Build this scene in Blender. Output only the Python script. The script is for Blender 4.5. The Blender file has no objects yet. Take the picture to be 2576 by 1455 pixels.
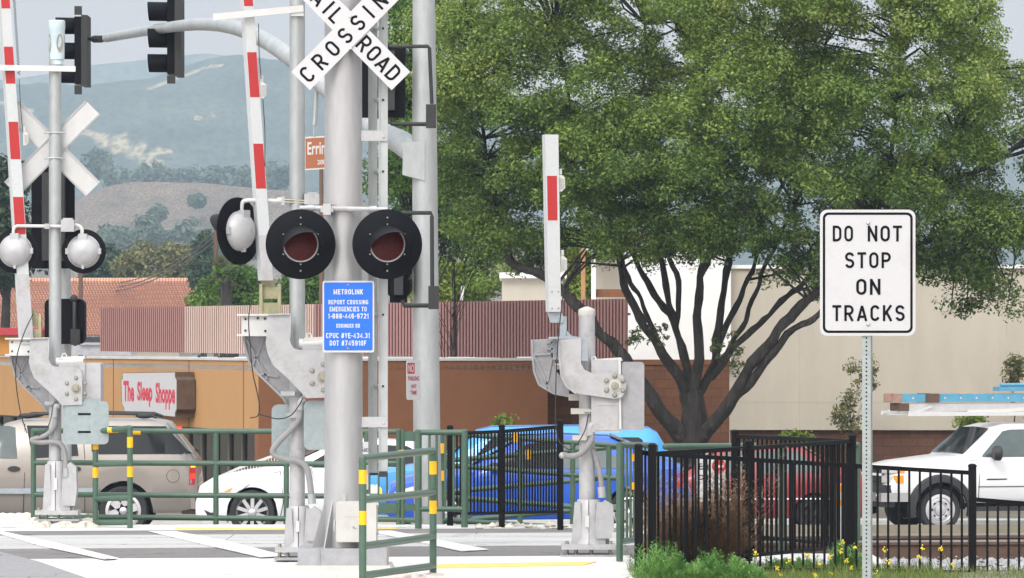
import bpy, math, random
import numpy as np
from mathutils import Vector, Matrix, noise
R = math.radians
random.seed(7)
sc = bpy.context.scene
# ------------------------------------------------------------------ camera, world, sun, exposure
F, H, CX, HY = 12000.0, 1.95, 1287.5, 860.0       # focal length in photo pixels, eye height, image centre, horizon row
cam_d = bpy.data.cameras.new('camera'); cam = bpy.data.objects.new('camera', cam_d)
sc.collection.objects.link(cam); sc.camera = cam
cam.location = (0, 0, H); cam.rotation_euler = (R(90), 0, 0)
cam_d.sensor_width = 36; cam_d.lens = 36*F/2575; cam_d.shift_y = (HY-727.5)/2575
cam_d.clip_start = 0.5; cam_d.clip_end = 9000
SUN_EL, SUN_AZ = 42, -158                           # degrees; azimuth measured from +Y towards +X
w = bpy.data.worlds.new('World'); sc.world = w; w.use_nodes = True
nt = w.node_tree; nt.nodes.clear()
def wn(t, **k):
    n = nt.nodes.new(t)
    for a, b in k.items(): setattr(n, a, b)
    return n
sky = wn('ShaderNodeTexSky', sky_type='NISHITA', sun_disc=False, sun_elevation=R(SUN_EL), sun_rotation=R(SUN_AZ),
         air_density=1.0, dust_density=4.0, ozone_density=1.0)
skym = wn('ShaderNodeVectorMath', operation='SCALE'); skym.inputs['Scale'].default_value = 0.10
nt.links.new(sky.outputs[0], skym.inputs[0])
tc = wn('ShaderNodeTexCoord'); sep = wn('ShaderNodeSeparateXYZ'); nt.links.new(tc.outputs['Generated'], sep.inputs[0])
rmp = wn('ShaderNodeValToRGB'); e = rmp.color_ramp.elements   # overcast: the cloud deck is about three times brighter overhead
e[0].position = 0.0; e[0].color = (0.80, 0.62, 0.51, 1)
e[1].position = 1.0; e[1].color = (1.25, 1.28, 1.35, 1)
m2_ = rmp.color_ramp.elements.new(0.2); m2_.color = (0.60, 0.61, 0.64, 1)
m_ = rmp.color_ramp.elements.new(0.09); m_.color = (0.78, 0.62, 0.53, 1)
nt.links.new(sep.outputs['Z'], rmp.inputs[0])
cl = wn('ShaderNodeTexNoise'); cl.inputs['Scale'].default_value = 9; cl.inputs['Detail'].default_value = 5
mp = wn('ShaderNodeMapping'); mp.inputs['Scale'].default_value = (1, 1, 3)
nt.links.new(tc.outputs['Generated'], mp.inputs[0]); nt.links.new(mp.outputs[0], cl.inputs[0])
clr = wn('ShaderNodeMapRange'); clr.inputs[1].default_value = 0.3; clr.inputs[2].default_value = 0.7
clr.inputs[3].default_value = 0.93; clr.inputs[4].default_value = 1.06
nt.links.new(cl.outputs[0], clr.inputs[0])
clm = wn('ShaderNodeVectorMath', operation='SCALE')
nt.links.new(rmp.outputs[0], clm.inputs[0]); nt.links.new(clr.outputs[0], clm.inputs['Scale'])
mx = wn('ShaderNodeMix', data_type='RGBA'); mx.inputs[0].default_value = 0.9
nt.links.new(skym.outputs[0], mx.inputs[6]); nt.links.new(clm.outputs[0], mx.inputs[7])
# broad glow round the hidden sun (behind us, left), added to brighten facing walls
sdv = (math.sin(R(SUN_AZ))*math.cos(R(SUN_EL)), math.cos(R(SUN_AZ))*math.cos(R(SUN_EL)), math.sin(R(SUN_EL)))
gd = wn('ShaderNodeVectorMath', operation='DOT_PRODUCT'); gd.inputs[1].default_value = sdv; nt.links.new(tc.outputs['Generated'], gd.inputs[0])
gm = wn('ShaderNodeMath', operation='MAXIMUM'); gm.inputs[1].default_value = 0; nt.links.new(gd.outputs['Value'], gm.inputs[0])
gp = wn('ShaderNodeMath', operation='POWER'); gp.inputs[1].default_value = 1.5; nt.links.new(gm.outputs[0], gp.inputs[0])
gs = wn('ShaderNodeVectorMath', operation='SCALE'); gs.inputs[0].default_value = (1.30, 1.27, 1.22); nt.links.new(gp.outputs[0], gs.inputs['Scale'])
ga = wn('ShaderNodeVectorMath', operation='ADD'); nt.links.new(mx.outputs[2], ga.inputs[0]); nt.links.new(gs.outputs[0], ga.inputs[1])
bg = wn('ShaderNodeBackground'); bg.inputs[1].default_value = 1.0
out = wn('ShaderNodeOutputWorld')
nt.links.new(ga.outputs[0], bg.inputs[0]); nt.links.new(bg.outputs[0], out.inputs[0])
sun_d = bpy.data.lights.new('sun', 'SUN'); sun = bpy.data.objects.new('sun', sun_d); sc.collection.objects.link(sun)
sun_d.energy = 1.0; sun_d.angle = R(20); sun_d.color = (1.0, 0.97, 0.92)
sd = Vector((math.sin(R(SUN_AZ))*math.cos(R(SUN_EL)), math.cos(R(SUN_AZ))*math.cos(R(SUN_EL)), math.sin(R(SUN_EL))))
sun.rotation_euler = sd.to_track_quat('Z', 'Y').to_euler()
vs = sc.view_settings
vs.view_transform = 'Standard'; vs.look = 'None'; vs.gamma = 1; vs.exposure = 0.40
sc.render.engine = 'CYCLES'
sc.cycles.use_denoising = True; sc.cycles.max_bounces = 6; sc.cycles.transparent_max_bounces = 8
sc.cycles.volume_bounces = 0; sc.cycles.caustics_reflective = False; sc.cycles.caustics_refractive = False

# ------------------------------------------------------------------ helpers
def P(x, y, Y): return Vector(((x-CX)/F*Y, Y, H+(HY-y)/F*Y))      # photo pixel at depth Y -> metres
def G(x, y, z=0.0): return P(x, y, F*(H-z)/(y-HY))                # photo pixel on the level z
def lin(h):
    h = h.lstrip('#'); c = [int(h[i:i+2], 16)/255 for i in (0, 2, 4)]
    return tuple(v/12.92 if v <= .04045 else ((v+.055)/1.055)**2.4 for v in c)
def lerp(a, b, t): return a+(b-a)*t
def interp(pts, x):
    if x <= pts[0][0]: return pts[0][1]
    for (a, b), (c, d) in zip(pts, pts[1:]):
        if x <= c: return b if c == a else b+(d-b)*(x-a)/(c-a)
    return pts[-1][1]

def mat(name, col, rough=.5, metal=0., var=.12, vscale=6., bump=0., bscale=40., col2=None, stretch=(1, 1, 1), coat=0., spec=None,
        dirt=None, dscale=2.0, damt=.5):
    m = bpy.data.materials.new(name); m.use_nodes = True
    t = m.node_tree; b = t.nodes['Principled BSDF']; L = t.links
    c = lin(col) if isinstance(col, str) else col
    c2 = (lin(col2) if isinstance(col2, str) else col2) if col2 else None
    b.inputs['Roughness'].default_value = rough; b.inputs['Metallic'].default_value = metal
    if coat: b.inputs['Coat Weight'].default_value = coat; b.inputs['Coat Roughness'].default_value = .05
    if spec is not None: b.inputs['Specular IOR Level'].default_value = spec
    tcn = t.nodes.new('ShaderNodeTexCoord'); mpn = t.nodes.new('ShaderNodeMapping'); mpn.inputs['Scale'].default_value = stretch
    L.new(tcn.outputs['Object'], mpn.inputs[0])
    n = t.nodes.new('ShaderNodeTexNoise'); n.inputs['Scale'].default_value = vscale; n.inputs['Detail'].default_value = 6
    n.inputs['Roughness'].default_value = .65
    L.new(mpn.outputs[0], n.inputs[0])
    r = t.nodes.new('ShaderNodeValToRGB'); r.color_ramp.elements[0].position = .3; r.color_ramp.elements[1].position = .7
    lo = c2 if c2 else tuple(v*(1-var) for v in c); hi = c if c2 else tuple(min(1, v*(1+var)) for v in c)
    r.color_ramp.elements[0].color = (*lo, 1); r.color_ramp.elements[1].color = (*hi, 1)
    L.new(n.outputs[0], r.inputs[0]); src = r.outputs[0]
    if dirt:
        d = t.nodes.new('ShaderNodeTexNoise'); d.inputs['Scale'].default_value = dscale; d.inputs['Detail'].default_value = 8
        d.inputs['Roughness'].default_value = .7
        L.new(mpn.outputs[0], d.inputs[0])
        q = t.nodes.new('ShaderNodeMapRange'); q.inputs[1].default_value = .52; q.inputs[2].default_value = .72
        q.inputs[3].default_value = 0; q.inputs[4].default_value = damt
        L.new(d.outputs[0], q.inputs[0])
        x = t.nodes.new('ShaderNodeMix'); x.data_type = 'RGBA'
        L.new(q.outputs[0], x.inputs[0]); L.new(src, x.inputs[6])
        dc = lin(dirt) if isinstance(dirt, str) else dirt
        x.inputs[7].default_value = (*dc, 1); src = x.outputs[2]
    L.new(src, b.inputs['Base Color'])
    if bump:
        n2 = t.nodes.new('ShaderNodeTexNoise'); n2.inputs['Scale'].default_value = bscale; n2.inputs['Detail'].default_value = 4
        L.new(mpn.outputs[0], n2.inputs[0])
        bp = t.nodes.new('ShaderNodeBump'); bp.inputs['Strength'].default_value = bump; bp.inputs['Distance'].default_value = .06 if bump >= 1 else .02
        L.new(n2.outputs[0], bp.inputs['Height']); L.new(bp.outputs[0], b.inputs['Normal'])
    rr = t.nodes.new('ShaderNodeMapRange'); rr.inputs[3].default_value = max(.02, rough-.08); rr.inputs[4].default_value = min(1, rough+.1)
    L.new(n.outputs[0], rr.inputs[0]); L.new(rr.outputs[0], b.inputs['Roughness'])
    return m
def emis(name, col, st):
    m = bpy.data.materials.new(name); m.use_nodes = True; b = m.node_tree.nodes['Principled BSDF']
    c = lin(col); b.inputs['Base Color'].default_value = (*c, 1)
    b.inputs['Emission Color'].default_value = (*c, 1); b.inputs['Emission Strength'].default_value = st
    return m
def leafmat(name, cols, trans=.3):
    m = bpy.data.materials.new(name); m.use_nodes = True; t = m.node_tree; b = t.nodes['Principled BSDF']
    a = t.nodes.new('ShaderNodeAttribute'); a.attribute_name = 'tint'
    r = t.nodes.new('ShaderNodeValToRGB'); el = r.color_ramp.elements
    el[0].position = 0; el[0].color = (*lin(cols[0]), 1); el[1].position = 1; el[1].color = (*lin(cols[-1]), 1)
    for i, c in enumerate(cols[1:-1]):
        q = el.new((i+1)/(len(cols)-1)); q.color = (*lin(c), 1)
    t.links.new(a.outputs['Fac'], r.inputs[0]); t.links.new(r.outputs[0], b.inputs['Base Color'])
    b.inputs['Roughness'].default_value = .5; b.inputs['Specular IOR Level'].default_value = .35
    tr = t.nodes.new('ShaderNodeBsdfTranslucent'); t.links.new(r.outputs[0], tr.inputs[0])
    mxs = t.nodes.new('ShaderNodeMixShader'); mxs.inputs[0].default_value = trans
    t.links.new(b.outputs[0], mxs.inputs[1]); t.links.new(tr.outputs[0], mxs.inputs[2])
    t.links.new(mxs.outputs[0], t.nodes['Material Output'].inputs[0])
    return m

_textcache = {}
def text_geo(s, bold=0.0):
    k = (s, bold)
    if k not in _textcache:
        cu = bpy.data.curves.new('t', 'FONT'); cu.body = s; cu.offset = bold; cu.resolution_u = 3
        o = bpy.data.objects.new('t', cu); sc.collection.objects.link(o)
        dg = bpy.context.evaluated_depsgraph_get(); dg.update()
        me = bpy.data.meshes.new_from_object(o.evaluated_get(dg))
        v = [tuple(q.co[:2]) for q in me.vertices]; f = [tuple(p.vertices) for p in me.polygons]
        bpy.data.objects.remove(o); bpy.data.curves.remove(cu); bpy.data.meshes.remove(me)
        _textcache[k] = (v, f)
    return _textcache[k]

def _arc(cx, cy, rx, ry, a0, a1, n=14): return [(cx+rx*math.cos(R(a0+(a1-a0)*i/n)), cy+ry*math.sin(R(a0+(a1-a0)*i/n))) for i in range(n+1)]
def glyph(ch, W=.60, t=.155):
    """road-sign capitals as stroke centre lines, height 1; returns (width, [(points, closed)])"""
    l, r, b, u = t/2, W-t/2, t/2, 1-t/2; c = (l+r)/2; rx = (r-l)/2; ry = rx*1.08; m = .5
    if ch == 'I': return t, [([(l, 0), (l, 1)], 0)]
    if ch == 'O': return W, [(_arc(c, u-ry, rx, ry, 0, 180)+_arc(c, b+ry, rx, ry, 180, 360), 1)]
    if ch == 'D': return W, [([(l, b), (l, u), (c-.04, u)]+_arc(c-.04, u-ry, r-c+.04, ry, 80, 0, 8)+_arc(c-.04, b+ry, r-c+.04, ry, 0, -80, 8)+[(c-.04, b)], 1)]
    if ch == 'N': W2 = W*1.02; return W2, [([(l, 0), (l, 1)], 0), ([(W2-l, 0), (W2-l, 1)], 0), ([(l*.9, 1-t*.35), (W2-l*.9, t*.35)], 0)]
    if ch == 'T': return W*.95, [([(0, u), (W*.95, u)], 0), ([(W*.475, 0), (W*.475, u)], 0)]
    if ch == 'L': return W*.85, [([(l, 1), (l, b), (W*.85, b)], 0)]
    if ch == 'C': return W, [(_arc(c, u-ry, rx, ry, 20, 180)+_arc(c, b+ry, rx, ry, 180, 340), 0)]
    if ch == 'G': return W, [(_arc(c, u-ry, rx, ry, 20, 180)+_arc(c, b+ry, rx, ry, 180, 360)+[(r, .46), (c, .46)], 0)]
    if ch == 'S': h = (u-b)/4; return W, [(_arc(c, u-h, rx, h, 15, 180, 12)+_arc(c, u-h, rx, h*1.0, 180, 262, 6)+_arc(c, b+h, rx, h, 82, 0, 6)+_arc(c, b+h, rx, h, 0, -165, 12), 0)]
    q = .46
    if ch in 'RP':
        s = [([(l, 0), (l, u), (c, u)]+_arc(c, (u+q)/2, rx, (u-q)/2, 80, -80, 12)+[(c, q), (l, q)], 0)]
        if ch == 'R': s.append(([(c-.02, q), (W-t*.45, 0)], 0))
        return W, s
    if ch == 'A': W2 = W*1.12; return W2, [([(t*.45, 0), (W2/2, 1-t*.3)], 0), ([(W2/2, 1-t*.3), (W2-t*.45, 0)], 0), ([(W2*.24, .27), (W2*.76, .27)], 0)]
    if ch in 'EF': s = [([(W*.9, u), (l, u), (l, b if ch == 'E' else 0)]+([(W*.9, b)] if ch == 'E' else []), 0), ([(l, .5), (W*.8, .5)], 0)]; return W*.9, s
    if ch == 'M': W2 = W*1.25; return W2, [([(l, 0), (l, 1)], 0), ([(W2-l, 0), (W2-l, 1)], 0), ([(l, u), (W2/2, .12), (W2-l, u)], 0)]
    if ch == 'U': return W, [([(l, 1), (l, b+ry)]+_arc(c, b+ry, rx, ry, 180, 360)+[(r, 1)], 0)]
    if ch == 'V': return W, [([(t*.45, 1), (W/2, .05), (W-t*.45, 1)], 0)]
    if ch == '0': return glyph('O', W*.92, t)
    if ch == '1': return W*.6, [([(W*.4, 0), (W*.4, u), (W*.08, .74)], 0)]
    if ch == '4': return W, [([(W*.7, 0), (W*.7, u), (t*.4, .28), (W, .28)], 0)]
    if ch == '7': return W, [([(0, u), (r, u), (W*.35, 0)], 0)]
    if ch == '2': return W, [(_arc(c, u-.24, rx, .24, 165, -20, 12)+[(l, b), (W, b)], 0)]
    if ch in '358':
        h = (u-b)/4
        if ch == '8': return W, [(_arc(c, u-h, rx*.94, h, 0, 360, 18)[:-1], 1), (_arc(c, b+h, rx, h, 0, 360, 18)[:-1], 1)]
        if ch == '3': return W, [(_arc(c, u-h, rx, h, 160, -85, 12), 0), (_arc(c, b+h, rx, h, 85, -160, 12), 0)]
        return W, [([(W*.92, u), (l, u), (l, .52)]+_arc(c, b+.27, rx, .27, 110, -150, 14), 0)]
    if ch in '69':
        s = 1 if ch == '6' else -1; f = lambda P_: [(x, y) if s > 0 else (W-x, 1-y) for x, y in P_]
        return W, [(f(_arc(c, b+.24, rx, .24, 0, 360, 18)[:-1]), 1), (f([(l, b+.24), (l, u-.3)]+_arc(c, u-.24, rx, .24, 170, 25, 9)), 0)]
    if ch == '-': return W*.5, [([(0, .45), (W*.5, .45)], 0)]
    if ch == '.': return t, [([(0, b), (t, b)], 0)]
    if ch == '#': return W, [([(W*.2, 0), (W*.4, 1)], 0), ([(W*.6, 0), (W*.8, 1)], 0), ([(0, .33), (W*.95, .33)], 0), ([(W*.05, .68), (W, .68)], 0)]
    if ch == ' ': return W*.45, []
    if ch == 'K': return W, [([(l, 0), (l, 1)], 0), ([(l, .36), (W-t*.45, 1)], 0), ([(W*.40, .55), (W-t*.4, 0)], 0)]
class MB:
    def __init__(s): s.v = []; s.f = []; s.m = []; s.s = []; s.mi = 0
    def add(s, vs, fs, smooth=False):
        o = len(s.v); s.v += [Vector(q) for q in vs]
        for f in fs: s.f.append([i+o for i in f]); s.m.append(s.mi); s.s.append(smooth)
        return s
    def use(s, i): s.mi = i; return s
    def obox(s, c, ax, hs):
        c = Vector(c); a, b, d = [Vector(q).normalized()*h for q, h in zip(ax, hs)]
        vs = [c+a*i+b*j+d*k for i in (-1, 1) for j in (-1, 1) for k in (-1, 1)]
        return s.add(vs, [(0, 1, 3, 2), (4, 6, 7, 5), (0, 4, 5, 1), (2, 3, 7, 6), (0, 2, 6, 4), (1, 5, 7, 3)])
    def box(s, lo, hi):
        lo, hi = Vector(lo), Vector(hi); return s.obox((lo+hi)/2, ((1, 0, 0), (0, 1, 0), (0, 0, 1)), (hi-lo)/2)
    def pbox(s, x0, y0, x1, y1, Y, d):                   # photo rectangle at depth Y, d metres deep
        a = P(x0, y1, Y); b = P(x1, y0, Y); return s.box(a, (b.x, Y+d, b.z))
    def bar(s, p0, p1, w, h, up=(0, 0, 1)):
        p0, p1 = Vector(p0), Vector(p1); d = p1-p0; up = Vector(up)
        sd_ = d.cross(up)
        if sd_.length < 1e-6: sd_ = d.cross(Vector((0, 1, 0)))
        u = sd_.cross(d); return s.obox((p0+p1)/2, (d, sd_, u), (d.length/2, w/2, h/2))
    def tube(s, pts, r, n=12, caps=True):
        pts = [Vector(p) for p in pts]; rs = r if isinstance(r, (list, tuple)) else [r]*len(pts)
        d0 = (pts[1]-pts[0]).normalized(); a = d0.orthogonal().normalized(); vs = []; fs = []
        for i, p in enumerate(pts):
            d = (pts[min(i+1, len(pts)-1)]-pts[max(i-1, 0)]).normalized()
            a = (a-d*a.dot(d)).normalized(); b = d.cross(a)
            vs += [p+(a*math.cos(2*math.pi*k/n)+b*math.sin(2*math.pi*k/n))*rs[i] for k in range(n)]
        for i in range(len(pts)-1):
            for k in range(n): fs.append((i*n+k, i*n+(k+1) % n, (i+1)*n+(k+1) % n, (i+1)*n+k))
        s.add(vs, fs, True)
        if caps:
            o = len(vs); s.add(vs[:n], [tuple(range(n))[::-1]]); s.add(vs[-n:], [tuple(range(n))])
        return s
    def lathe(s, prof, o, ax, n=24):                     # prof: (radius, distance along axis)
        o = Vector(o); ax = Vector(ax).normalized(); a = ax.orthogonal().normalized(); b = ax.cross(a); vs = []; fs = []
        for r, t in prof: vs += [o+ax*t+(a*math.cos(2*math.pi*k/n)+b*math.sin(2*math.pi*k/n))*max(r, 1e-4) for k in range(n)]
        for i in range(len(prof)-1):
            for k in range(n): fs.append((i*n+k, i*n+(k+1) % n, (i+1)*n+(k+1) % n, (i+1)*n+k))
        return s.add(vs, fs, True)
    def blob(s, c, r, n=12, m=8, ax=(0, 0, 1)):
        if not isinstance(r, (list, tuple)): r = (r, r, r)
        c = Vector(c); vs = []; fs = []
        for i in range(m+1):
            t = math.pi*i/m
            vs += [c+Vector((r[0]*math.sin(t)*math.cos(2*math.pi*k/n), r[1]*math.sin(t)*math.sin(2*math.pi*k/n), r[2]*math.cos(t))) for k in range(n)]
        for i in range(m):
            for k in range(n): fs.append((i*n+k, (i+1)*n+k, (i+1)*n+(k+1) % n, i*n+(k+1) % n))
        return s.add(vs, fs, True)
    def prism(s, poly, d):                               # planar polygon swept by d
        poly = [Vector(p) for p in poly]; d = Vector(d); n = len(poly)
        s.add(poly, [tuple(range(n))]); s.add([p+d for p in poly], [tuple(range(n))[::-1]])
        s.add(poly+[p+d for p in poly], [(i, i+n, (i+1) % n+n, (i+1) % n) for i in range(n)]); return s
    def pprism(s, px, Y, d): return s.prism([P(x, y, Y) for x, y in px], (0, d, 0))
    def quad(s, a, b, c, d): return s.add([a, b, c, d], [(0, 1, 2, 3)])
    def text(s, t, o, rt, up, w, h, bold=0.0):           # fits the words into w x h metres, centred on o
        v, f = text_geo(t, bold); xs = [q[0] for q in v]; ys = [q[1] for q in v]
        x0, x1, y0, y1 = min(xs), max(xs), min(ys), max(ys); o, rt, up = Vector(o), Vector(rt).normalized(), Vector(up).normalized()
        return s.add([o+rt*((a-(x0+x1)/2)/(x1-x0)*w)+up*((b-(y0+y1)/2)/(y1-y0)*h) for a, b in v], f)
    def stroke(s, ch, o, rt, up, sx, sy, t=.155, W=.60):   # one road-sign capital centred on o
        o, rt, up = Vector(o), Vector(rt).normalized(), Vector(up).normalized(); nrm = rt.cross(up); w_, st = glyph(ch, W, t); k = 0
        for pts, closed in st:
            k += 1; n = len(pts); L_ = []; R_ = []
            for i in range(n):
                p = Vector(pts[i]); a_ = Vector(pts[i-1]) if (i or closed) else None; b_ = Vector(pts[(i+1) % n]) if (i < n-1 or closed) else None
                d1 = (p-a_) if a_ is not None else (b_-p); d2 = (b_-p) if b_ is not None else d1
                if d1.length < 1e-6: d1 = d2
                if d2.length < 1e-6: d2 = d1
                d1, d2 = d1.normalized(), d2.normalized(); n1, n2 = Vector((-d1.y, d1.x)), Vector((-d2.y, d2.x)); mm = (n1+n2)
                mm = n1 if mm.length < 1e-4 else mm.normalized(); f_ = min(1.6, 1/max(.4, mm.dot(n1)))
                L_.append(p+mm*t/2*f_); R_.append(p-mm*t/2*f_)
            f3 = lambda q: o+rt*((q.x-w_/2)*sx)+up*((q.y-.5)*sy)+nrm*(.0003*k)
            vs_ = [f3(q) for q in L_]+[f3(q) for q in R_]
            s.add(vs_, [(i, (i+1) % n, n+(i+1) % n, n+i) for i in range(n if closed else n-1)])
        return s
    def sword(s, word, x0, y0, x1, y1, Y, gap=.20, t=.155):   # a word of road-sign capitals fitted to a photo box
        ws = [glyph(c, .60, t)[0] for c in word]; tot = sum(ws)+gap*(len(word)-1); A_, B_ = P(x0, y1, Y), P(x1, y0, Y); sx = (B_.x-A_.x)/tot; sy = B_.z-A_.z; x = 0
        for c, w_ in zip(word, ws): s.stroke(c, (A_.x+(x+w_/2)*sx, Y, (A_.z+B_.z)/2), (1, 0, 0), (0, 0, 1), sx, sy, t); x += w_+gap
        return s
    def ptext(s, t, x0, y0, x1, y1, Y, bold=0.0):
        a = P(x0, y1, Y); b = P(x1, y0, Y); return s.text(t, (a+b)/2, (1, 0, 0), (0, 0, 1), b.x-a.x, b.z-a.z, bold)

def wloc(o):
    v = Vector((0, 0, 0))
    while o is not None: v += o.location; o = o.parent
    return v
def link(o): sc.collection.objects.link(o)
def build(mb, name, mats, parent=None, loc=None, local=False):
    if not isinstance(mats, (list, tuple)): mats = [mats]
    base = Vector((0, 0, 0)) if local else (wloc(parent) if parent is not None else Vector(loc if loc is not None else (0, 0, 0)))
    me = bpy.data.meshes.new(name); me.from_pydata([tuple(v-base) for v in mb.v], [], mb.f); me.update()
    for m in mats: me.materials.append(m)
    me.polygons.foreach_set('material_index', mb.m); me.polygons.foreach_set('use_smooth', mb.s)
    import bmesh as _b
    bm = _b.new(); bm.from_mesh(me); _b.ops.recalc_face_normals(bm, faces=bm.faces[:]); bm.to_mesh(me); bm.free()
    me.set_sharp_from_angle(angle=R(42))
    o = bpy.data.objects.new(name, me); link(o)
    if parent is not None: o.parent = parent
    else: o.location = base
    return o
def tag(o, label, cat, group=None):
    o['label'] = label; o['category'] = cat
    if group: o['group'] = group
    return o
def thing(name, label, cat, loc, group=None):
    o = bpy.data.objects.new(name, None); link(o); o.location = loc; o.empty_display_size = .2
    return tag(o, label, cat, group)
def solo(mb, name, mats, label, cat, group=None):
    xs = [v.x for v in mb.v]; ys = [v.y for v in mb.v]; zs = [v.z for v in mb.v]
    return tag(build(mb, name, mats, None, ((min(xs)+max(xs))/2, (min(ys)+max(ys))/2, min(zs))), label, cat, group)
def struct(mb, name, mats, kind='structure'):
    o = build(mb, name, mats); o['kind'] = kind; return o
def dup(o, parent=None):
    c = o.copy(); link(c)
    if parent is not None: c.parent = parent
    for ch in list(o.children): dup(ch, c)
    return c
def rrect(cx, cz, w_, h_, r, n=5):
    pts = []
    for (sx, sz, a0) in ((1, 1, 0), (-1, 1, 90), (-1, -1, 180), (1, -1, 270)):
        for i in range(n+1):
            a = R(a0+90*i/n); pts.append((cx+sx*(w_/2-r)+r*math.cos(a), cz+sz*(h_/2-r)+r*math.sin(a)))
    return pts
def leaf_mesh(name, m, cen, rad, cnt, size, seed, up=.5, shell=.45, flat=1., parent=None, loc=(0, 0, 0), hue=None, clumpvar=.35, aspect=.5):
    rg = np.random.default_rng(seed); cen = np.asarray(cen, float); rad = np.broadcast_to(np.asarray(rad, float), (len(cen),))
    N = len(cen)*cnt; ci = np.repeat(np.arange(len(cen)), cnt)
    d = rg.normal(size=(N, 3)); d /= np.linalg.norm(d, axis=1)[:, None]
    rr = (shell+(1-shell)*rg.random(N)**.6)
    pos = cen[ci]+d*(rr*rad[ci])[:, None]*np.array([1, 1, flat])
    nn = d*.6+rg.normal(size=(N, 3))*.55+np.array([0, 0, up]); nn /= np.linalg.norm(nn, axis=1)[:, None]
    t = rg.normal(size=(N, 3)); t -= nn*(t*nn).sum(1)[:, None]; t /= np.linalg.norm(t, axis=1)[:, None]
    b = np.cross(nn, t); sz = size*(.45+1.1*rg.random(N))
    v = np.empty((N, 4, 3)); v[:, 0] = pos-t*sz[:, None]*.5; v[:, 2] = pos+t*sz[:, None]*.5
    bend = nn*sz[:, None]*.08
    v[:, 1] = pos+b*sz[:, None]*aspect*.5+bend; v[:, 3] = pos-b*sz[:, None]*aspect*.5+bend
    v = (v-np.array(loc)).reshape(-1, 3)
    me = bpy.data.meshes.new(name); me.vertices.add(N*4); me.vertices.foreach_set('co', v.astype('f').ravel())
    me.loops.add(N*4); me.loops.foreach_set('vertex_index', np.arange(N*4, dtype='i'))
    me.polygons.add(N); me.polygons.foreach_set('loop_start', np.arange(0, N*4, 4, dtype='i')); me.polygons.foreach_set('loop_total', np.full(N, 4, 'i'))
    me.update(calc_edges=True)
    ct = rg.random(len(cen)) if hue is None else np.asarray(hue)
    tint = np.clip(ct[ci]*clumpvar+(1-clumpvar)*rg.random(N), 0, 1)
    at = me.attributes.new('tint', 'FLOAT', 'POINT'); at.data.foreach_set('value', np.repeat(tint, 4).astype('f'))
    me.materials.append(m); me.polygons.foreach_set('use_smooth', np.ones(N, bool))
    o = bpy.data.objects.new(name, me); link(o)
    if parent is not None: o.parent = parent
    else: o.location = loc
    return o

# ------------------------------------------------------------------ materials
def gritty(m, k=.5, scale=55., crack=.35):
    t = m.node_tree; b = t.nodes['Principled BSDF']; src = b.inputs['Base Color'].links[0].from_socket; mp_ = [n for n in t.nodes if n.type == 'MAPPING'][0]
    v = t.nodes.new('ShaderNodeTexVoronoi'); v.inputs['Scale'].default_value = scale; t.links.new(mp_.outputs[0], v.inputs['Vector'])
    q = t.nodes.new('ShaderNodeMapRange'); q.inputs[1].default_value = .05; q.inputs[2].default_value = .35; q.inputs[3].default_value = 1-k; q.inputs[4].default_value = 1.05; t.links.new(v.outputs['Distance'], q.inputs[0])
    w_ = t.nodes.new('ShaderNodeTexVoronoi'); w_.feature = 'DISTANCE_TO_EDGE'; w_.inputs['Scale'].default_value = crack
    nz = t.nodes.new('ShaderNodeTexNoise'); nz.inputs['Scale'].default_value = 1.2; nz.inputs['Detail'].default_value = 6; t.links.new(mp_.outputs[0], nz.inputs[0])
    ad = t.nodes.new('ShaderNodeVectorMath'); ad.operation = 'ADD'; t.links.new(mp_.outputs[0], ad.inputs[0]); t.links.new(nz.outputs[1], ad.inputs[1]); t.links.new(ad.outputs[0], w_.inputs['Vector'])
    c = t.nodes.new('ShaderNodeMapRange'); c.inputs[1].default_value = .002; c.inputs[2].default_value = .006; c.inputs[3].default_value = .55; c.inputs[4].default_value = 1; t.links.new(w_.outputs['Distance'], c.inputs[0])
    mu = t.nodes.new('ShaderNodeMath'); mu.operation = 'MULTIPLY'; t.links.new(q.outputs[0], mu.inputs[0]); t.links.new(c.outputs[0], mu.inputs[1])
    x = t.nodes.new('ShaderNodeVectorMath'); x.operation = 'SCALE'; t.links.new(src, x.inputs[0]); t.links.new(mu.outputs[0], x.inputs['Scale']); t.links.new(x.outputs[0], b.inputs['Base Color'])
M = {}
M['galv'] = mat('galvanised steel', (.40, .425, .43), .42, .35, .16, 3.5, .1, 30, dirt=(.32, .345, .35), dscale=1.8, damt=.85, stretch=(2, 2, .6))
M['mast'] = mat('brushed aluminium mast', (.41, .41, .42), .40, .45, .10, 5, .05, 60, dirt=(.30, .33, .32), dscale=1.2, damt=.6, stretch=(2, 2, .4))
M['silver'] = mat('silver paint', (.43, .43, .445), .45, .15, .10, 8, .08, 50, dirt=(.30, .285, .265), dscale=6, damt=.75)
M['casting'] = mat('grey casting', (.34, .34, .36), .55, .2, .15, 9, .12, 60, dirt=(.25, .24, .23), dscale=6, damt=.5)
M['zinc'] = mat('zinc plate', (.36, .41, .42), .5, .3, .22, 18, .05, 40, col2=(.27, .325, .34))
M['white'] = mat('white paint', (.60, .60, .59), .42, 0, .05, 8, dirt=(.55, .53, .5), dscale=7, damt=.4)
M['signwhite'] = mat('sign sheeting', (.54, .54, .56), .4, 0, .04, 90, dirt=(.46, .455, .45), dscale=5, damt=.6)
M['armwhite'] = mat('reflective arm sheeting', (.50, .52, .53), .45, 0, .05, 40, dirt=(.42, .43, .43), dscale=6, damt=.4)
M['red'] = mat('red reflective sheeting', (.40, .010, .012), .4, 0, .08, 60)
M['green'] = mat('green handrail paint', (.060, .115, .080), .38, 0, .15, 5, .05, 60, dirt=(.10, .15, .12), dscale=9, damt=.35)
M['yellow'] = mat('yellow reflective tape', (.92, .47, .004), .4, 0, .05, 30)
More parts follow.
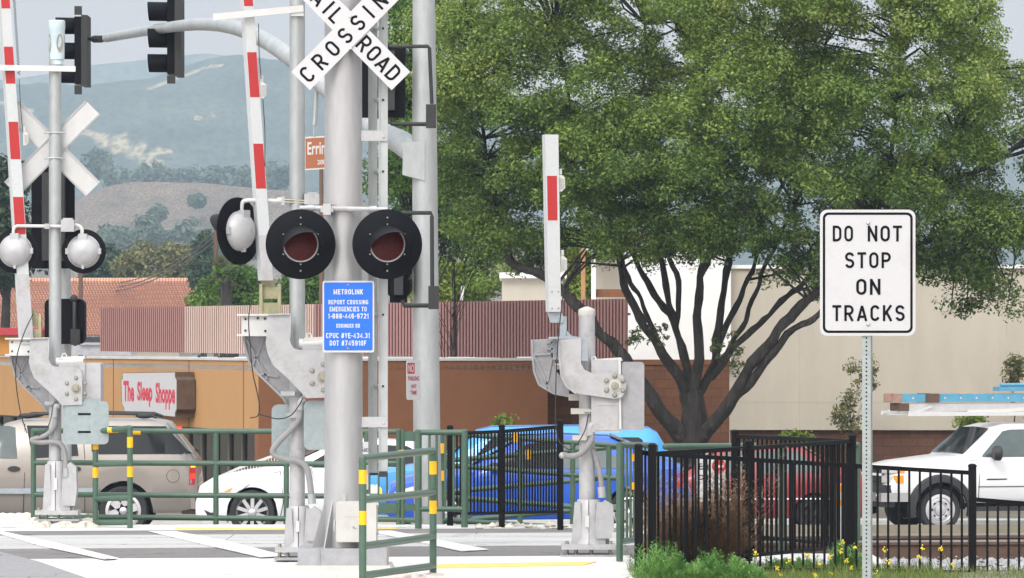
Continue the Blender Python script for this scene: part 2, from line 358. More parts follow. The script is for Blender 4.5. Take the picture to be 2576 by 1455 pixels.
M['black'] = mat('black powder coat', (.005, .005, .0065), .45, 0, .3, 8, spec=.14)
M['disc'] = mat('black target board', (.0045, .005, .008), .6, 0, .25, 6, spec=.12)
M['lens'] = mat('red lens', (.060, .002, .0035), .35, 0, .45, 30, .3, 160, spec=.25)
M['conduit'] = mat('grey flexible conduit', (.27, .265, .27), .6, 0, .12, 12)
M['brass'] = mat('dull brass bolts', (.33, .31, .25), .4, .6, .2, 30)
M['khaki'] = mat('khaki plated steel', (.34, .32, .20), .45, .4, .25, 9)
M['wire'] = mat('black wire', (.02, .02, .02), .5)
M['concrete'] = mat('pale pavement concrete', (.62, .61, .59), .85, 0, .06, 1.2, .06, 40, dirt=(.50, .485, .46), dscale=.8, damt=.5)
M['footing'] = mat('concrete footing', (.50, .49, .46), .85, 0, .1, 3, .15, 40, dirt=(.36, .34, .31), dscale=2.5, damt=.5)
M['panel'] = mat('concrete crossing panel', (.42, .415, .41), .85, 0, .1, 1.3, .1, 30, dirt=(.22, .215, .21), dscale=.7, damt=.8, stretch=(.25, 1.6, 1))
M['asphalt'] = mat('grey asphalt', (.26, .257, .262), .9, 0, .15, 14, .3, 120, dirt=(.24, .235, .24), dscale=.9, damt=.6)
M['asphalt2'] = mat('dark asphalt', (.17, .16, .155), .9, 0, .2, 14, .3, 120, dirt=(.27, .26, .25), dscale=.9, damt=.6, stretch=(.4, 1, 1))
M['paint'] = mat('road paint', (.66, .65, .63), .7, 0, .05, 10, dirt=(.32, .31, .30), dscale=7, damt=1.0)
M['tactile'] = mat('yellow tactile paving', (.74, .52, .16), .8, 0, .1, 8, .2, 60)
M['rail'] = mat('rusty rail', (.115, .07, .05), .7, .2, .25, 5, .2, 60)
M['railtop'] = mat('worn rail head', (.36, .35, .35), .35, .7, .1, 3)
M['tie'] = mat('wooden tie', (.09, .07, .06), .9, 0, .25, 6, .3, 30)
M['soil'] = mat('dry soil', (.22, .19, .15), .95, 0, .25, 1.5, .3, 20, col2=(.13, .12, .08))
M['glass'] = mat('dark tinted glass', (.008, .010, .012), .06, 0, .1, 2, spec=.32)
M['glasslit'] = mat('greenish glass', (.06, .085, .085), .06, 0, .3, 2, spec=.8)
M['tyre'] = mat('tyre rubber', (.022, .022, .024), .75, 0, .2, 12)
M['chrome'] = mat('alloy wheel', (.62, .62, .63), .3, .75, .08, 6)
M['visor'] = mat('matt black visor', (.010, .011, .013), .55, spec=.2)
M['screw'] = mat('grey screws', (.35, .35, .34), .4, .5)
M['trim'] = mat('black plastic trim', (.018, .018, .020), .55)
M['chromebar'] = mat('chrome bumper', (.55, .55, .56), .22, .8, .05, 4)
M['suv'] = mat('pale gold metallic paint', (.29, .26, .23), .32, .35, .03, 3, coat=.6)
M['carwhite'] = mat('white car paint', (.80, .80, .81), .3, 0, .02, 3, coat=.6)
M['lightblue'] = mat('light blue car paint', (.035, .29, .72), .3, .2, .03, 3, coat=.7)
M['royal'] = mat('royal blue car paint', (.012, .095, .52), .3, .2, .03, 3, coat=.7)
M['carred'] = mat('red car paint', (.22, .006, .012), .3, 0, .03, 3, coat=.7)
M['amber'] = mat('amber lens', (.85, .30, .02), .2)
M['headlamp'] = mat('clear headlamp', (.62, .62, .60), .1, .3, spec=.8)
M['taillit'] = emis('lit tail lamp', '#ff2a1a', 1.6); M['amberlit'] = emis('lit amber lamp', '#ff9a20', 1.6)
M['tailred'] = mat('red tail lamp', (.45, .01, .012), .2)
M['openred'] = emis('open neon', '#ff3c18', 2.0)
M['bark'] = mat('dark bark', (.030, .025, .023), .95, 0, .6, 9, 1.0, 13, stretch=(1, 1, .22), dirt=(.085, .074, .068), dscale=6, damt=.85)
M['wood'] = mat('brown utility pole', (.12, .07, .05), .85, 0, .25, 4, .2, 20, stretch=(3, 3, .3))

for k_ in ('concrete', 'panel', 'asphalt', 'asphalt2'): gritty(M[k_], .3 if k_ == 'concrete' else .45)
# ------------------------------------------------------------------ the ground
PROF = [(0, 0), (50.9, 0), (57, -.36), (64, -.68), (75, -1.13), (86, -1.5), (95, -1.6), (9999, -1.6)]
def gz(x, y):
    z = interp(PROF, y)
    if y < 51:
        z -= .02
        if x > 1.0:                                       # track bed beside the crossing
            t = min(1, (x-1.0)/.25); u = min(1, max(0, (y-41.2)/1.6))
            z -= t*u*.20
        elif y > 25: z -= .10
    return z
mb = MB()
xs = [-1250, -300, -100, -40, -20, -14, -8, -4, -1, .6, 1.0, 1.25, 1.6, 2.5, 4, 6, 9, 14, 22, 40, 100, 300, 1250]
ys = [-20, 10, 25, 32, 38, 40, 41.2, 42, 42.8, 44, 46, 48, 49.5, 50.9, 51.01, 54, 57, 60, 64, 68, 75, 80, 86, 95, 130, 200, 400, 800, 1600, 3200, 4300]
mb.add([(x, y, gz(x, y)) for y in ys for x in xs],
       [(j*len(xs)+i, j*len(xs)+i+1, (j+1)*len(xs)+i+1, (j+1)*len(xs)+i) for j in range(len(ys)-1) for i in range(len(xs)-1)])
struct(mb, 'ground', M['soil'])
def sheet(name, m, px, top, thick=.05, ext=None):
    mb = MB(); mb.prism([G(x, y, top) for x, y in px], (0, 0, -thick)); return struct(mb, name, m)
mb = MB(); mb.prism([Vector(q) for q in ((-16, 22, 0), (1.08, 22, 0), (1.08, 50.9, 0), (-16, 50.9, 0))], (0, 0, -.09))
struct(mb, 'pavement', M['concrete'])
mb = MB(); mb.prism([Vector(q) for q in ((1.082, 42.6, -.03), (3.35, 42.6, -.03), (3.35, 44.6, -.03), (1.082, 44.6, -.03))], (0, 0, -.3))
mb.box((1.082, 41.2, -.3), (2.4, 42.595, -.05))
struct(mb, 'path', M['concrete'])
def TR(x, off): return 46.97+.134*x+off               # the track's centre line, slightly askew
def band(name, m, x0, x1, o0, o1, top, thick):
    mb = MB(); mb.prism([Vector((x0, TR(x0, o0), top)), Vector((x1, TR(x1, o0), top)), Vector((x1, TR(x1, o1), top)), Vector((x0, TR(x0, o1), top))], (0, 0, -thick))
    return struct(mb, name, m)
band('crossing_asphalt', M['asphalt2'], -15, 1.2, -3.55, -1.55, .005, .06)
band('crossing_asphalt', M['asphalt2'], -15, 1.2, 1.5, 2.75, .005, .06)
mb = MB()                                               # three concrete panel strips with flangeway gaps
for o0, o1 in ((-1.55, -.84), (-.69, .69), (.84, 1.5)):
    x = -15.0
    while x < 1.2:
        x2 = min(x+2.44, 1.2)
        mb.prism([Vector((x+.006, TR(x, o0), .009)), Vector((x2-.006, TR(x2, o0), .009)), Vector((x2-.006, TR(x2, o1), .009)), Vector((x+.006, TR(x, o1), .009))], (0, 0, -.06)); x = x2
struct(mb, 'crossing_panels', M['panel'])
sheet('road', M['asphalt'], [(-700, 1372), (0, 1388), (97, 1412), (221, 1455), (420, 1530), (-700, 1530)], .0135, .03)
for px in ([(-30, 1334), (-5, 1334), (145, 1366), (300, 1404), (262, 1406), (100, 1372)],
           [(373, 1336), (440, 1336), (560, 1358), (720, 1398), (655, 1401), (500, 1366)],
           [(925, 1335), (985, 1335), (1230, 1382), (1160, 1386)]):
    sheet('painted_line', M['paint'], px, .0175, .006)
sheet('tactile_strip', M['tactile'], [(1020, 1422), (1180, 1417), (1500, 1413), (1470, 1421), (1200, 1427), (1020, 1430)], .006, .02)
sheet('tactile_strip', M['tactile'], [(440, 1327.5), (1000, 1327), (1000, 1330.5), (440, 1331.5)], .006, .02)
sheet('kerb_shade_strip', M['footing'], [(290, 1408), (300, 1408), (662, 1455), (800, 1480), (760, 1480), (640, 1455)], .004, .01)  # faint shade along a sloping kerb, laid as a strip of darker concrete
mb = MB(); mb.prism([Vector(q) for q in ((-60, 62, 0), (60, 62, 0), (60, 90, 0), (-60, 90, 0))], (0, 0, -.1)); mb = MB()
xs2 = [-60, 60]; ys2 = [61, 64, 68, 75, 80, 86, 90]
mb.add([(x, y, gz(x, y)+.03) for y in ys2 for x in xs2], [(2*j, 2*j+1, 2*j+3, 2*j+2) for j in range(len(ys2)-1)])
struct(mb, 'street', M['asphalt'])
mb = MB(); mb.box((-60, 90, -1.65), (60, 91.0, -1.42)); struct(mb, 'kerb', M['footing'])
# rails (one long steel rail each), ties, ballast
for k, off in enumerate((-.765, .765)):
    mb = MB(); x0, x1 = -15, 30
    def rb(z0, z1, hw, mi):
        mb.use(mi); q = [(x0, TR(x0, off-hw)), (x1, TR(x1, off-hw)), (x1, TR(x1, off+hw)), (x0, TR(x0, off+hw))]
        mb.prism([Vector((a, b, z1)) for a, b in q], (0, 0, z0-z1))
    rb(-.185, -.16, .075, 0); rb(-.16, -.04, .012, 0); rb(-.04, -.012, .036, 0); rb(-.012, .004, .035, 1)
    solo(mb, 'rail', [M['rail'], M['railtop']], ('nearer' if k == 0 else 'farther')+' long rusty steel rail of the single track, with worn bright top', 'rail', 'rails of the track')
x = 1.35; tp = None; n_t = 0
while x < 11:
    mb = MB(); d = Vector((1, .134, 0)).normalized(); s_ = Vector((-d.y, d.x, 0))
    mb.obox((x, TR(x, 0), -.275), (d, s_, (0, 0, 1)), (.12, 1.3, .088))
    solo(mb, 'railway_tie', M['tie'], 'weathered timber tie under the rails, among ballast behind the black fence', 'railway tie', 'ties under the track'); x += .5
def stones(name, m, pts, size, seed, label=None):
    rg = random.Random(seed); mb = MB()
    ico = [(0, 0, 1), (.9, 0, .2), (.3, .85, .25), (-.75, .5, .2), (-.7, -.55, .25), (.35, -.85, .2), (0, 0, -.7)]
    fs = [(0, 1, 2), (0, 2, 3), (0, 3, 4), (0, 4, 5), (0, 5, 1), (6, 2, 1), (6, 3, 2), (6, 4, 3), (6, 5, 4), (6, 1, 5)]
    for p in pts:
        s = size*rg.uniform(.5, 1.2); a = rg.uniform(0, 6.3); ca, sa = math.cos(a), math.sin(a); sq = rg.uniform(.5, .9)
        j = [[c*rg.uniform(.7, 1.3) for c in q] for q in ico]
        mb.add([(p[0]+s*(q[0]*ca-q[1]*sa), p[1]+s*(q[0]*sa+q[1]*ca), p[2]+s*q[2]*sq) for q in j], fs)
    return struct(mb, name, m, 'stuff')
M['ballast'] = mat('grey ballast stone', (.30, .30, .31), .9, 0, .5, 9, .2, 60)
M['cobble'] = mat('pale cobbles', (.60, .56, .49), .9, 0, .22, 6, .3, 25)
rg = random.Random(3); pts = []
for i in range(5200):
    x = rg.uniform(1.3, 8.5); o = rg.uniform(-4.6, 1.7)
    z = -.2 if o < -1.6 else -.21
    if o < -3.8: z += .02
    pts.append((x, TR(x, o), z+rg.uniform(0, .03)))
stones('ballast', M['ballast'], pts, .055, 5)
pts = [(rg.uniform(1.12, 2.2), rg.uniform(48.9, 50.8), rg.uniform(-.12, -.02)) for i in range(90)]
pts += [(p.x, p.y, rg.uniform(-.02, .02)) for p in (G(rg.uniform(1200, 1570), rg.uniform(1322, 1331)) for i in range(70))]
stones('loose_stones', M['cobble'], pts, .05, 6)
pts = []
for i in range(900):
    g = G(rg.uniform(-60, 232), rg.uniform(1305, 1327), 0); t = 1-abs((g.x+9.0)/5)
    pts.append((g.x, g.y, .0+max(0, .02*t)))
mb = MB(); rg2 = random.Random(8)
for p in pts: mb.blob((p[0], p[1], p[2]), (rg2.uniform(.05, .12), rg2.uniform(.06, .15), rg2.uniform(.03, .07)), 7, 4)
struct(mb, 'cobblestones', M['cobble'], 'stuff')
mb = MB()
for i in range(260):
    p = G(rg2.uniform(760, 1130), rg2.uniform(1446, 1490), 0); mb.blob((p.x, p.y, .0), (rg2.uniform(.05, .1), rg2.uniform(.05, .1), rg2.uniform(.02, .035)), 7, 4)
struct(mb, 'cobblestones', M['cobble'], 'stuff')

# ------------------------------------------------------------------ signs in front
def plate(Y, x0, y0, x1, y1, rad, d, mb=None):
    mb = mb or MB(); a = P(x0, y1, Y); b = P(x1, y0, Y); c = (a+b)/2
    mb.prism([Vector((u, Y, v)) for u, v in rrect(c.x, c.z, b.x-a.x, b.z-a.z, rad)], (0, d, 0)); return mb
Y = 30.0
t = thing('regulatory_sign', 'white DO NOT STOP ON TRACKS sign with black border on perforated post', 'road sign', P(2181, 1640, Y))
mb = plate(Y, 2062, 528, 2302, 845, .045, .004); board = build(mb, 'sign_board', M['signwhite'], t)
mb = MB(); a = P(2069, 838, Y); b = P(2295, 535, Y); c = (a+b)/2; y_ = Y-.0015
o_ = rrect(c.x, c.z, b.x-a.x, b.z-a.z, .036); i_ = rrect(c.x, c.z, b.x-a.x-.03, b.z-a.z-.03, .024); n = len(o_)
mb.add([(u, y_, v) for u, v in o_]+[(u, y_, v) for u, v in i_], [(k, (k+1) % n, n+(k+1) % n, n+k) for k in range(n)])
build(mb, 'border', M['disc'], board)
for line in ((('DO', 2094, 568, 2145, 608), ('NOT', 2182, 568, 2268, 608)), (('STOP', 2125, 635, 2240, 675),), (('ON', 2153, 702, 2214, 742),), (('TRACKS', 2093, 768, 2275, 808),)):
    for s, x0, y0, x1, y1 in line:
        mb = MB(); mb.sword(s, x0, y0, x1, y1, Y-.002); build(mb, 'lettering', M['disc'], board)
for by in (561, 816):
    mb = MB(); mb.lathe([(0, -.012), (.008, -.011), (.012, -.004), (.012, 0)], P(2183, by, Y), (0, 1, 0), 14); build(mb, 'bolt', M['chrome'], board)
# square perforated tube post, turned a little so that two faces show
mb = MB(); pc = P(2181, 845, Y+.04); hw = .027; ang = R(-16)
ax = Vector((math.cos(ang), math.sin(ang), 0)); ay = Vector((-math.sin(ang), math.cos(ang), 0))
zt, zb = P(0, 560, Y).z, -.3
mb.obox((pc.x, pc.y, (zt+zb)/2), (ax, ay, (0, 0, 1)), (hw, hw, (zt-zb)/2))
mb.use(1); z = zt-.02
while z > 0:
    for nrm, s_ in ((-ay, ax), (-ax, ay)):
        c = Vector((pc.x, pc.y, z))+nrm*(hw+.0008)
        mb.add([c+(s_*math.cos(k*math.pi/4)+Vector((0, 0, 1))*math.sin(k*math.pi/4))*.0058 for k in range(8)], [tuple(range(8))])
    z -= .0262
M['postgalv'] = mat('galvanised post', (.33, .37, .37), .45, .35, .12, 20)
build(mb, 'post', [M['postgalv'], M['disc']], t)

# ------------------------------------------------------------------ green handrails
def rail_tube(mb, a, b, r=.030): mb.tube([a, b], r, 12)
def tape(mb, p, axis, r=.0322, l=.055): mb.tube([Vector(p)-Vector(axis).normalized()*l, Vector(p)+Vector(axis).normalized()*l], r, 12)
def handrail(label, posts, rails, tapes=(), name='handrail', group='green pipe handrails', r=.030):
    """posts: (x, ytop, ybase, Y); rails: list of pixel/depth polylines; tapes: (x, y, Y, axis)"""
    p0 = posts[0]; t = thing(name, label, 'handrail', P(p0[0], p0[2], p0[3]), group)
    for x, yt, yb, Y in posts:
        mb = MB(); mb.tube([P(x, yb, Y), P(x, yt, Y)], r, 14); po = build(mb, 'post', M['green'], t)
    for ln in rails:
        pts = [P(*q) for q in ln]; mb = MB()
        for a, b in zip(pts, pts[1:]): rail_tube(mb, a, b, r)
        for q in pts[1:-1]: mb.blob(q, r*1.02)
        for q in (pts[0], pts[-1]): mb.blob(q, r*1.0)
        build(mb, 'rail', M['green'], t)
    for x, y, Y, axx in tapes:
        mb = MB(); tape(mb, P(x, y, Y), axx, r*1.07); build(mb, 'tape_band', M['yellow'], t)
    return t
Yl, Yr = 37.6, 39.9
def nr(yl, yr): return [(912, yl, Yl), (1089, yr, Yr)]
handrail('nearest green pipe handrail with yellow tape, standing right before the big mast', [(912, 1153, 1500, Yl), (1089, 1134, 1447, Yr)],
         [nr(1153, 1134), nr(1258, 1239), nr(1374, 1350), nr(1448, 1424)],
         [(912, 1200, Yl, (0, 0, 1)), (912, 1303, Yl, (0, 0, 1)), (1089, 1177, Yr, (0, 0, 1)), (1089, 1276, Yr, (0, 0, 1)),
          (1010, 1142, 38.9, P(1089, 1134, Yr)-P(912, 1153, Yl))])
handrail('long four-bar green handrail along the far pavement, beside the pale gold estate', [(84, 1083, 1323, 51.3), (543, 1089, 1322, 51.3), (720, 1089, 1322, 51.3), (922, 1085, 1322, 51.3)],
         [[(84, y0, 51.3), (1004, y1, 51.3)] for y0, y1 in ((1084, 1086), (1164, 1168), (1244, 1249), (1300, 1307))],
         [(164, 1127, 51.3, (0, 0, 1))] and [(341, 1087, 51.3, (1, 0, 0))])
handrail('short green return hoop with yellow bands beside the left gate pole', [(240, 1085, 1327, 50.3), (327, 1076, 1330, 49.9)],
         [[(240, 1086, 50.3), (327, 1077, 49.9)], [(240, 1168, 50.3), (327, 1166, 49.9)], [(240, 1255, 50.3), (327, 1253, 49.9)], [(240, 1315, 50.3), (327, 1314, 49.9)]],
         [(240, 1118, 50.3, (0, 0, 1)), (240, 1189, 50.3, (0, 0, 1)), (327, 1113, 49.9, (0, 0, 1)), (327, 1187, 49.9, (0, 0, 1)), (284, 1082, 50.1, (1, -.1, .04))])
handrail('green ramp handrail sloping down to the right behind the black picket fence', [(1112, 1090, 1328, 53.0), (1308, 1100, 1330, 53.0), (1440, 1110, 1322, 53.0), (1531, 1118, 1322, 53.0)],
         [[(1062, y0, 53.0), (1550, y1, 53.0)] for y0, y1 in ((1086, 1121), (1166, 1203), (1246, 1283), (1305, 1335))],
         [(1112, 1128, 52.9, (0, 0, 1)), (1112, 1197, 52.9, (0, 0, 1)), (1297, 1101, 52.9, (0, 0, 1))])
handrail('green ramp handrail climbing to the right behind the black picket fence', [(1180, 1155, 1322, 55.0), (1308, 1145, 1322, 55.0), (1480, 1132, 1312, 55.0)],
         [[(1120, y0, 55.0), (1560, y1, 55.0)] for y0, y1 in ((1159, 1124), (1238, 1199), (1312, 1274))],
         [(1328, 1144, 54.9, (0, 0, 1)), (1466, 1120, 54.9, (0, 0, 1))])
handrail('long single green rail running behind the black zigzag fence under the tree', [(1965, 1120, 1400, 46.2), (2156, 1116, 1370, 47.0)],
         [[(1673, 1124, 45.0), (1900, 1122, 45.9)], [(2060, 1118, 46.6), (2156, 1120, 47.0)]], name='handrail')
# pedestrian gate on the far side of the track
Y = 49.9
t = thing('pedestrian_gate', 'green barred pedestrian gate leaf with kick plate behind the ladder', 'gate', P(965, 1320, Y), 'green pedestrian gates')
mb = MB()
for x in (1002, 1013): mb.tube([P(x, 1320, Y), P(x, 1081, Y)], .027, 12)
mb.tube([P(905, 1165, Y), P(1004, 1165, Y)], .022, 10); mb.tube([P(905, 1307, Y), P(1004, 1307, Y)], .028, 12)
mb.tube([P(1004, 1307, Y), P(1062, 1310, Y)], .028, 12)
build(mb, 'frame', M['green'], t)
mb = MB()
for x in (929, 952, 973): mb.tube([P(x, 1292, Y), P(x, 1168, Y)], .011, 8)
build(mb, 'bars', M['green'], t)
mb = MB(); mb.pbox(905, 1266, 998, 1291, Y-.03, .03); build(mb, 'kick_plate', M['green'], t)
mb = MB(); mb.pbox(1014, 1086, 1044, 1110, Y-.02, .03); mb.pbox(1010, 1268, 1044, 1285, Y-.02, .03); build(mb, 'hinge_plate', M['green'], t)
Y = 49.6
t = thing('pedestrian_gate', 'green barred gate panel between two thick posts, left of the black fence', 'gate', P(1110, 1328, Y), 'green pedestrian gates')
for x, yb in ((1052, 1330), (1168, 1327)):
    mb = MB(); mb.tube([P(x, yb, Y), P(x, 1083, Y)], .036, 14); mb.blob(P(x, 1083, Y), (.036, .036, .012)); build(mb, 'post', M['green'], t)
mb = MB(); mb.tube([P(1052, 1088, Y), P(1168, 1088, Y)], .03, 12); mb.tube([P(1052, 1281, Y), P(1168, 1281, Y)], .028, 12); build(mb, 'rail', M['green'], t)
mb = MB()
for x in (1080, 1098, 1120, 1141): mb.tube([P(x, 1281, Y), P(x, 1090, Y)], .013, 8)
build(mb, 'bars', M['green'], t)
# near pedestrian gate, seen nearly edge-on
Ya, Yb = 42.3, 43.6
t = thing('pedestrian_gate', 'green barred gate seen edge-on at the left end of the black fences', 'gate', P(1556, 1412, Ya), 'green pedestrian gates')
mb = MB(); mb.tube([P(1558, 1412, Ya), P(1558, 1116, Ya)], .030, 14); build(mb, 'post', M['green'], t)
mb = MB(); mb.tube([P(1646, 1385, Yb), P(1646, 1120, Yb)], .034, 14); build(mb, 'post', M['green'], t)
mb = MB(); mb.tube([P(1558, 1119, Ya), P(1646, 1121, Yb)], .028, 12); mb.tube([P(1558, 1363, Ya), P(1646, 1352, Yb)], .028, 12); build(mb, 'rail', M['green'], t)
mb = MB()
for k in range(1, 10):
    x = 1558+k*9.2; y_ = lerp(Ya, Yb, k/9.6); mb.tube([P(x, 1356, y_), P(x, 1120, y_)], .0115, 8)
build(mb, 'bars', M['green'], t)
mb = MB(); mb.tube([P(1592, 1160, 42.8), P(1592, 1142, 42.8)], .022, 10); mb.tube([P(1592, 1232, 42.8), P(1592, 1214, 42.8)], .022, 10); build(mb, 'tape_band', M['yellow'], t)

# ------------------------------------------------------------------ black picket fences
def fence(label, nodes, gap, name='picket_fence', hh=.0095, postw=.032, lastpost=True, firstpost=True):
    """nodes: (x, y_cap, y_base, Y, y_toprail, y_bottomrail)"""
    n0 = nodes[0]; t = thing(name, label, 'fence', P(n0[0], n0[2], n0[3]), 'black metal picket fences')
    for i, (x, yc, yb, Y, yt, yo) in enumerate(nodes):
        if (i == 0 and not firstpost) or (i == len(nodes)-1 and not lastpost): continue
        mb = MB(); a, b = P(x, yb, Y), P(x, yc+6, Y); mb.box((a.x-postw, Y-postw, a.z), (a.x+postw, Y+postw, b.z))
        c = P(x, yc, Y)
        mb.lathe([(postw*1.5, 0), (postw*1.5, .008), (postw*1.2, c.z-b.z-.004), (.004, c.z-b.z+.004)], b, (0, 0, 1), 4) if False else mb.box((b.x-postw*1.12, Y-postw*1.12, b.z), (b.x+postw*1.12, Y+postw*1.12, b.z+.012))
        q = postw*1.1; mb.add([(b.x-q, Y-q, b.z+.012), (b.x+q, Y-q, b.z+.012), (b.x+q, Y+q, b.z+.012), (b.x-q, Y+q, b.z+.012),
                               (b.x-q*.5, Y-q*.5, b.z+.026), (b.x+q*.5, Y-q*.5, b.z+.026), (b.x+q*.5, Y+q*.5, b.z+.026), (b.x-q*.5, Y+q*.5, b.z+.026)],
                              [(0, 1, 5, 4), (1, 2, 6, 5), (2, 3, 7, 6), (3, 0, 4, 7), (4, 5, 6, 7)])
        build(mb, 'post', M['black'], t)
    mb = MB()
    for (x, _, _, Y, yt, yo), (x2, _, _, Y2, yt2, yo2) in zip(nodes, nodes[1:]):
        a, b = P(x, yt, Y), P(x2, yt2, Y2); c, d = P(x, yo, Y), P(x2, yo2, Y2)
        mb.bar(a, b, .036, .036); mb.bar(c, d, .034, .032)
        L_ = math.hypot(b.x-a.x, b.y-a.y); n = max(2, round(L_/gap))
        for k in range(1, n):
            u = a.lerp(b, k/n); v = c.lerp(d, k/n); mb.box((u.x-hh, u.y-hh, v.z), (u.x+hh, u.y+hh, u.z))
    build(mb, 'picket_panel', M['black'], t)
    return t
fence('near black picket fence sloping down right, in front of the rails and white truck',
      [(1640, 1117, 1460, 40.0, 1142, 1428), (2445, 1168, 1470, 40.8, 1190, 1440)], .0957)
fence('low black picket fence stepping down at the right edge before the truck wheel',
      [(2456, 1225, 1470, 40.85, 1257, 1462), (2800, 1260, 1480, 41.2, 1285, 1468)], .0957, firstpost=False)
fence('black zigzag picket fence folding back around the dry bush',
      [(1605, 1118, 1462, 39.8, 1138, 1425), (1640.5, 1119, 1440, 40.15, 1142, 1426), (1883, 1108, 1412, 41.4, 1128, 1398), (2143, 1093, 1392, 43.2, 1110, 1373), (1848, 1082, 1368, 45.2, 1098, 1345)], .09, hh=.0100)
fence('black picket fence on the far side of the track before the blue cars',
      [(1132, 1070, 1329, 50.6, 1091, 1292), (1262, 1068, 1327, 50.1, 1086, 1291), (1409, 1055, 1335, 49.3, 1074, 1287)], .0485)
# ------------------------------------------------------------------ railroad signal parts
def flasher(parent, c, n, rd, rl, name='signal_light', hood=.27, skew=(0, 0, 0)):
    """round target board with lens, visor and dome housing; n points where the lamp shines"""
    c = Vector(c); n = Vector(n).normalized()
    mb = MB(); mb.lathe([(0, .0), (rd*.985, .0), (rd, -.004), (rd, -.012), (rd*.97, -.014), (0, -.014)], c, n, 48); po = build(mb, name, M['disc'], parent)
    mb = MB(); mb.lathe([(0, .034), (rl*.35, .031), (rl*.7, .021), (rl*.97, .006)], c, n, 32)
    build(mb, 'lens', M['lens'], po)
    mb = MB(); mb.lathe([(rl*.96, .002), (rl*.96, .012), (rl*1.04, .012), (rl*1.05, .001)], c, n, 32); build(mb, 'bezel', M['casting'], po)
    up = (Vector((0, 0, 1))-n*n.z).normalized(); sd_ = n.cross(up); N = 28; hd = Vector(skew); vs = []; fs = []
    for i in range(N+1):
        a = R(-12+204*i/N); q = math.sin(a); ln = hood*(.30+.70*max(0, q)**.8)
        e = sd_*math.cos(a)+up*math.sin(a)
        for rr in (rl*1.09, rl*1.06): vs += [c+e*rr+n*.002, c+e*(rr+.006)+n*ln-up*ln*.10+hd*ln]
    for i in range(N):
        o, p = 4*i, 4*(i+1); fs += [(o, o+1, p+1, p), (o+2, p+2, p+3, o+3), (o+1, o+3, p+3, p+1)]
    mb = MB(); mb.add(vs, fs, True); build(mb, 'visor', M['visor'], po)
    mb = MB(); mb.lathe([(rl*.95, -.012), (rl*1.04, -.02), (rl*1.02, -.045), (rl*.93, -.075), (rl*.72, -.112), (rl*.4, -.138), (0, -.146)], c, n, 32)
    mb.lathe([(rl*1.03, -.012), (rl*1.08, -.014), (rl*1.08, -.024), (rl*1.0, -.026)], c, n, 32)
    mb.obox(c-n*.08+up*rl*.80, (n, sd_, up), (.03, .045, .05)); mb.obox(c-n*.06-up*rl*1.02, (n, sd_, up), (.02, .012, .02))
    for s in (-1, 1): mb.obox(c-n*.04+sd_*s*rl*1.05, (n, sd_, up), (.018, .016, .03))
    build(mb, 'housing', M['silver'], po)
    mb = MB()
    for k in range(6):
        a = R(30+60*k); mb.lathe([(0, .01), (.006, .008), (.007, 0)], c+(sd_*math.cos(a)+up*math.sin(a))*rl*1.16, n, 8)
    for s in (1, -1): mb.lathe([(0, .01), (.007, .008), (.008, 0)], c+up*s*rd*.76, n, 8)
    build(mb, 'bolts', M['screw'], po)
    return po
def blade(mb, c, ang, L_, w_, Y, d=.004):                # crossbuck blade about a pixel centre
    c = P(*c, Y); u = Vector((math.cos(R(ang)), 0, math.sin(R(ang)))); v = Vector((-u.z, 0, u.x))
    mb.prism([c-u*L_/2-v*w_/2, c+u*L_/2-v*w_/2, c+u*L_/2+v*w_/2, c-u*L_/2+v*w_/2], (0, d, 0)); return c, u, v
def arm(parent, Y, fl0, fl1, y0, y1, wd0, wd1, reds, greys=(), sweep=(-.036, .085, 0)):
    """gate arm: front-left edge x at y0 (foot) and y1 (tip); widths in pixels"""
    def e(y): t = (y-y0)/(y1-y0); return lerp(fl0, fl1, t), lerp(wd0, wd1, t)
    mb = MB(); x0, w0 = e(y0); x1, w1 = e(y1)
    mb.prism([P(x0, y0, Y), P(x0+w0, y0, Y), P(x1+w1, y1, Y), P(x1, y1, Y)], sweep)
    for i, lst in ((1, reds), (2, greys)):
        mb.use(i)
        for ya, yb in lst:
            xa, wa = e(ya); xb, wb = e(yb); m0 = .04 if i == 1 else 0.
            mb.add([P(xa+wa*m0, ya, Y-.0015), P(xa+wa*(1-m0), ya, Y-.0015), P(xb+wb*(1-m0), yb, Y-.0015), P(xb+wb*m0, yb, Y-.0015)], [(0, 1, 2, 3)])
    return build(mb, 'gate_arm', [M['armwhite'], M['red'], M['silver'], M['white']], parent)
def arm_light(armo, x, y, Y, s=1.0):
    mb = MB(); k = s
    mb.pprism([(x-8*k, y-20*k), (x-1*k, y-20*k), (x+8*k, y-12*k), (x+8*k, y+14*k), (x, y+22*k), (x-8*k, y+22*k)], Y, .05)
    mb.lathe([(.016, 0), (.016, .05)], P(x-4*k, y-21*k, Y+.02), (0, 0, 1), 10)
    for i in range(6): mb.pbox(x-5*k, y-12*k+i*4.6*k, x+6*k, y-10.2*k+i*4.6*k, Y-.012, .012)
    o = build(mb, 'arm_light', M['white'], armo)
def bolts_ring(mb, c, r, k, n_, rb, ax=(0, -1, 0)):
    ax = Vector(ax)
    for i in range(k):
        a = R(90+360*i/k); p = Vector(c)+Vector((math.cos(a), 0, math.sin(a)))*r
        mb.lathe([(0, rb*.8), (rb*.7, rb*.7), (rb, rb*.2), (rb, 0)], p, ax, 8)
def smooth_path(px, Y, n=8):                              # Catmull-Rom through pixel/depth points
    pts = [P(*(q if len(q) == 3 else (*q, Y))) for q in px]; out = []
    q = [pts[0]*2-pts[1]]+pts+[pts[-1]*2-pts[-2]]
    for i in range(1, len(q)-2):
        for k in range(n):
            t = k/n; a, b, c, d = q[i-1:i+3]
            out.append(.5*((2*b)+(c-a)*t+(2*a-5*b+4*c-d)*t*t+(3*b-a-3*c+d)*t**3))
    return out+[pts[-1]]
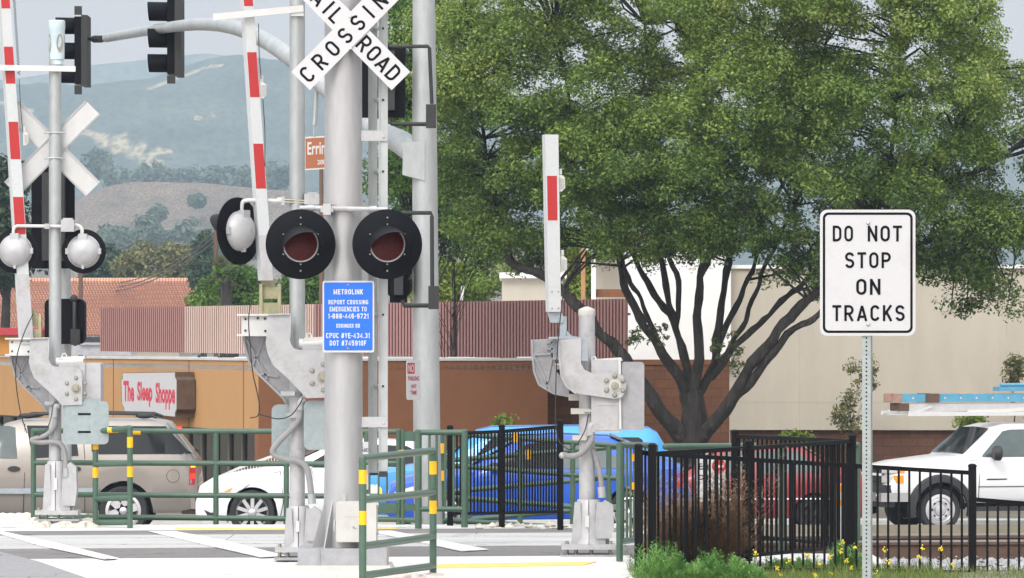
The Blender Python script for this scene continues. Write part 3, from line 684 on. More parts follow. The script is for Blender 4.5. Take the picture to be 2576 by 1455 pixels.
def base_casting(t, xc, yb, Y, w_, h_, k):
    """bolted flange, tapered split casting and a junction box at the foot of a gate pole (pixel sizes)"""
    hx = w_/2; mb = MB()
    mb.pbox(xc-hx, yb-7*k, xc+hx, yb, Y-hx/F*Y*.8, hx/F*Y*1.6); build(mb, 'base_plate', M['casting'], t)
    mb = MB(); mb.pbox(xc-hx*.97, yb-33*k, xc+hx*.97, yb-20*k, Y-hx/F*Y*.75, hx/F*Y*1.5)
    c = P(xc, 0, Y).x; z0, z1 = P(0, yb-33*k, Y).z, P(0, yb-h_, Y).z; sx = 1/F*Y
    prof = [(.60*hx*sx, z0), (.47*hx*sx, z0+.06), (.44*hx*sx, lerp(z0, z1, .6)), (.40*hx*sx, z1-.01), (.36*hx*sx, z1)]
    for s in (-1, 1):                                    # two halves with a dark seam between them
        vs = []; fs = []; n = 10
        for r, z in prof: vs += [Vector((c+s*(.004+r*math.cos(R(-90+180*i/n))) if True else 0, Y+r*math.sin(R(-90+180*i/n)), z)) for i in range(n+1)]
        for j in range(len(prof)-1):
            for i in range(n): fs.append((j*(n+1)+i, j*(n+1)+i+1, (j+1)*(n+1)+i+1, (j+1)*(n+1)+i))
        mb.add(vs, fs, True)
    for s in (-1, 1): mb.prism([P(xc+s*hx*.2, yb-33*k, Y-.1), P(xc+s*hx*.62, yb-33*k, Y-.1), P(xc+s*hx*.5, yb-h_*.95, Y-.1), P(xc+s*hx*.3, yb-h_*.95, Y-.1)], (0, .02, 0))
    build(mb, 'pole_base', M['silver'], t)
    mb = MB()
    for x in (-.78, -.45, .1, .78):
        for yy in (-.06, .06): mb.tube([P(xc+hx*x, yb-2*k, Y+yy-.02), P(xc+hx*x, yb-42*k, Y+yy-.02)], 5*k*sx, 6)
    build(mb, 'anchor_bolts', M['brass'], t)
    mb = MB(); mb.pbox(xc-hx*.12, yb-h_*.72, xc+hx*.02, yb-h_*.52, Y-.46*hx*sx-.012, .004); build(mb, 'sticker', M['white'], t)
    mb = MB(); mb.pprism([(xc+hx*.32, yb-48*k), (xc+hx*.38, yb-h_*.9), (xc+hx*.6, yb-h_*.98), (xc+hx*.88, yb-h_*.9), (xc+hx*.92, yb-h_*.5), (xc+hx*.82, yb-48*k)], Y-.12, .17)
    mb.pbox(xc+hx*.45, yb-48*k, xc+hx*.75, yb-20*k, Y-.06, .1)
    build(mb, 'junction_box', M['silver'], t)
    return t

# ------------------------------------------------------------------ the two long-armed gates (left and middle)
def long_gate(label, Y, fx, fy, xp, ybase, ytop, rp, armargs, base, lights, bar_px, armlight, bell, crossbuck=None, full_box=False, grp='crossing gate signals'):
    """fx, fy map the middle gate's pixels onto this one"""
    t = thing('crossing_gate', label, 'crossing gate', P(xp, ybase, Y), grp)
    m = lambda pts: [(fx(x), fy(y)) for x, y in pts]
    k = fx(1)-fx(0); sx = Y/F
    mb = MB(); mb.tube([P(xp, ybase-20, Y), P(xp, fy(870), Y)], rp*sx, 20); build(mb, 'pole', M['silver'], t)
    mb = MB(); mb.tube([P(xp, fy(870), Y), P(xp, ytop, Y)], rp*sx*1.0, 20); build(mb, 'pole', M['galv'], t)
    base_casting(t, xp+4*k, ybase, Y, *base, k)
    # rear and front counterweight plates, with the ribs of the rear one
    dz = Vector((0, 0, 0))
    mb = MB(); rp_ = m([(611, 843), (618, 877), (627, 912), (649, 940), (690, 980), (712, 1002), (724, 1022), (738, 1022), (738, 955), (690, 917), (673, 888), (668, 863), (672, 843)])
    mb.pprism(rp_, Y+.20, .018)
    for a, b in (((612, 843), (618, 877)), ((618, 877), (627, 912)), ((627, 912), (649, 940)), ((649, 940), (690, 980)), ((690, 980), (712, 1002)), ((712, 1002), (724, 1022))):
        a, b = m([a, b]); mb.bar(P(*a, Y+.20), P(*b, Y+.20), .018, .05, (0, 1, 0))
    for a, b in (((618, 850), (672, 955)), ((665, 850), (634, 922)), ((645, 940), (700, 948)), ((655, 915), (672, 950))):
        a, b = m([a, b]); mb.bar(P(*a, Y+.19), P(*b, Y+.19), .014, .022, (0, 1, 0))
    build(mb, 'counterweight_arm', M['casting'], t)
    mb = MB(); fp = m([(674, 792), (731, 790), (729, 850), (731, 864), (737, 875), (748, 880), (813, 882), (826, 890), (832, 905), (832, 1000), (771, 1002), (726, 955), (685, 917), (673, 888), (668, 863), (671, 841)])
    mb.pprism(fp, Y-.22, .03)
    for a, b in (((731, 790), (729, 850)), ((674, 792), (731, 790))):
        a, b = m([a, b]); mb.bar(P(*a, Y-.21), P(*b, Y-.21), .012, .07, (0, 1, 0))
    build(mb, 'counterweight_arm', M['silver'], t)
    mb = MB(); a = m([(608, 794), (674, 842)]); mb.pbox(*a[0], *a[1], Y-.05, .02)
    for y0, y1 in ((790, 795), (841, 846)):
        q = m([(595, y0), (674, y1)]); mb.pbox(*q[0], *q[1], Y-.09, .34)
    build(mb, 'arm_bracket', M['white'], t)
    mb = MB(); mb.mi = 0
    for x, y in ((617, 803), (648, 801), (666, 802), (617, 832), (667, 833)):
        q = m([(x, y)])[0]; mb.lathe([(0, .012), (.009, .01), (.011, 0)], P(*q, Y-.051), (0, -1, 0), 8)
    for x, y in ((732, 800), (732, 838)):
        pass
    build(mb, 'bolts', M['trim'], t)
    mb = MB()
    for x0, x1 in ((652, 660), (698, 706)): 
        q = m([(x0, 715), (x1, 792)]); mb.pbox(*q[0], *q[1], Y-.03, .12)
    q = m([(660, 722), (698, 752)]); mb.pbox(*q[0], *q[1], Y+.02, .03); q = m([(660, 762), (698, 791)]); mb.pbox(*q[0], *q[1], Y-.01, .06)
    q = m([(657, 700), (690, 730)]); mb.pbox(*q[0], *q[1], Y+.055, .02)
    build(mb, 'arm_hinge', M['khaki'], t)
    ao = arm(t, Y-.06, **armargs)
    for x, y in armlight: arm_light(ao, x, y, Y-.04, k)
    wp = armargs
    # pivot with its ring of bolts
    mb = MB(); pc = m([(813, 949)])[0]; bolts_ring(mb, P(*pc, Y-.22), 32*k*sx, 6, 0, 6.5*k*sx); mb.lathe([(0, .03), (8*k*sx, .028), (9*k*sx, .005), (15*k*sx, .004), (15*k*sx, 0)], P(*pc, Y-.22), (0, -1, 0), 16)
    build(mb, 'pivot_bolts', M['brass'], t)
    # mechanism housing and motor
    mb = MB(); q = m([(748, 868), (880, 1085)]); mb.pbox(fx(760), fy(868), fx(840), fy(1000), Y-.17, .30)
    build(mb, 'mechanism_box', M['silver'], t)
    mb = MB(); q = m([(840, 868), (892, 1018)]); a, b = P(q[0][0], q[1][1], Y), P(q[1][0], q[0][1], Y); c = (a+b)/2
    mb.prism([Vector((u, Y-.14, v)) for u, v in rrect(c.x, c.z, b.x-a.x, b.z-a.z, .03)], (0, .36, 0)); build(mb, 'counterweight_box', M['casting'] if False else M['silver'], t)
    mb = MB(); a, b = m([(752, 867), (836, 861)]); mb.tube([P(*a, Y-.08), P(*b, Y-.08)], 13*k*sx, 18); mb.tube([P(*a, Y-.08), P(a[0]+10*k, a[1], Y-.08)], 15*k*sx, 18)
    c = m([(776, 847)])[0]; mb.tube([P(c[0]-6*k, c[1]+6*k, Y-.1), P(c[0]-5*k, c[1]-6*k, Y-.1), P(c[0]+4*k, c[1]-8*k, Y-.1), P(c[0]+8*k, c[1], Y-.1), P(c[0]+5*k, c[1]+8*k, Y-.1)], 2.4*k*sx, 8)
    mb.prism([P(*q, Y-.12) for q in m([(764, 850), (840, 846), (840, 856), (762, 858)])], (0, .2, 0))
    build(mb, 'motor', M['white'], t)
    if crossbuck: crossbuck(t)
    # flat bar high on the pole
    mb = MB(); (xa, ya), (xb, yb_) = bar_px; mb.bar(P(xa, ya, Y-.13), P(xb, yb_, Y-.10), .02, 17*k*sx); mb.pbox(xp-16*k, (ya+yb_)/2-8*k, xp+16*k, (ya+yb_)/2+8*k, Y-.1, .16)
    build(mb, 'support_bar', M['white'], t)
    if bell:
        bx, y0, y1, rb = bell; mb = MB(); zc = P(bx, y1, Y); hgt = (y1-y0)*sx
        mb.lathe([(rb*sx*.85, 0), (rb*sx*.95, hgt*.02), (rb*sx*1.0, hgt*.75), (rb*sx*1.05, hgt*.8), (rb*sx*1.05, hgt*.98), (rb*sx*.95, hgt), (0, hgt)], zc, (0, 0, 1), 28)
        mb.lathe([(rb*sx*1.0, -.05), (rb*sx*.8, -.05), (rb*sx*.8, .01)], zc, (0, 0, 1), 24)
        mb.use(1)
        for a in (-155, -62, 20): 
            d = Vector((math.sin(R(a)), -math.cos(R(a)), 0)) if False else Vector((math.cos(R(a)), math.sin(R(a)), 0)); s_ = Vector((-d.y, d.x, 0))
            cc = zc+Vector((0, 0, hgt*.42)); N = 16
            mb.add([Vector((zc.x, zc.y, 0))+ (d*math.cos(R(25)*math.cos(2*math.pi*i/N))+s_*math.sin(R(25)*math.cos(2*math.pi*i/N)))*(rb*sx*.995+.002)+Vector((0, 0, cc.z+hgt*.23*math.sin(2*math.pi*i/N))) for i in range(N)], [tuple(range(N))])
        build(mb, 'bell', [M['bellblue'], M['bellhole']], t)
    return t
M['bellblue'] = mat('pale blue plastic', (.50, .60, .64), .45)
M['bellhole'] = mat('beige bell mouth', (.30, .27, .22), .7)

# middle gate --------------------------------------------------------------------------------------
Y = 42.4
ident = lambda v: v
tg = long_gate('tall crossing gate with raised red and white arm, left of the big mast', Y, ident, ident, 747.5, 1410, -220, 19.5,
    dict(fl0=658, fl1=561, y0=706, y1=-780, wd0=29, wd1=20, reds=[(475, 362), (245, 132), (16, -100), (-215, -330), (-440, -550)], greys=[(706, 592)]),
    (124, 138), None, ((536, 44), (763, 22)), [(662, 226)], (747.5, -330, -210, 22))
po = flasher(tg, P(598, 582, Y-.05), (-.80, .59, -.03), .30, .165, hood=.25)
mb = MB(); mb.tube(smooth_path([(607, 545), (609, 512), (622, 505), (648, 505), (760, 507)], Y-.02), .019, 12)
mb.tube([P(697, 505, Y-.02), P(716, 505, Y-.02)], .028, 12); build(mb, 'lamp_arm', M['white'], tg)
mb = MB(); mb.pbox(708, 494, 716, 517, Y-.07, .1); mb.pbox(765, 488, 802, 514, Y-.1, .2); mb.pbox(772, 484, 798, 490, Y-.08, .16); build(mb, 'junction_box', M['silver'], tg)
mb = MB(); mb.tube([P(716, 503, Y-.06), P(770, 506, Y-.06)], .009, 8); mb.tube([P(716, 509, Y-.06), P(770, 511, Y-.06)], .009, 8); build(mb, 'clamp', M['brass'], tg)
for (x0, x1, y0, y1, yo) in ((683, 772, 1018, 1152, .16), (764, 850, 1008, 1132, -.14)):
    mb = MB(); a = P(x0, y1, Y+yo); b = P(x1, y0, Y+yo); c = (a+b)/2
    mb.prism([Vector((u, Y+yo, v)) for u, v in rrect(c.x, c.z, b.x-a.x, b.z-a.z, .055)], (0, .022, 0)); build(mb, 'guard_plate', M['zinc'], tg)
mb = MB(); mb.tube(smooth_path([(757, 1026), (752, 1055), (730, 1082), (698, 1115), (686, 1135), (696, 1148), (722, 1156), (748, 1160), (768, 1172), (777, 1200), (783, 1246)], Y-.10), .028, 12); build(mb, 'flexible_conduit', M['conduit'], tg)
mb = MB(); mb.tube(smooth_path([(768, 1004), (757, 1010), (755, 1032)], Y-.10), .035, 12); mb.tube([P(783, 1243, Y-.1), P(785, 1268, Y-.1)], .036, 12); build(mb, 'conduit_elbow', M['galv'], tg); mb = MB(); mb.pbox(706, 985, 742, 996, Y-.14, .2); mb.pbox(722, 1040, 760, 1052, Y-.10, .2); build(mb, 'clamp', M['galv'], tg)
mb = MB(); mb.tube(smooth_path([(646, 712), (626, 790), (630, 880), (636, 940), (646, 985), (652, 1020), (648, 1046), (628, 1052)], Y-.25), .0055, 6); build(mb, 'cable', M['wire'], tg); mb = MB()
mb.tube(smooth_path([(650, 1042), (672, 1048), (700, 1054), (730, 1046), (752, 1020), (762, 1000)], Y-.25), .0055, 6); build(mb, 'cable', M['wire'], tg); mb = MB()
mb.tube(smooth_path([(650, 60), (652, 140), (657, 200)], Y-.1), .004, 6); mb.tube(smooth_path([(661, 250), (666, 330), (660, 330), (672, 560)][:2]+[(666, 420)], Y-.1), .004, 6)
build(mb, 'cable', M['wire'], tg)

# left gate ----------------------------------------------------------------------------------------
Y = 50.4
lx = lambda v: 137+(v-747)*.82
ly = lambda v: 852+(v-792)*.80
def lbuck(t):
    mb = MB()
    for a in (45, -45):
        c, u, v = blade(mb, (131, 374), a if a > 0 else -45, 1.22, .215, Y+.085+(.006 if a < 0 else 0))
        for s in (-1, 1):
            for o in (.092, .102): mb.bar(c-u*.61+v*s*o+Vector((0, -.004, 0)), c+u*.61+v*s*o+Vector((0, -.004, 0)), .004, .01, (0, 1, 0))
    build(mb, 'crossbuck', M['buckback'], t)
    mb = MB()
    for y in (336, 400): mb.tube([P(112, y, Y-.03), P(125, y-2, Y-.065), P(150, y-2, Y-.065), P(163, y, Y-.03)], .008, 8)
    build(mb, 'u_bolts', M['galv'], t)
M['buckback'] = mat('unpainted aluminium sign back', (.55, .55, .55), .5, .15, .08, 5, dirt=(.42, .42, .42), dscale=4, damt=.4)
tl = long_gate('crossing gate with the back of an X crossbuck, at the far left', Y, lx, ly, 138.5, 1312, 60, 15.5,
    dict(fl0=54, fl1=-41, y0=867, y1=-700, wd0=31, wd1=18, reds=[(590, 496), (401, 307), (211, 118), (22, -70), (-165, -255)], greys=[(867, 690)]),
    (112, 152), None, ((-60, 170), (190, 174)), [(65, 348)], (143, 52, 152, 20), lbuck)
for x, y in ((40, 632), (211, 633)): flasher(tl, P(x, y, Y-.02), (.06, .99, -.03), .235, .165, hood=.22)
mb = MB()
mb.tube(smooth_path([(205, 596), (206, 578), (196, 568), (180, 568)], Y-.09), .020, 12); mb.tube(smooth_path([(34, 600), (34, 580), (41, 570), (60, 569), (170, 570)], Y-.09), .017, 12); build(mb, 'lamp_arm', M['white'], tl)
mb = MB(); mb.pbox(153, 553, 186, 583, Y-.17, .14); mb.pbox(158, 549, 182, 554, Y-.15, .1); mb.pbox(112, 563, 124, 576, Y-.13, .05); build(mb, 'junction_box', M['silver'], tl)
mb = MB(); Yp = Y-.2; a = P(163, 1118, Yp); b = P(273, 1010, Yp); c = (a+b)/2
mb.prism([Vector((u, Yp, v)) for u, v in rrect(c.x, c.z, b.x-a.x, b.z-a.z, .05)], (0, .015, 0)); mb.prism([Vector((u-.02, Yp+.017, v+.03)) for u, v in rrect(c.x-.03, c.z, .4, b.z-a.z, .03)], (0, .01, 0)); build(mb, 'guard_plate', M['zinc'], tl)
mb = MB()
for y in (1042, 1087): mb.pbox(196, y-2.5, 228, y+2.5, Yp-.004, .003)
build(mb, 'guard_slots', M['disc'], tl)
mb = MB(); mb.tube(smooth_path([(139, 1052), (136, 1075), (115, 1095), (88, 1104), (80, 1108), (100, 1113), (135, 1112), (155, 1120), (164, 1145), (166, 1182)], Y-.10), .026, 12); build(mb, 'flexible_conduit', M['conduit'], tl)
mb = MB(); mb.tube(smooth_path([(150, 1022), (141, 1024), (139, 1050)], Y-.10), .032, 12); mb.tube([P(166, 1178, Y-.1), P(167, 1200, Y-.1)], .034, 12); build(mb, 'conduit_elbow', M['galv'], tl); mb = MB(); mb.pbox(112, 1010, 136, 1019, Y-.1, .15); build(mb, 'clamp', M['galv'], tl)
mb = MB(); mb.tube(smooth_path([(83, 790), (60, 840), (42, 900), (40, 960), (52, 1040), (68, 1090), (108, 1140)][:6], Y-.25), .006, 6); build(mb, 'cable', M['wire'], tl); mb = MB()
mb.tube(smooth_path([(134, 1015), (126, 1060), (112, 1085), (96, 1098)], Y-.2), .005, 6); build(mb, 'cable', M['wire'], tl); mb = MB()
mb.tube(smooth_path([(48, 200), (52, 270), (57, 330)], Y-.08), .004, 6); build(mb, 'cable', M['wire'], tl)
mb = MB(); pts = []
for i in range(160):
    f = i/160; pts.append(P(lerp(35, 48, f)+3.2*math.sin(i*1.0), lerp(-10, 190, f), Y-.07))
mb.tube(pts, .004, 5); build(mb, 'coiled_cable', M['wire'], tl)

# right gate: short pedestrian arm -----------------------------------------------------------------
Y = 43.5; sx = Y/F
t = thing('crossing_gate', 'short pedestrian crossing gate with one red stripe, in front of the tree', 'crossing gate', P(1476, 1403, Y), 'crossing gate signals')
mb = MB(); mb.tube([P(1476, 1290, Y), P(1476, 790, Y)], 20*sx, 22); build(mb, 'pole', M['silver'], t)
mb = MB(); mb.lathe([(21.5*sx, -.05), (21.5*sx, 0), (19*sx, .012), (4*sx, .034), (0, .035)], P(1475.5, 781, Y), (0, 0, 1), 8); build(mb, 'pole_cap', M['footing'], t)
base_casting(t, 1480, 1403, Y, 140, 147, 1.0)
mb = MB(); mb.pprism([(1337, 855), (1390, 852), (1392, 895), (1400, 935), (1431, 975), (1431, 997), (1392, 990), (1355, 968), (1343, 936), (1339, 895)], Y+.20, .018)
ol = [(1337, 855), (1339, 895), (1343, 936), (1355, 968), (1392, 990), (1431, 997)]
for a, b in zip(ol, ol[1:]): mb.bar(P(*a, Y+.20), P(*b, Y+.20), .018, .05, (0, 1, 0))
for a, b in (((1342, 895), (1385, 985)), ((1390, 890), (1372, 980)), ((1339, 893), (1392, 890)), ((1387, 855), (1389, 900)), ((1375, 862), (1391, 862)), ((1375, 878), (1391, 878))): mb.bar(P(*a, Y+.19), P(*b, Y+.19), .016, .022, (0, 1, 0))
build(mb, 'counterweight_arm', M['casting'], t)
mb = MB(); mb.pprism([(1404, 855), (1462, 852), (1461, 914), (1470, 931), (1487, 938), (1549, 938), (1566, 945), (1575, 962), (1574, 984), (1563, 1000), (1546, 1004), (1448, 990), (1424, 972), (1411, 945), (1407, 905)], Y-.22, .03)
ol = [(1404, 855), (1407, 905), (1411, 945), (1424, 972), (1448, 990)]
for a, b in zip(ol, ol[1:]): mb.bar(P(*a, Y-.215), P(*b, Y-.215), .016, .05, (0, 1, 0))
build(mb, 'counterweight_arm', M['silver'], t)
mb = MB(); bolts_ring(mb, P(1546, 970, Y-.22), 24*sx, 6, 0, 6.5*sx); mb.lathe([(0, .032), (9*sx, .03), (10*sx, .006)], P(1546, 970, Y-.22), (0, -1, 0), 16); build(mb, 'pivot_bolts', M['brass'], t)
mb = MB(); mb.lathe([(15*sx, .006), (16*sx, 0), (0, .0065)], P(1546, 970, Y-.22), (0, -1, 0), 20); build(mb, 'pivot_hub', M['white'], t)
mb = MB(); mb.pbox(1487, 905, 1562, 1088, Y-.17, .30); mb.pbox(1500, 1014, 1556, 1020, Y-.18, .02); mb.prism([P(x, y, Y-.175) for x, y in ((1494, 1010), (1558, 1010), (1552, 1083), (1494, 1083))], (0, .01, 0)); build(mb, 'mechanism_box', M['silver'], t)
mb = MB(); a = P(1562, 1082, Y); b = P(1619, 911, Y); c = (a+b)/2
mb.prism([Vector((u, Y-.15, v)) for u, v in rrect(c.x, c.z, b.x-a.x, b.z-a.z, .03)], (0, .34, 0)); build(mb, 'counterweight_box', M['casting'], t)
mb = MB(); mb.tube([P(1490, 922, Y-.1), P(1550, 919, Y-.1)], 12*sx, 16); mb.prism([P(*q, Y-.16) for q in ((1495, 904), (1562, 900), (1566, 908), (1495, 910))], (0, .3, 0)); mb.bar(P(1558, 905, Y-.17), P(1560, 1080, Y-.17), .02, .03, (0, 1, 0))
mb.tube([P(1488, 912, Y-.1), P(1488, 900, Y-.1), P(1496, 898, Y-.1), P(1500, 906, Y-.1)], 2.6*sx, 8); build(mb, 'motor', M['white'], t)
M['bluesteel'] = mat('blue grey galvanised steel', (.34, .38, .42), .5, .3, .15, 12)
mb = MB(); mb.pprism([(1376, 786), (1412, 786), (1418, 800), (1416, 812), (1384, 812)], Y-.02, .08); mb.pbox(1408, 796, 1425, 852, Y, .05); mb.pprism([(1380, 848), (1440, 846), (1464, 849), (1464, 853), (1380, 853)], Y-.18, .3); mb.pbox(1390, 853, 1404, 905, Y+.02, .02); mb.pbox(1455, 849, 1478, 908, Y-.20, .012); mb.pprism([(1424, 830), (1440, 848), (1424, 848)], Y, .02)
build(mb, 'arm_bracket', M['bluesteel'], t)
mb = MB(); mb.use(0); mb.prism([P(1380, 785, Y-.06), P(1411, 785, Y-.06), P(1404, 339, Y-.06), P(1371, 339, Y-.06)], (-.028, .075, 0))
mb.use(1); mb.add([P(1377.5, 555, Y-.0615), P(1402, 555, Y-.0615), P(1400.5, 443, Y-.0615), P(1375.5, 443, Y-.0615)], [(0, 1, 2, 3)])
ao = build(mb, 'gate_arm', [M['armwhite'], M['red']], t)
for x, y in ((1413, 460), (1418, 664)): arm_light(ao, x, y, Y-.03, 1.0)
mb = MB()
for y in (734, 776):
    for x in (1388, 1404): mb.lathe([(0, .008), (.008, .006), (.009, 0)], P(x, y, Y-.06), (0, -1, 0), 8)
build(mb, 'bolts', M['casting'], ao)
mb = MB(); mb.tube(smooth_path([(1488, 1092), (1486, 1110), (1462, 1140), (1436, 1148), (1414, 1144)], Y-.14), .028, 12); mb.tube(smooth_path([(1490, 1130), (1500, 1160), (1509, 1195), (1513, 1228)], Y-.05), .026, 12); build(mb, 'flexible_conduit', M['conduit'], t)
mb = MB(); mb.tube(smooth_path([(1496, 1065), (1486, 1074), (1485, 1096)], Y-.14), .034, 12); mb.tube([P(1512, 1225, Y-.05), P(1514, 1252, Y-.05)], .036, 12); mb.blob(P(1414, 1146, Y-.14), .030); build(mb, 'conduit_elbow', M['silver'], t)
mb = MB(); mb.pbox(1436, 1028, 1486, 1042, Y-.1, .2); mb.pbox(1440, 1096, 1476, 1108, Y-.1, .2); mb.pbox(1430, 992, 1458, 1008, Y-.02, .1); mb.tube([P(1470, 1035, Y-.11), P(1498, 1034, Y-.11)], .014, 8); build(mb, 'clamp', M['footing'], t)
mb = MB(); mb.tube(smooth_path([(1419, 690), (1416, 740), (1410, 790), (1404, 850), (1398, 960), (1400, 1090), (1425, 1128), (1445, 1124), (1470, 1085), (1480, 1042)], Y-.26), .005, 6); build(mb, 'cable', M['wire'], t)

# ------------------------------------------------------------------ the big mast with the crossbuck that faces us
Y = 40.9; sx = Y/F
t = thing('crossing_mast', 'tall thick aluminium mast carrying the lettered railroad crossing crossbuck', 'signal mast', P(864, 1425, Y))
mb = MB(); mb.tube([P(864, 1376, Y), P(864, 1200, Y), P(863, 0, Y), P(862, -700, Y)], [52*sx, 48.5*sx, 47*sx, 46*sx], 40); build(mb, 'pole', M['mast'], t)
mb = MB()
for a in (-160, -125, -52, -20, 30, 100, 150):
    d = Vector((math.cos(R(a)), math.sin(R(a)), 0)); c = P(864, 1376, Y)
    mb.prism([c+d*46*sx, c+d*84*sx, c+d*82*sx+Vector((0, 0, .02)), c+d*50*sx+Vector((0, 0, 116*sx)), c+d*46*sx+Vector((0, 0, 116*sx))], Vector((-d.y, d.x, 0))*.014)
build(mb, 'base_fins', M['mast'], t)
mb = MB(); c = P(864, 0, Y).x; z0, z1 = P(0, 1418, Y).z, P(0, 1376, Y).z; hw = 111*sx
mb.box((c-hw, Y-hw*.9, z0), (c+hw, Y+hw*.9, z1)); mb.box((c-hw*.52, Y-hw*.93, z0+.004), (c-hw*.50, Y-hw*.9, z1-.004)); build(mb, 'base_box', M['casting'], t)
mb = MB(); z2 = -.02; hw2 = 128*sx; a_, b_ = [(c+x*hw2, Y+y*hw2) for x, y in ((-1, -.85), (1, -.85), (1, .9), (-1, .9))], [(c+x*hw2*.93, Y+y*hw2*.95) for x, y in ((-1, -.85), (1, -.85), (1, .9), (-1, .9))]
mb.add([(x, y, z2) for x, y in a_]+[(x, y, z0) for x, y in b_], [(0, 1, 5, 4), (1, 2, 6, 5), (2, 3, 7, 6), (3, 0, 4, 7), (4, 5, 6, 7)]); build(mb, 'footing', M['footing'], t)
Yb = Y-.30
mb = MB(); a = P(845, 1364, Yb); b = P(946, 1262, Yb); q = (a+b)/2
mb.prism([Vector((u, Yb, v)) for u, v in rrect(q.x, q.z, b.x-a.x, b.z-a.z, .02)], (0, .17, 0)); mb.prism([Vector((u*.985+q.x*.015, Yb+.17, v)) for u, v in rrect(q.x, q.z-.006, b.x-a.x+.02, b.z-a.z, .02)], (0, .03, 0))
M['boxgrey'] = mat('light grey box paint', (.50, .49, .47), .6, 0, .06, 6, dirt=(.36, .35, .33), dscale=4, damt=.35)
bo = build(mb, 'junction_box', M['boxgrey'], t)
mb = MB(); e_ = Yb-.004
for x0, y0, x1, y1 in ((866, 1297, 886, 1300), (874, 1300, 878, 1329), (888, 1297, 908, 1300), (888, 1300, 891, 1329), (888, 1326, 908, 1329), (905, 1312, 908, 1329), (897, 1310, 908, 1313), (911, 1297, 914, 1329)): mb.pbox(x0, y0, x1, y1, e_, .005)
build(mb, 'raised_letters', M['boxgrey'], bo)
mb = MB()
for y in (1270, 1340): mb.tube([P(946, y, Yb+.1), P(952, y, Yb+.1)], .02, 8)
mb.tube([P(842, 1310, Yb+.02), P(840, 1330, Yb), P(845, 1345, Yb+.02)], .01, 8); mb.pbox(857, 1243, 869, 1262, Y-.2, .02); mb.pbox(918, 1243, 930, 1262, Y-.2, .02); build(mb, 'box_fittings', M['galv'], bo)
# crossbuck
Yc = Y-.24
mb = MB(); c1, u1, v1 = blade(mb, (882, 76), -45.5, 1.22, .222, Yc+.012); c2, u2, v2 = blade(mb, (882, 76), 45.5, 1.22, .222, Yc)
cb = build(mb, 'crossbuck', M['signwhite'], t)
mb = MB(); up = 45/12000*Y
def bt(s, c, u, v, yy, along, w_, h_): mb.stroke(s, Vector((c.x, yy, c.z))+u*along, u, v, h_*1.02, h_, .15)
for i, ch in enumerate('CROSSING'):
    bt(ch, c2, u2, v2, Yc-.0015, (-.53, -.376, -.222, -.068, .086, .217, .351, .505)[i], .02 if ch == 'I' else .09, .142)
for i, ch in enumerate('RAIL'):
    bt(ch, c1, u1, v1, Yc+.0105, (-.50, -.386, -.27, -.173)[i], .018 if ch == 'I' else .082, .142)
for i, ch in enumerate('ROAD'):
    bt(ch, c1, u1, v1, Yc+.0105, .165+i*.117, .084, .142)
build(mb, 'lettering', M['disc'], cb)
mb = MB()
for x, y in ((880, 42), (881, 122)): mb.lathe([(0, .01), (.012, .008), (.013, 0)], P(x, y, Yc-.001), (0, -1, 0), 10)
build(mb, 'bolts', M['chrome'], cb)
mb = MB(); mb.pbox(862, 40, 900, 50, Yc+.016, .1); mb.pbox(862, 112, 900, 122, Yc+.016, .1); build(mb, 'sign_bracket', M['galv'], t)
# crossarm and the two red lamps
Yf = Y-.30
for x in (756, 974): flasher(t, P(x, 615, Yf), (.10, -.99, -.04), 87.5*sx, 43*sx, hood=.32, skew=(.13, 0, -.07))
mb = MB(); Ya_ = Y-.2
mb.tube([P(756, 530, Yf+.12), P(756, 524, Ya_), P(780, 524, Ya_), P(974, 528, Ya_), P(974, 540, Yf+.12)], .022, 14); mb.tube([P(775, 524, Ya_), P(790, 524, Ya_)], .03, 12); mb.tube([P(930, 527, Ya_), P(948, 527, Ya_)], .03, 12); build(mb, 'lamp_arm', M['silver'], t)
mb = MB(); mb.pbox(812, 513, 832, 541, Ya_-.06, .14); mb.pbox(806, 520, 838, 534, Ya_-.05, .1); build(mb, 'crossarm_clamp', M['silver'], t)
mb = MB(); mb.tube([P(966, 542, Yf+.14), P(962, 530, Ya_), P(958, 528, Ya_)], .02, 10); build(mb, 'elbow', M['white'], t)
# blue emergency sign
Ys = Y-.215
s_o = thing('emergency_sign', 'blue METROLINK emergency notification sign mounted low on the thick mast', 'sign', P(876, 886, Ys))
mb = plate(Ys, 811, 707, 941, 887, .02, .004); bo = build(mb, 'sign_board', M['signwhite'], s_o)
mb = plate(Ys-.0015, 815, 711, 937, 882, .014, .001); M['blue'] = mat('blue sign sheeting', (.005, .13, .62), .4, 0, .03, 60); build(mb, 'blue_field', M['blue'], bo)
for s, x0, y0, x1, y1, b_ in (('METROLINK', 839, 728, 913, 741, .02), ('REPORT CROSSING', 826, 755, 926, 766, .02), ('EMERGENCIES TO', 829, 772, 922, 784, .02), ('1-888-446-9721', 825, 789, 927, 802, .02),
                          ('ERRINGER RD', 846, 815, 905, 825, .02), ('CPUC #VE-434.31', 820, 838, 930, 851, .02), ('DOT #745910F', 829, 857, 921, 870, .02)): mb = MB(); mb.sword(s, x0, y0, x1, y1, Ys-.0025, .16, .185); build(mb, 'lettering', M['white'], bo)
mb = MB()
for y in (717, 877): mb.lathe([(0, .006), (.008, .004), (.009, 0)], P(875, y, Ys-.0015), (0, -1, 0), 10)
build(mb, 'bolts', M['brass'], bo)
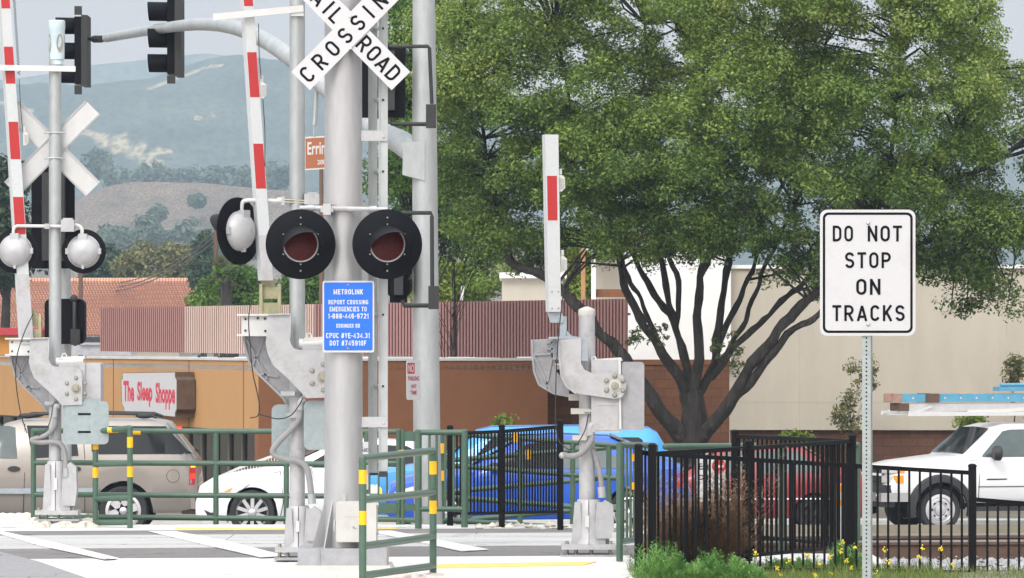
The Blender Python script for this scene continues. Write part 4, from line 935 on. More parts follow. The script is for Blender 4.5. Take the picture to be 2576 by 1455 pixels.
# ladder beside the mast, its two flat rails end-on to us
Yd = Y+.05
lt = thing('mast_ladder', 'aluminium access ladder fixed upright along the right side of the thick mast', 'ladder', P(950, 1190, Yd))
for x0, x1, dy, kk in ((926, 949, .30, 0), (952, 975, -.08, 1)):
    mb = MB(); mb.pbox(x0, -700, x1, 1190, Yd+dy, .028); mb.pbox(x0, -700, x0+2.5, 1190, Yd+dy-.015, .015); build(mb, 'stile', M['galv'], lt)
for i in range(-3, 7):
    y = 72+i*180; mb = MB(); mb.tube([P(944, y, Yd+.31), P(963, y, Yd-.085)], .017, 10); mb.use(1); mb.lathe([(.010, 0), (.0, .0005)], P(963, y, Yd-.0865), (0, -1, 0), 12); build(mb, 'rung', [M['galv'], M['disc']], lt)
for y in (342, 1062): mb = MB(); mb.pbox(886, y-13, 975, y+13, Yd-.10, .016); mb.pbox(886, y-19, 891, y+19, Yd-.13, .1); mb.lathe([(0, .01), (.012, .008), (.013, 0)], P(964, y+3, Yd-.1), (0, -1, 0), 10); build(mb, 'clamp_bracket', M['silver'], lt)
mb = MB(); mb.pbox(930, 1190, 950, 1196, Yd+.29, .05); mb.pbox(953, 1186, 973, 1200, Yd-.10, .06); build(mb, 'foot_block', M['trim'], lt)

# ------------------------------------------------------------------ traffic signals and their pole
def pxtube(mb, pts, r, n=12): mb.tube([P(*q) for q in pts], r, n)
tp = thing('signal_pole', 'galvanised traffic signal pole with a long curved mast arm, behind the ladder', 'signal pole', P(1076, 1325, 52))
mb = MB(); pxtube(mb, [(1077, 1330, 52), (1073, 1085, 52), (1068, 400, 52), (1065, -150, 52)], [36/F*52, 34/F*52, 31.5/F*52, 27/F*52], 30); build(mb, 'pole', M['galv'], tp)
mb = MB(); ap = [(1046, 388, 52.0), (1010, 360, 52.3), (977, 343, 52.6), (908, 303, 53.6), (813, 214, 55), (728, 143, 56.4), (650, 93, 57.8), (575, 67, 59.4), (500, 62, 61), (420, 70, 62.6), (330, 85, 64.2), (258, 98, 65.5)]
dd = [64, 62, 56, 48, 46, 45, 41, 36, 31, 27, 24, 22]
pts = [P(*q) for q in ap]; sm = []; rr = []
for i in range(len(pts)-1):
    for k in range(5):
        q = [pts[max(0, i-1)], pts[i], pts[i+1], pts[min(len(pts)-1, i+2)]]; u = k/5
        sm.append(.5*((2*q[1])+(q[2]-q[0])*u+(2*q[0]-5*q[1]+4*q[2]-q[3])*u*u+(3*q[1]-q[0]-3*q[2]+q[3])*u**3)); rr.append(lerp(dd[i], dd[i+1], u)/2/F*sm[-1].y)
mb.tube(sm, rr, 20); build(mb, 'mast_arm', M['galv'], tp)
mb = MB(); mb.pprism([(1013, 360), (1060, 356), (1068, 360), (1068, 455), (1012, 440)], 51.85, .2); build(mb, 'arm_flange', M['galv'], tp)
mb = MB(); pxtube(mb, [(258, 98, 65.5), (244, 99, 65.7), (214, 98, 66)], .022, 8); pxtube(mb, [(236, 99, 65.8), (256, 99, 65.5)], .05, 8); pxtube(mb, [(500, 63, 61), (480, 64, 62), (452, 66, 63)], .022, 8); pxtube(mb, [(476, 64, 62), (497, 63, 61.1)], .055, 8); build(mb, 'hanger_bracket', M['trim'], tp)
mb = MB(); pxtube(mb, [(979, 118, 51.2), (1076, 117, 51.2), (1080, 122, 51.2), (1086, 262, 51.2)], .020, 10); pxtube(mb, [(982, 296, 51.2), (984, 312, 51.2), (1076, 313, 51.2)], .022, 10); mb.pbox(1071, 263, 1096, 321, 51.1, .2); build(mb, 'signal_bracket', M['trim'], tp); mb = MB()
pxtube(mb, [(1008, 536, 51.2), (1084, 536, 51.2), (1086, 545, 51.2), (1087, 722, 51.2)], .022, 10); pxtube(mb, [(1012, 755, 51.2), (1016, 769, 51.2), (1080, 769, 51.2)], .024, 10); mb.pbox(1077, 720, 1103, 778, 51.1, .2); build(mb, 'signal_bracket', M['trim'], tp)
def head(label, x0, x1, xb0, xb1, ys, hood0, Y, yt, yb, top=None, bot=None):
    t = thing('traffic_signal', label, 'traffic light', P((x0+x1)/2, yb, Y), 'traffic lights')
    s = Y/F; mb = MB(); mb.pbox(x0, yt+4, x1, yb-4, Y-.17, .34); bo = build(mb, 'housing', M['disc'], t)
    mb = MB(); mb.pbox(xb0, yt, xb1, yb, Y-.30, .60)
    if top: mb.pbox(x0, top, x1, yt, Y-.30, .012)
    if bot: mb.pbox(x0, yb, x1, bot, Y-.30, .012)
    build(mb, 'backplate', M['trim'], t)
    for yc, r in ys:
        c = P(x0, yc, Y); L_ = (x0-hood0)*s; N = 24; vs = []; fs = []; R0 = r*s
        for i in range(N+1):
            a = R(-90+360*i/N); ln = L_*(.96+.04*math.sin(a))
            for q in (R0, R0*.95): vs += [c+Vector((0, math.cos(a)*q, math.sin(a)*q)), c+Vector((-ln, math.cos(a)*q-ln*.22, math.sin(a)*q))]
        for i in range(N):
            o, p = 4*i, 4*(i+1); fs += [(o, o+1, p+1, p), (o+2, p+2, p+3, o+3), (o+1, o+3, p+3, p+1)]
        mb = MB(); mb.add(vs, fs, True); v_ = build(mb, 'visor', M['disc'], t)
        mb = MB(); mb.lathe([(R0*.93, .0), (R0*.6, .03), (0, .045)], c, (-1, 0, 0), 20); build(mb, 'lens', M['lens'] if yc == ys[0][0] else M['glass'], t)
    return t
head('black traffic light at the tip of the mast arm, beside the pale blue bell', 187, 206, 204, 219, [(66, 21), (129, 21), (191, 19)], 141, 66, 38, 215, 16, 238)
head('black traffic light on the mast arm with three side-on visors, at the top edge', 420, 441, 439, 456, [(30, 24), (97, 24), (160, 23)], 372, 63, -6, 190, -30, 211)
def vhead(label, x0, y0, x1, y1, Y, name='traffic_signal', facing=1):
    t = thing(name, label, 'traffic light', P((x0+x1)/2, y1, Y), 'traffic lights'); w_ = x1-x0; mb = MB(); mb.pbox(x0, y0, x1, y1, Y, .012); build(mb, 'backplate', M['disc'], t)
    mb = MB(); mb.pbox(x0+w_*.24, y0+14, x0+w_*.76, y1-20, Y-.18, .178)
    for i in range(1, 3): mb.pbox(x0+w_*.22, lerp(y0+14, y1-20, i/3)-1.5, x0+w_*.78, lerp(y0+14, y1-20, i/3)+1.5, Y-.187, .006)
    build(mb, 'housing', M['trim'], t)
    for i in range(3):
        c = P(x0+w_*.5, lerp(y0+14, y1-20, (i+.5)/3), Y+.013); mb = MB(); mb.lathe([(.15, 0), (.15, .25), (.14, .25), (.14, .0)], c, (0, 1, 0), 20); build(mb, 'visor', M['disc'], t)
        mb = MB(); mb.lathe([(.139, .01), (.1, .02), (0, .03)], c, (0, 1, 0), 16); build(mb, 'lens', M['glass'], t)
    return t
vhead('back of a tall black traffic light behind the left crossbuck pole', 79, 420, 188, 676, 53.2)
vhead('back of a black traffic light between the ladder and the galvanised signal pole', 908, 114, 1019, 297, 51.9)
vhead('lower black traffic light half hidden behind the right red crossing lamp', 980, 590, 1024, 762, 51.7)
t = thing('signal_post', 'slim galvanised signal post behind the left gate mechanism', 'signal pole', P(168, 1320, 53.6)); mb = MB(); pxtube(mb, [(167, 1325, 53.6), (163, 330, 53.6)], .062, 16); build(mb, 'pole', M['galv'], t)
mb = MB(); mb.pbox(120, 440, 165, 446, 53.35, .05); mb.pbox(120, 640, 165, 646, 53.35, .05); build(mb, 'bracket', M['trim'], t)
Yp = 53.1
t = thing('pedestrian_signal', 'rounded black pedestrian signal head behind the left gate pole', 'pedestrian signal', P(162, 866, Yp)); mb = MB()
a = P(112, 866, Yp); b = P(213, 752, Yp); c = (a+b)/2; mb.prism([Vector((u, Yp, v)) for u, v in rrect(c.x, c.z, b.x-a.x, b.z-a.z, .07)], (0, .22, 0)); build(mb, 'housing', M['disc'], t)
mb = MB(); mb.pbox(177, 828, 200, 868, Yp-.1, .1); mb.tube([P(187, 828, Yp-.05), P(187, 760, Yp-.05), P(186, 752, Yp-.02)], .022, 10); mb.blob(P(186, 752, Yp-.04), .045); mb.tube([P(189, 862, Yp-.1), P(189, 862, Yp-.115)], .04, 14); build(mb, 'bracket', M['trim'], t)

# no-parking sign, turned away, on the signal pole
def turned_sign(label, cx, y0, y1, w_m, yaw, Y, name='parking_sign', cat='sign'):
    c = P(cx, (y0+y1)/2, Y); h_ = (y1-y0)/F*Y; rt = Vector((math.cos(R(yaw)), math.sin(R(yaw)), 0)); n = Vector((rt.y, -rt.x, 0)); t = thing(name, label, cat, c-Vector((0, 0, h_/2)))
    mb = MB(); mb.prism([c+rt*u+Vector((0, 0, v)) for u, v in rrect(0, 0, w_m, h_, .03)], -n*.004); bo = build(mb, 'sign_board', M['signwhite'], t)
    return t, bo, c, rt, n, h_
t, bo, c, rt, n, h_ = turned_sign('small white NO PARKING ANY TIME sign on the galvanised signal pole', 1040, 907, 1006, .305, 62, 51.45)
mb = MB(); up = Vector((0, 0, 1)); hh = h_
mb.prism([c+n*.001+rt*u+up*v for u, v in ((-.135, .07), (.02, .07), (.02, .185), (-.135, .185))], n*.001); build(mb, 'red_panel', M['red'], bo)
mb = MB(); mb.text('NO', c+n*.003-rt*.058+up*.128, rt, up, .12, .085, .02); build(mb, 'lettering', M['white'], bo)
mb = MB(); mb.text('PARKING', c+n*.002+up*.018, rt, up, .25, .05, .015); mb.text('ANY', c+n*.002-up*.065, rt, up, .12, .045, .015); mb.text('TIME', c+n*.002-up*.135, rt, up, .14, .045, .015); build(mb, 'lettering', M['red'], bo)
# brown street-name sign hanging from the mast arm
Y = 55.2; t = thing('street_name_sign', 'brown Erringer street name sign hanging from the mast arm beside the thick mast', 'street sign', P(830, 428, Y))
M['brown'] = mat('brown sign sheeting', (.36, .12, .055), .45, 0, .05, 40)
mb = MB(); mb.pprism([(766, 345), (896, 338), (896, 420), (766, 429)], Y, .02); bo = build(mb, 'sign_board', M['white'], t)
mb = MB(); mb.pprism([(768, 349), (894, 342), (894, 417), (768, 425)], Y-.002, .001); build(mb, 'brown_panel', M['brown'], bo)
mb = MB(); r_ = P(900, 380, Y)-P(770, 388, Y); r_.y = 0; mb.text('Erringer', P(812, 377, Y-.003), r_, (0, 0, 1), 78/F*Y, 42/F*Y, .02); mb.text('2000', P(812, 408, Y-.003), r_, (0, 0, 1), 28/F*Y, 12/F*Y, .02); build(mb, 'lettering', M['white'], bo)
mb = MB(); pxtube(mb, [(790, 344, Y), (790, 315, Y)], .012, 6); pxtube(mb, [(790, 315, Y), (792, 310, Y), (797, 215, Y)], .025, 8); pxtube(mb, [(880, 338, Y), (880, 300, Y-.6)], .012, 6); build(mb, 'hanger', M['galv'], t)
# gate notice and exit sign seen through the fences
Y = 49.97; t = thing('gate_notice', 'white gate notice fixed on the green gate, half hidden behind the thick mast', 'sign', P(905, 1230, Y)); mb = MB(); mb.pbox(880, 1112, 926, 1232, Y, .004); bo = build(mb, 'sign_board', M['signwhite'], t)
mb = MB(); mb.ptext('Gate', 905, 1124, 931, 1137, Y-.001, .01); mb.ptext('open', 897, 1143, 922, 1154, Y-.001, .01); build(mb, 'lettering', M['disc'], bo)
Y = 52.5; t = thing('exit_sign', 'white Exit Only sign with a red no-entry disc, behind the dry bush', 'sign', P(1792, 1400, Y)); mb = MB(); mb.pbox(1752, 1152, 1832, 1262, Y, .004); bo = build(mb, 'sign_board', M['signwhite'], t)
mb = MB(); mb.ptext('Exit', 1758, 1166, 1784, 1182, Y-.001, .02); mb.ptext('Only', 1756, 1194, 1790, 1212, Y-.001, .02); build(mb, 'lettering', M['disc'], bo)
mb = MB(); mb.lathe([(0, .001), (18/F*Y, .001), (18/F*Y, 0)], P(1808, 1173, Y), (0, -1, 0), 24); build(mb, 'no_entry_disc', M['red'], bo)
mb = MB(); mb.pbox(1796, 1170, 1820, 1177, Y-.003, .002); build(mb, 'no_entry_bar', M['white'], bo)
mb = MB(); mb.pbox(1788, 1150, 1796, 1400, Y+.005, .03); build(mb, 'post', M['galv'], t)
for i, x in enumerate((2104, 2115.5)):
    Y = 46.0+i*.1; mb = MB(); z0 = -.25
    mb.tube([P(x, 1395, Y), P(x, 1216, Y)], .016, 12); q = solo
    t = thing('delineator', ('left' if i == 0 else 'right')+' one of two white delineator posts with orange bands behind the zigzag fence', 'delineator post', P(x, 1395, Y), 'delineator posts')
    build(mb, 'post', M['white'], t); mb = MB()
    for y0, y1 in ((1222, 1238), (1258, 1272)): mb.tube([P(x, y1, Y), P(x, y0, Y)], .0175, 12)
    build(mb, 'orange_band', M['amber'], t)
# ------------------------------------------------------------------ vehicles (local axes: +x from nose to tail, near side at y = -W/2, z up from the road)
def vehicle(name, label, L_, W_, top, belt, bot, plan, wt, wheels, wr, arch_r, paint, zbelt_in=.985, lower=None, spokes=5, rim_r=None, tyre_w=.23, rim_m='chrome'):
    root = thing(name, label, 'car' if 'pickup' not in name and 'suv' not in name else ('pickup truck' if 'pickup' in name else 'car'), (0, 0, 0))
    st = set(); hw = W_/2
    for lst in (top, belt, bot, plan, wt): st |= {u for u, _ in lst}
    for wc in wheels:
        for i in range(-12, 13): st.add(wc+arch_r*i/12)
        st |= {wc-arch_r-.004, wc+arch_r+.004}
    u = 0
    while u < L_: st.add(round(u, 3)); u += .12
    st = sorted(q for q in st if -1e-6 <= q <= L_+1e-6)
    rings = []; NH = 9
    for u in st:
        zt = interp(top, u); zb = interp(bot, u); k = interp(plan, u); inn = interp(wt, u); zs = min(interp(belt, u), zt-.05)
        cut = False
        for wc in wheels:
            d = abs(u-wc)
            if d <= arch_r: zb = max(zb, wr+math.sqrt(max(0, arch_r**2-d*d))); cut = True
        zb = min(zb, zs-.06); lo = zb if cut else zb+.07
        q = [(0, zb), (hw*k*.93, zb), (hw*k*.985, lo if not cut else zb+.002), (hw*k, lerp(lo, zs, .5)), (hw*k*.998, lerp(lo, zs, .82)), (hw*k*zbelt_in, zs),
             (hw*inn*k, max(zs+.012, zt-.07)), (hw*(inn-.06)*k, max(zs+.03, zt-.02)), (hw*(inn-.2)*k, zt), (0, zt+.012)]
        q = [(a, max(b, zb)) for a, b in q]
        rings.append([Vector((u, -y, z)) for y, z in q]+[Vector((u, y, z)) for y, z in q[-2:0:-1]])
    n = len(rings[0]); mb = MB(); vs = [p for r in rings for p in r]
    mb.add(vs, [(i*n+j, i*n+(j+1) % n, (i+1)*n+(j+1) % n, (i+1)*n+j) for i in range(len(rings)-1) for j in range(n)], True)
    mb.add(rings[0], [tuple(range(n))]); mb.add(rings[-1], [tuple(range(n))])
    body = build(mb, 'body', paint, root, local=True)
    def side_y(u, z):
        zt = interp(top, u); zs = min(interp(belt, u), zt-.05); k = interp(plan, u); inn = interp(wt, u)
        if z <= zs: return hw*k*lerp(1.0, zbelt_in, max(0, min(1, (z-(zs-.25))/.25)))
        t = min(1, (z-zs)/max(.02, zt-.07-zs)); return hw*k*lerp(zbelt_in, inn, t)
    root_info = dict(root=root, body=body, side=side_y, hw=hw, top=top)
    mbx = MB()
    for wi, wc in enumerate(wheels):
        for s in (-1, 1):
            c = Vector((wc, s*(hw-.015), wr)); ax = (0, -s, 0); tw = tyre_w
            mb = MB(); mb.lathe([(wr*.70, .02), (wr*.78, .0), (wr*.93, .0), (wr*.985, .02), (wr, .05), (wr, tw-.05), (wr*.97, tw-.02), (wr*.9, tw), (wr*.6, tw), (wr*.6, .1), (wr*.70, .02)], c, ax, 40)
            wh = build(mb, 'wheel', M['tyre'], root, local=True)
            rr = rim_r or wr*.66; mb = MB(); mb.lathe([(wr*.72, .012), (rr, .004), (rr*.93, .03), (rr*.86, .07), (rr*.86, .11)], c, ax, 36)
            o = Vector((0, s, 0))
            o = Vector((0, s, 0))
            for i in range(spokes):
                a = 2*math.pi*i/spokes+.3; d = Vector((math.cos(a), 0, math.sin(a))); e = Vector((-d.z, 0, d.x)); b0 = c+o*-.022
                wd = .030 if spokes > 6 else .062
                mb.obox(b0+d*rr*.52-o*.012, (d, e, o), (rr*.45, wd*.9 if spokes > 6 else wd, .014))
            if not spokes:                                # pressed steel wheel: a dished disc with round holes and a hub
                mb.lathe([(rr*.95, .03), (rr*.80, .018), (rr*.55, .03), (rr*.42, -.012), (0, -.02)], c, ax, 36)
            mb.lathe([(0, .006), (rr*.2, .008), (rr*.26, .02), (rr*.32, .04)], c, ax, 20)
            if not spokes:
                mb.use(1)
                for i in range(8):
                    a = 2*math.pi*i/8; d = Vector((math.cos(a), 0, math.sin(a))); e = Vector((-d.z, 0, d.x)); b0 = c-o*.015+d*rr*.68
                    mb.add([b0+(d*math.cos(k*math.pi/5)*.6+e*math.sin(k*math.pi/5))*rr*.12 for k in range(10)], [tuple(range(10))])
            build(mb, 'rim', [M[rim_m], M['trim']], wh, local=True)
            mb = MB(); mb.lathe([(rr*.86, .085), (0, .085)], c, ax, 24); build(mb, 'brake_disc', M['trim'], wh, local=True)
        mbx.mi = 0
        for s in (-1, 1):                                # dark arch liner
            vs = []; N = 16
            for i in range(N+1):
                a = math.pi*i/N; x = wc+math.cos(a)*(arch_r-.012); z = wr+math.sin(a)*(arch_r-.012)
                vs += [Vector((x, s*(hw-.05), z)), Vector((x, s*(hw-.42), z))]
            mbx.add(vs, [(2*i, 2*i+1, 2*i+3, 2*i+2) for i in range(N)], True)
            mbx.add([vs[2*i+1] for i in range(N+1)], [tuple(range(N+1))])
    build(mbx, 'arch_liner', M['trim'], root, local=True)
    return root_info
def side_panel(v, name, poly, m, off=.010, th=.006, both=True, parent=None):
    """a patch that follows the body side; poly is monotone in u"""
    us = [u for u, _ in poly]; u0, u1 = min(us), max(us); st = sorted(set([round(u, 4) for u in us]+[round(u0+(u1-u0)*i/max(2, int((u1-u0)/.06)), 4) for i in range(max(2, int((u1-u0)/.06))+1)]))
    def span(u):
        zs = []
        for (a, b), (c, d) in zip(poly, poly[1:]+poly[:1]):
            if abs(a-c) < 1e-6:
                if abs(a-u) < 1e-4: zs += [b, d]
            elif min(a, c)-1e-6 <= u <= max(a, c)+1e-6: zs.append(b+(d-b)*(u-a)/(c-a))
        return min(zs), max(zs)
    K = 4
    for s in ((-1, 1) if both else (-1,)):
        mb = MB(); vs = []
        for u in st:
            lo, hi = span(max(u0+1e-5, min(u1-1e-5, u)))
            for k in range(K+1): z = lerp(lo, hi, k/K); vs.append(Vector((u, s*(v['side'](u, z)+off), z)))
        n = len(st); mb.add(vs, [(i*(K+1)+k, i*(K+1)+k+1, (i+1)*(K+1)+k+1, (i+1)*(K+1)+k) for i in range(n-1) for k in range(K)], True)
        rim = [i*(K+1) for i in range(n)]+[(n-1)*(K+1)+k for k in range(1, K+1)]+[i*(K+1)+K for i in range(n-2, -1, -1)]+[k for k in range(K-1, 0, -1)]
        pts = [vs[i] for i in rim]; q = len(pts); mb.add(pts+[p-Vector((0, s*(off+th), 0)) for p in pts], [(i, (i+1) % q, (i+1) % q+q, i+q) for i in range(q)])
        o = build(mb, name, m, parent or v['root'], local=True)
    return o
def end_glass(v, name, u0, z0, u1, z1, w0, w1, m, off=.012):
    mb = MB(); d = Vector((u1-u0, 0, z1-z0)).normalized(); n = Vector((-d.z, 0, d.x)); n = n if n.z > 0 else -n
    a = [Vector((u0, -w0, z0)), Vector((u0, w0, z0)), Vector((u1, w1, z1)), Vector((u1, -w1, z1))]; a = [p+n*off for p in a]
    mid = [(a[0]+a[1])/2+n*.03, (a[2]+a[3])/2+n*.03]
    mb.add([a[0], mid[0], a[1], a[2], mid[1], a[3]], [(0, 1, 4, 5), (1, 2, 3, 4)], True); return build(mb, name, m, v['root'], local=True)
def seam(v, pts, mb, r=.006, s=-1): mb.tube([Vector((u, s*(v['side'](u, z)+.001), z)) for u, z in pts], r, 5)
def place(v, wheel_u, wr, px, Y, yaw=0.):
    """put the near front wheel's contact point at a photo column, depth Y, on the street"""
    root = v['root']; root.rotation_euler = (0, 0, R(yaw)); loc = Vector((wheel_u, -v['hw'], 0)); q = Matrix.Rotation(R(yaw), 3, 'Z') @ loc
    X = (px-CX)/F*Y; root.location = Vector((X, Y, gz(X, Y)+.03))-q
# 1. pale gold estate car (SUV), Y = 75
L_ = 5.1; s75 = 160.; g = 1356.
def q1(x, y): return (L_-(495-x)/s75, (g-y)/s75)
v = vehicle('large_suv', 'pale gold metallic SUV waiting at the left, lit tail lamp and roof rack', L_, 2.0,
    [(0, .80), (.06, 1.0), (.2, 1.06), (1.15, 1.17), (1.4, 1.20), (2.05, 1.76), (2.3, 1.82), (3.2, 1.85), (4.35, 1.83), (4.6, 1.78), (4.98, 1.30), (5.06, 1.18), (5.1, .6)],
    [(0, .76), (.2, .98), (1.2, 1.1), (1.5, 1.17), (4.9, 1.24), (5.1, .55)], [(0, .42), (.1, .34), (5.0, .36), (5.1, .5)],
    [(0, .84), (.15, .95), (.5, 1), (4.7, 1), (5.02, .95), (5.1, .90)], [(0, .9), (1.2, .92), (2.0, .84), (4.6, .84), (5.1, .86)], [1.0, 3.94], .39, .47, M['suv'], spokes=6, rim_r=.235)
W1 = [[(-60, 1160), (-60, 1080), (20, 1080), (36, 1084), (43, 1162)], [(65, 1079), (180, 1080), (192, 1120), (197, 1155), (84, 1161), (72, 1120)], [(230, 1144), (227, 1090), (232, 1080), (415, 1081), (470, 1142), (484, 1150), (250, 1151)]]
for i, p in enumerate(W1): side_panel(v, 'side_window', [q1(*q) for q in p], M['glass'] if i else M['glasslit'])
end_glass(v, 'windshield', 1.45, 1.23, 2.03, 1.74, .84, .74, M['glasslit'])
mb = MB()
for s in (-1, 1):
    seam(v, [q1(60, 1075), q1(62, 1200), q1(58, 1300)], mb, s=s); seam(v, [q1(205, 1080), q1(213, 1160), q1(213, 1300)], mb, s=s); seam(v, [q1(-60, 1168), q1(-62, 1300)], mb, s=s)
    seam(v, [(q1(435, 1206)[0]+.10*math.cos(2*math.pi*i/20), q1(435, 1206)[1]+.10*math.sin(2*math.pi*i/20)) for i in range(21)], mb, .004, s)
build(mb, 'door_seams', M['trim'], v['root'], local=True)
for x in (35, 188):
    u, z = q1(x, 1188); side_panel(v, 'door_handle', [(u+.10*math.cos(a)*(1 if abs(math.cos(a)) < .99 else 1), z+.045*math.sin(a)) for a in [2*math.pi*i/14 for i in range(14)]], M['trim'], .025, .02)
side_panel(v, 'tail_lamp', [q1(*p) for p in ((476, 1172), (492, 1172), (490, 1190), (489, 1228), (475, 1228))], M['tailred'], .012, .02)
side_panel(v, 'tail_lamp_glow', [q1(*p) for p in ((478, 1200), (488, 1200), (488, 1212), (478, 1212))], M['taillit'], .018, .004); side_panel(v, 'indicator', [q1(*p) for p in ((478, 1174), (490, 1174), (489, 1185), (478, 1185))], M['amberlit'], .018, .004)
side_panel(v, 'sill_step', [q1(*p) for p in ((-120, 1250), (-120, 1238), (250, 1236), (245, 1250))], M['bluesteel'], .05, .06)
for s in (-1, 1):
    mb = MB()
    mb.tube([Vector((u, s*.70, z)) for u, z in ((2.3, 1.85), (2.4, 1.90), (3.3, 1.925), (4.3, 1.905), (4.45, 1.85))], .02, 8)
    for u in (2.4, 3.3, 4.25): mb.blob((u, s*.70, 1.88), (.14, .04, .045), 10, 6)
    build(mb, 'roof_rack', M['trim'], v['root'], local=True)
for s in (-1, 1):
    mb = MB(); mb.box((4.62, s*1.0-.01, .36), (5.22, s*1.0+.01, .62))
mb = MB(); mb.box((5.0, -.96, .42), (5.2, .96, .64)); build(mb, 'rear_bumper', M['suv'], v['root'], local=True)
mb = MB(); mb.box((-.06, -.9, .42), (.05, .9, .62)); build(mb, 'front_bumper', M['suv'], v['root'], local=True)
mb = MB(); mb.box((4.86, -.93, .34), (5.16, .93, .42)); build(mb, 'bumper_step', M['trim'], v['root'], local=True)
place(v, 1.0, .39, 495-(L_-1.0)*s75, 75.0)
# 2. white saloon
L_ = 4.85; s72 = 12000/72.; g = 1349.
def q2(x, y): return ((x-490)/s72, (g-y)/s72)
v = vehicle('white_saloon', 'white saloon car behind the green handrail with bright spoked wheel', L_, 1.84,
    [(0, .55), (.05, .74), (.25, .86), (.7, .96), (1.1, 1.02), (1.35, 1.05), (2.1, 1.40), (2.6, 1.45), (3.3, 1.42), (4.05, 1.15), (4.5, 1.12), (4.8, 1.05), (4.85, .6)],
    [(0, .5), (.1, .7), (.5, .86), (1.3, .98), (4.6, 1.0), (4.85, .5)], [(0, .28), (.1, .18), (4.7, .22), (4.85, .35)],
    [(0, .72), (.15, .86), (.5, .97), (.9, 1), (4.3, 1), (4.85, .82)], [(0, .8), (1.0, .88), (1.4, .9), (2.1, .76), (3.3, .76), (4.1, .84), (4.85, .8)], [.87, 3.70], .345, .385, M['carwhite'], spokes=10, rim_r=.245)
side_panel(v, 'side_window', [(1.62, 1.03), (2.15, 1.33), (2.55, 1.375), (2.62, 1.02)], M['glass']); side_panel(v, 'side_window', [(2.7, 1.02), (2.66, 1.375), (3.2, 1.35), (3.75, 1.07)], M['glass'])
end_glass(v, 'windshield', 1.36, 1.06, 2.08, 1.39, .76, .64, M['glasslit']); end_glass(v, 'rear_window', 4.0, 1.17, 3.35, 1.41, .72, .62, M['glass'])
side_panel(v, 'headlamp', [q2(*p) for p in ((518, 1238), (548, 1232), (586, 1227), (578, 1238), (566, 1242), (530, 1244))], M['headlamp'], .008, .03)
side_panel(v, 'side_marker', [q2(*p) for p in ((560, 1240), (586, 1228), (578, 1238))], M['amber'], .012, .004)
side_panel(v, 'fog_recess', [q2(*p) for p in ((512, 1284), (530, 1292), (545, 1290), (540, 1300), (522, 1300))], M['trim'], .004, .02)
mb = MB(); mb.box((-.02, -.5, .42), (.08, .5, .62)); build(mb, 'grille', M['trim'], v['root'], local=True)
mb = MB()
for s in (-1, 1): seam(v, [(1.30, .96), (1.34, .5), (1.3, .3)], mb, s=s); seam(v, [(2.66, .98), (2.68, .3)], mb, s=s); seam(v, [(.62, .62), (1.0, .9), (1.3, .97)], mb, .004, s)
build(mb, 'door_seams', M['trim'], v['root'], local=True)
for s in (-1, 1):
    mb = MB(); mb.blob((1.72, s*1.02, 1.02), (.07, .11, .07), 10, 8); build(mb, 'wing_mirror', M['carwhite'], v['root'], local=True)
place(v, .87, .345, 634, 72.0)
# 3. light blue estate (behind) and 4. royal blue hatchback (in front)
L_ = 4.56; sb = 12000/69.7; g = 1345.
def q3(x, y): return ((x-918)/sb, (g-y)/sb)
v = vehicle('light_blue_suv', 'light blue boxy car with dark tinted side glass behind the royal blue car', L_, 1.76,
    [(0, .72), (.06, .92), (.2, .97), (1.0, 1.06), (1.15, 1.08), (1.62, 1.53), (1.85, 1.585), (3.2, 1.60), (4.15, 1.57), (4.28, 1.50), (4.5, 1.12), (4.56, .6)],
    [(0, .68), (.2, .90), (1.1, 1.02), (4.4, 1.08), (4.56, .55)], [(0, .38), (.1, .3), (4.5, .34), (4.56, .46)],
    [(0, .86), (.15, .96), (.5, 1), (4.3, 1), (4.56, .92)], [(0, .9), (1.1, .92), (1.6, .84), (4.3, .84), (4.56, .88)], [.85, 3.55], .36, .43, M['lightblue'], spokes=5)
side_panel(v, 'side_window', [q3(*p) for p in ((1430, 1170), (1430, 1106), (1438, 1098), (1606, 1098), (1616, 1104), (1634, 1168))], M['glass']); side_panel(v, 'side_window', [(1.55, 1.08), (1.9, 1.48), (2.72, 1.49), (2.75, 1.06)], M['glass'])
end_glass(v, 'windshield', 1.18, 1.10, 1.6, 1.51, .76, .68, M['glasslit'])
side_panel(v, 'headlamp', [q3(*p) for p in ((922, 1218), (948, 1216), (958, 1226), (958, 1244), (923, 1246))], M['headlamp'], .01, .03); side_panel(v, 'side_marker', [q3(*p) for p in ((950, 1217), (960, 1228), (960, 1244), (951, 1244))], M['amberlit'], .013, .02)
side_panel(v, 'tail_lamp', [(4.44, 1.06), (4.53, .98), (4.53, .74), (4.44, .74)], M['tailred'], .012, .02); side_panel(v, 'tail_lamp_glow', [(4.46, .93), (4.52, .92), (4.52, .86), (4.46, .86)], M['taillit'], .018, .004)
mb = MB(); mb.box((-.08, -.84, .36), (.06, .84, .58)); build(mb, 'front_bumper', M['silver'], v['root'], local=True)
mb = MB()
for s in (-1, 1): seam(v, [(1.4, 1.02), (1.42, .4)], mb, s=s); seam(v, [(2.78, 1.5), (2.8, .4)], mb, s=s)
build(mb, 'door_seams', M['trim'], v['root'], local=True)
place(v, .85, .36, 918+.85*sb, 69.7)
L_ = 4.25; sb = 12000/66.4; g = 1346.
def q4(x, y): return ((x-972)/sb, (g-y)/sb)
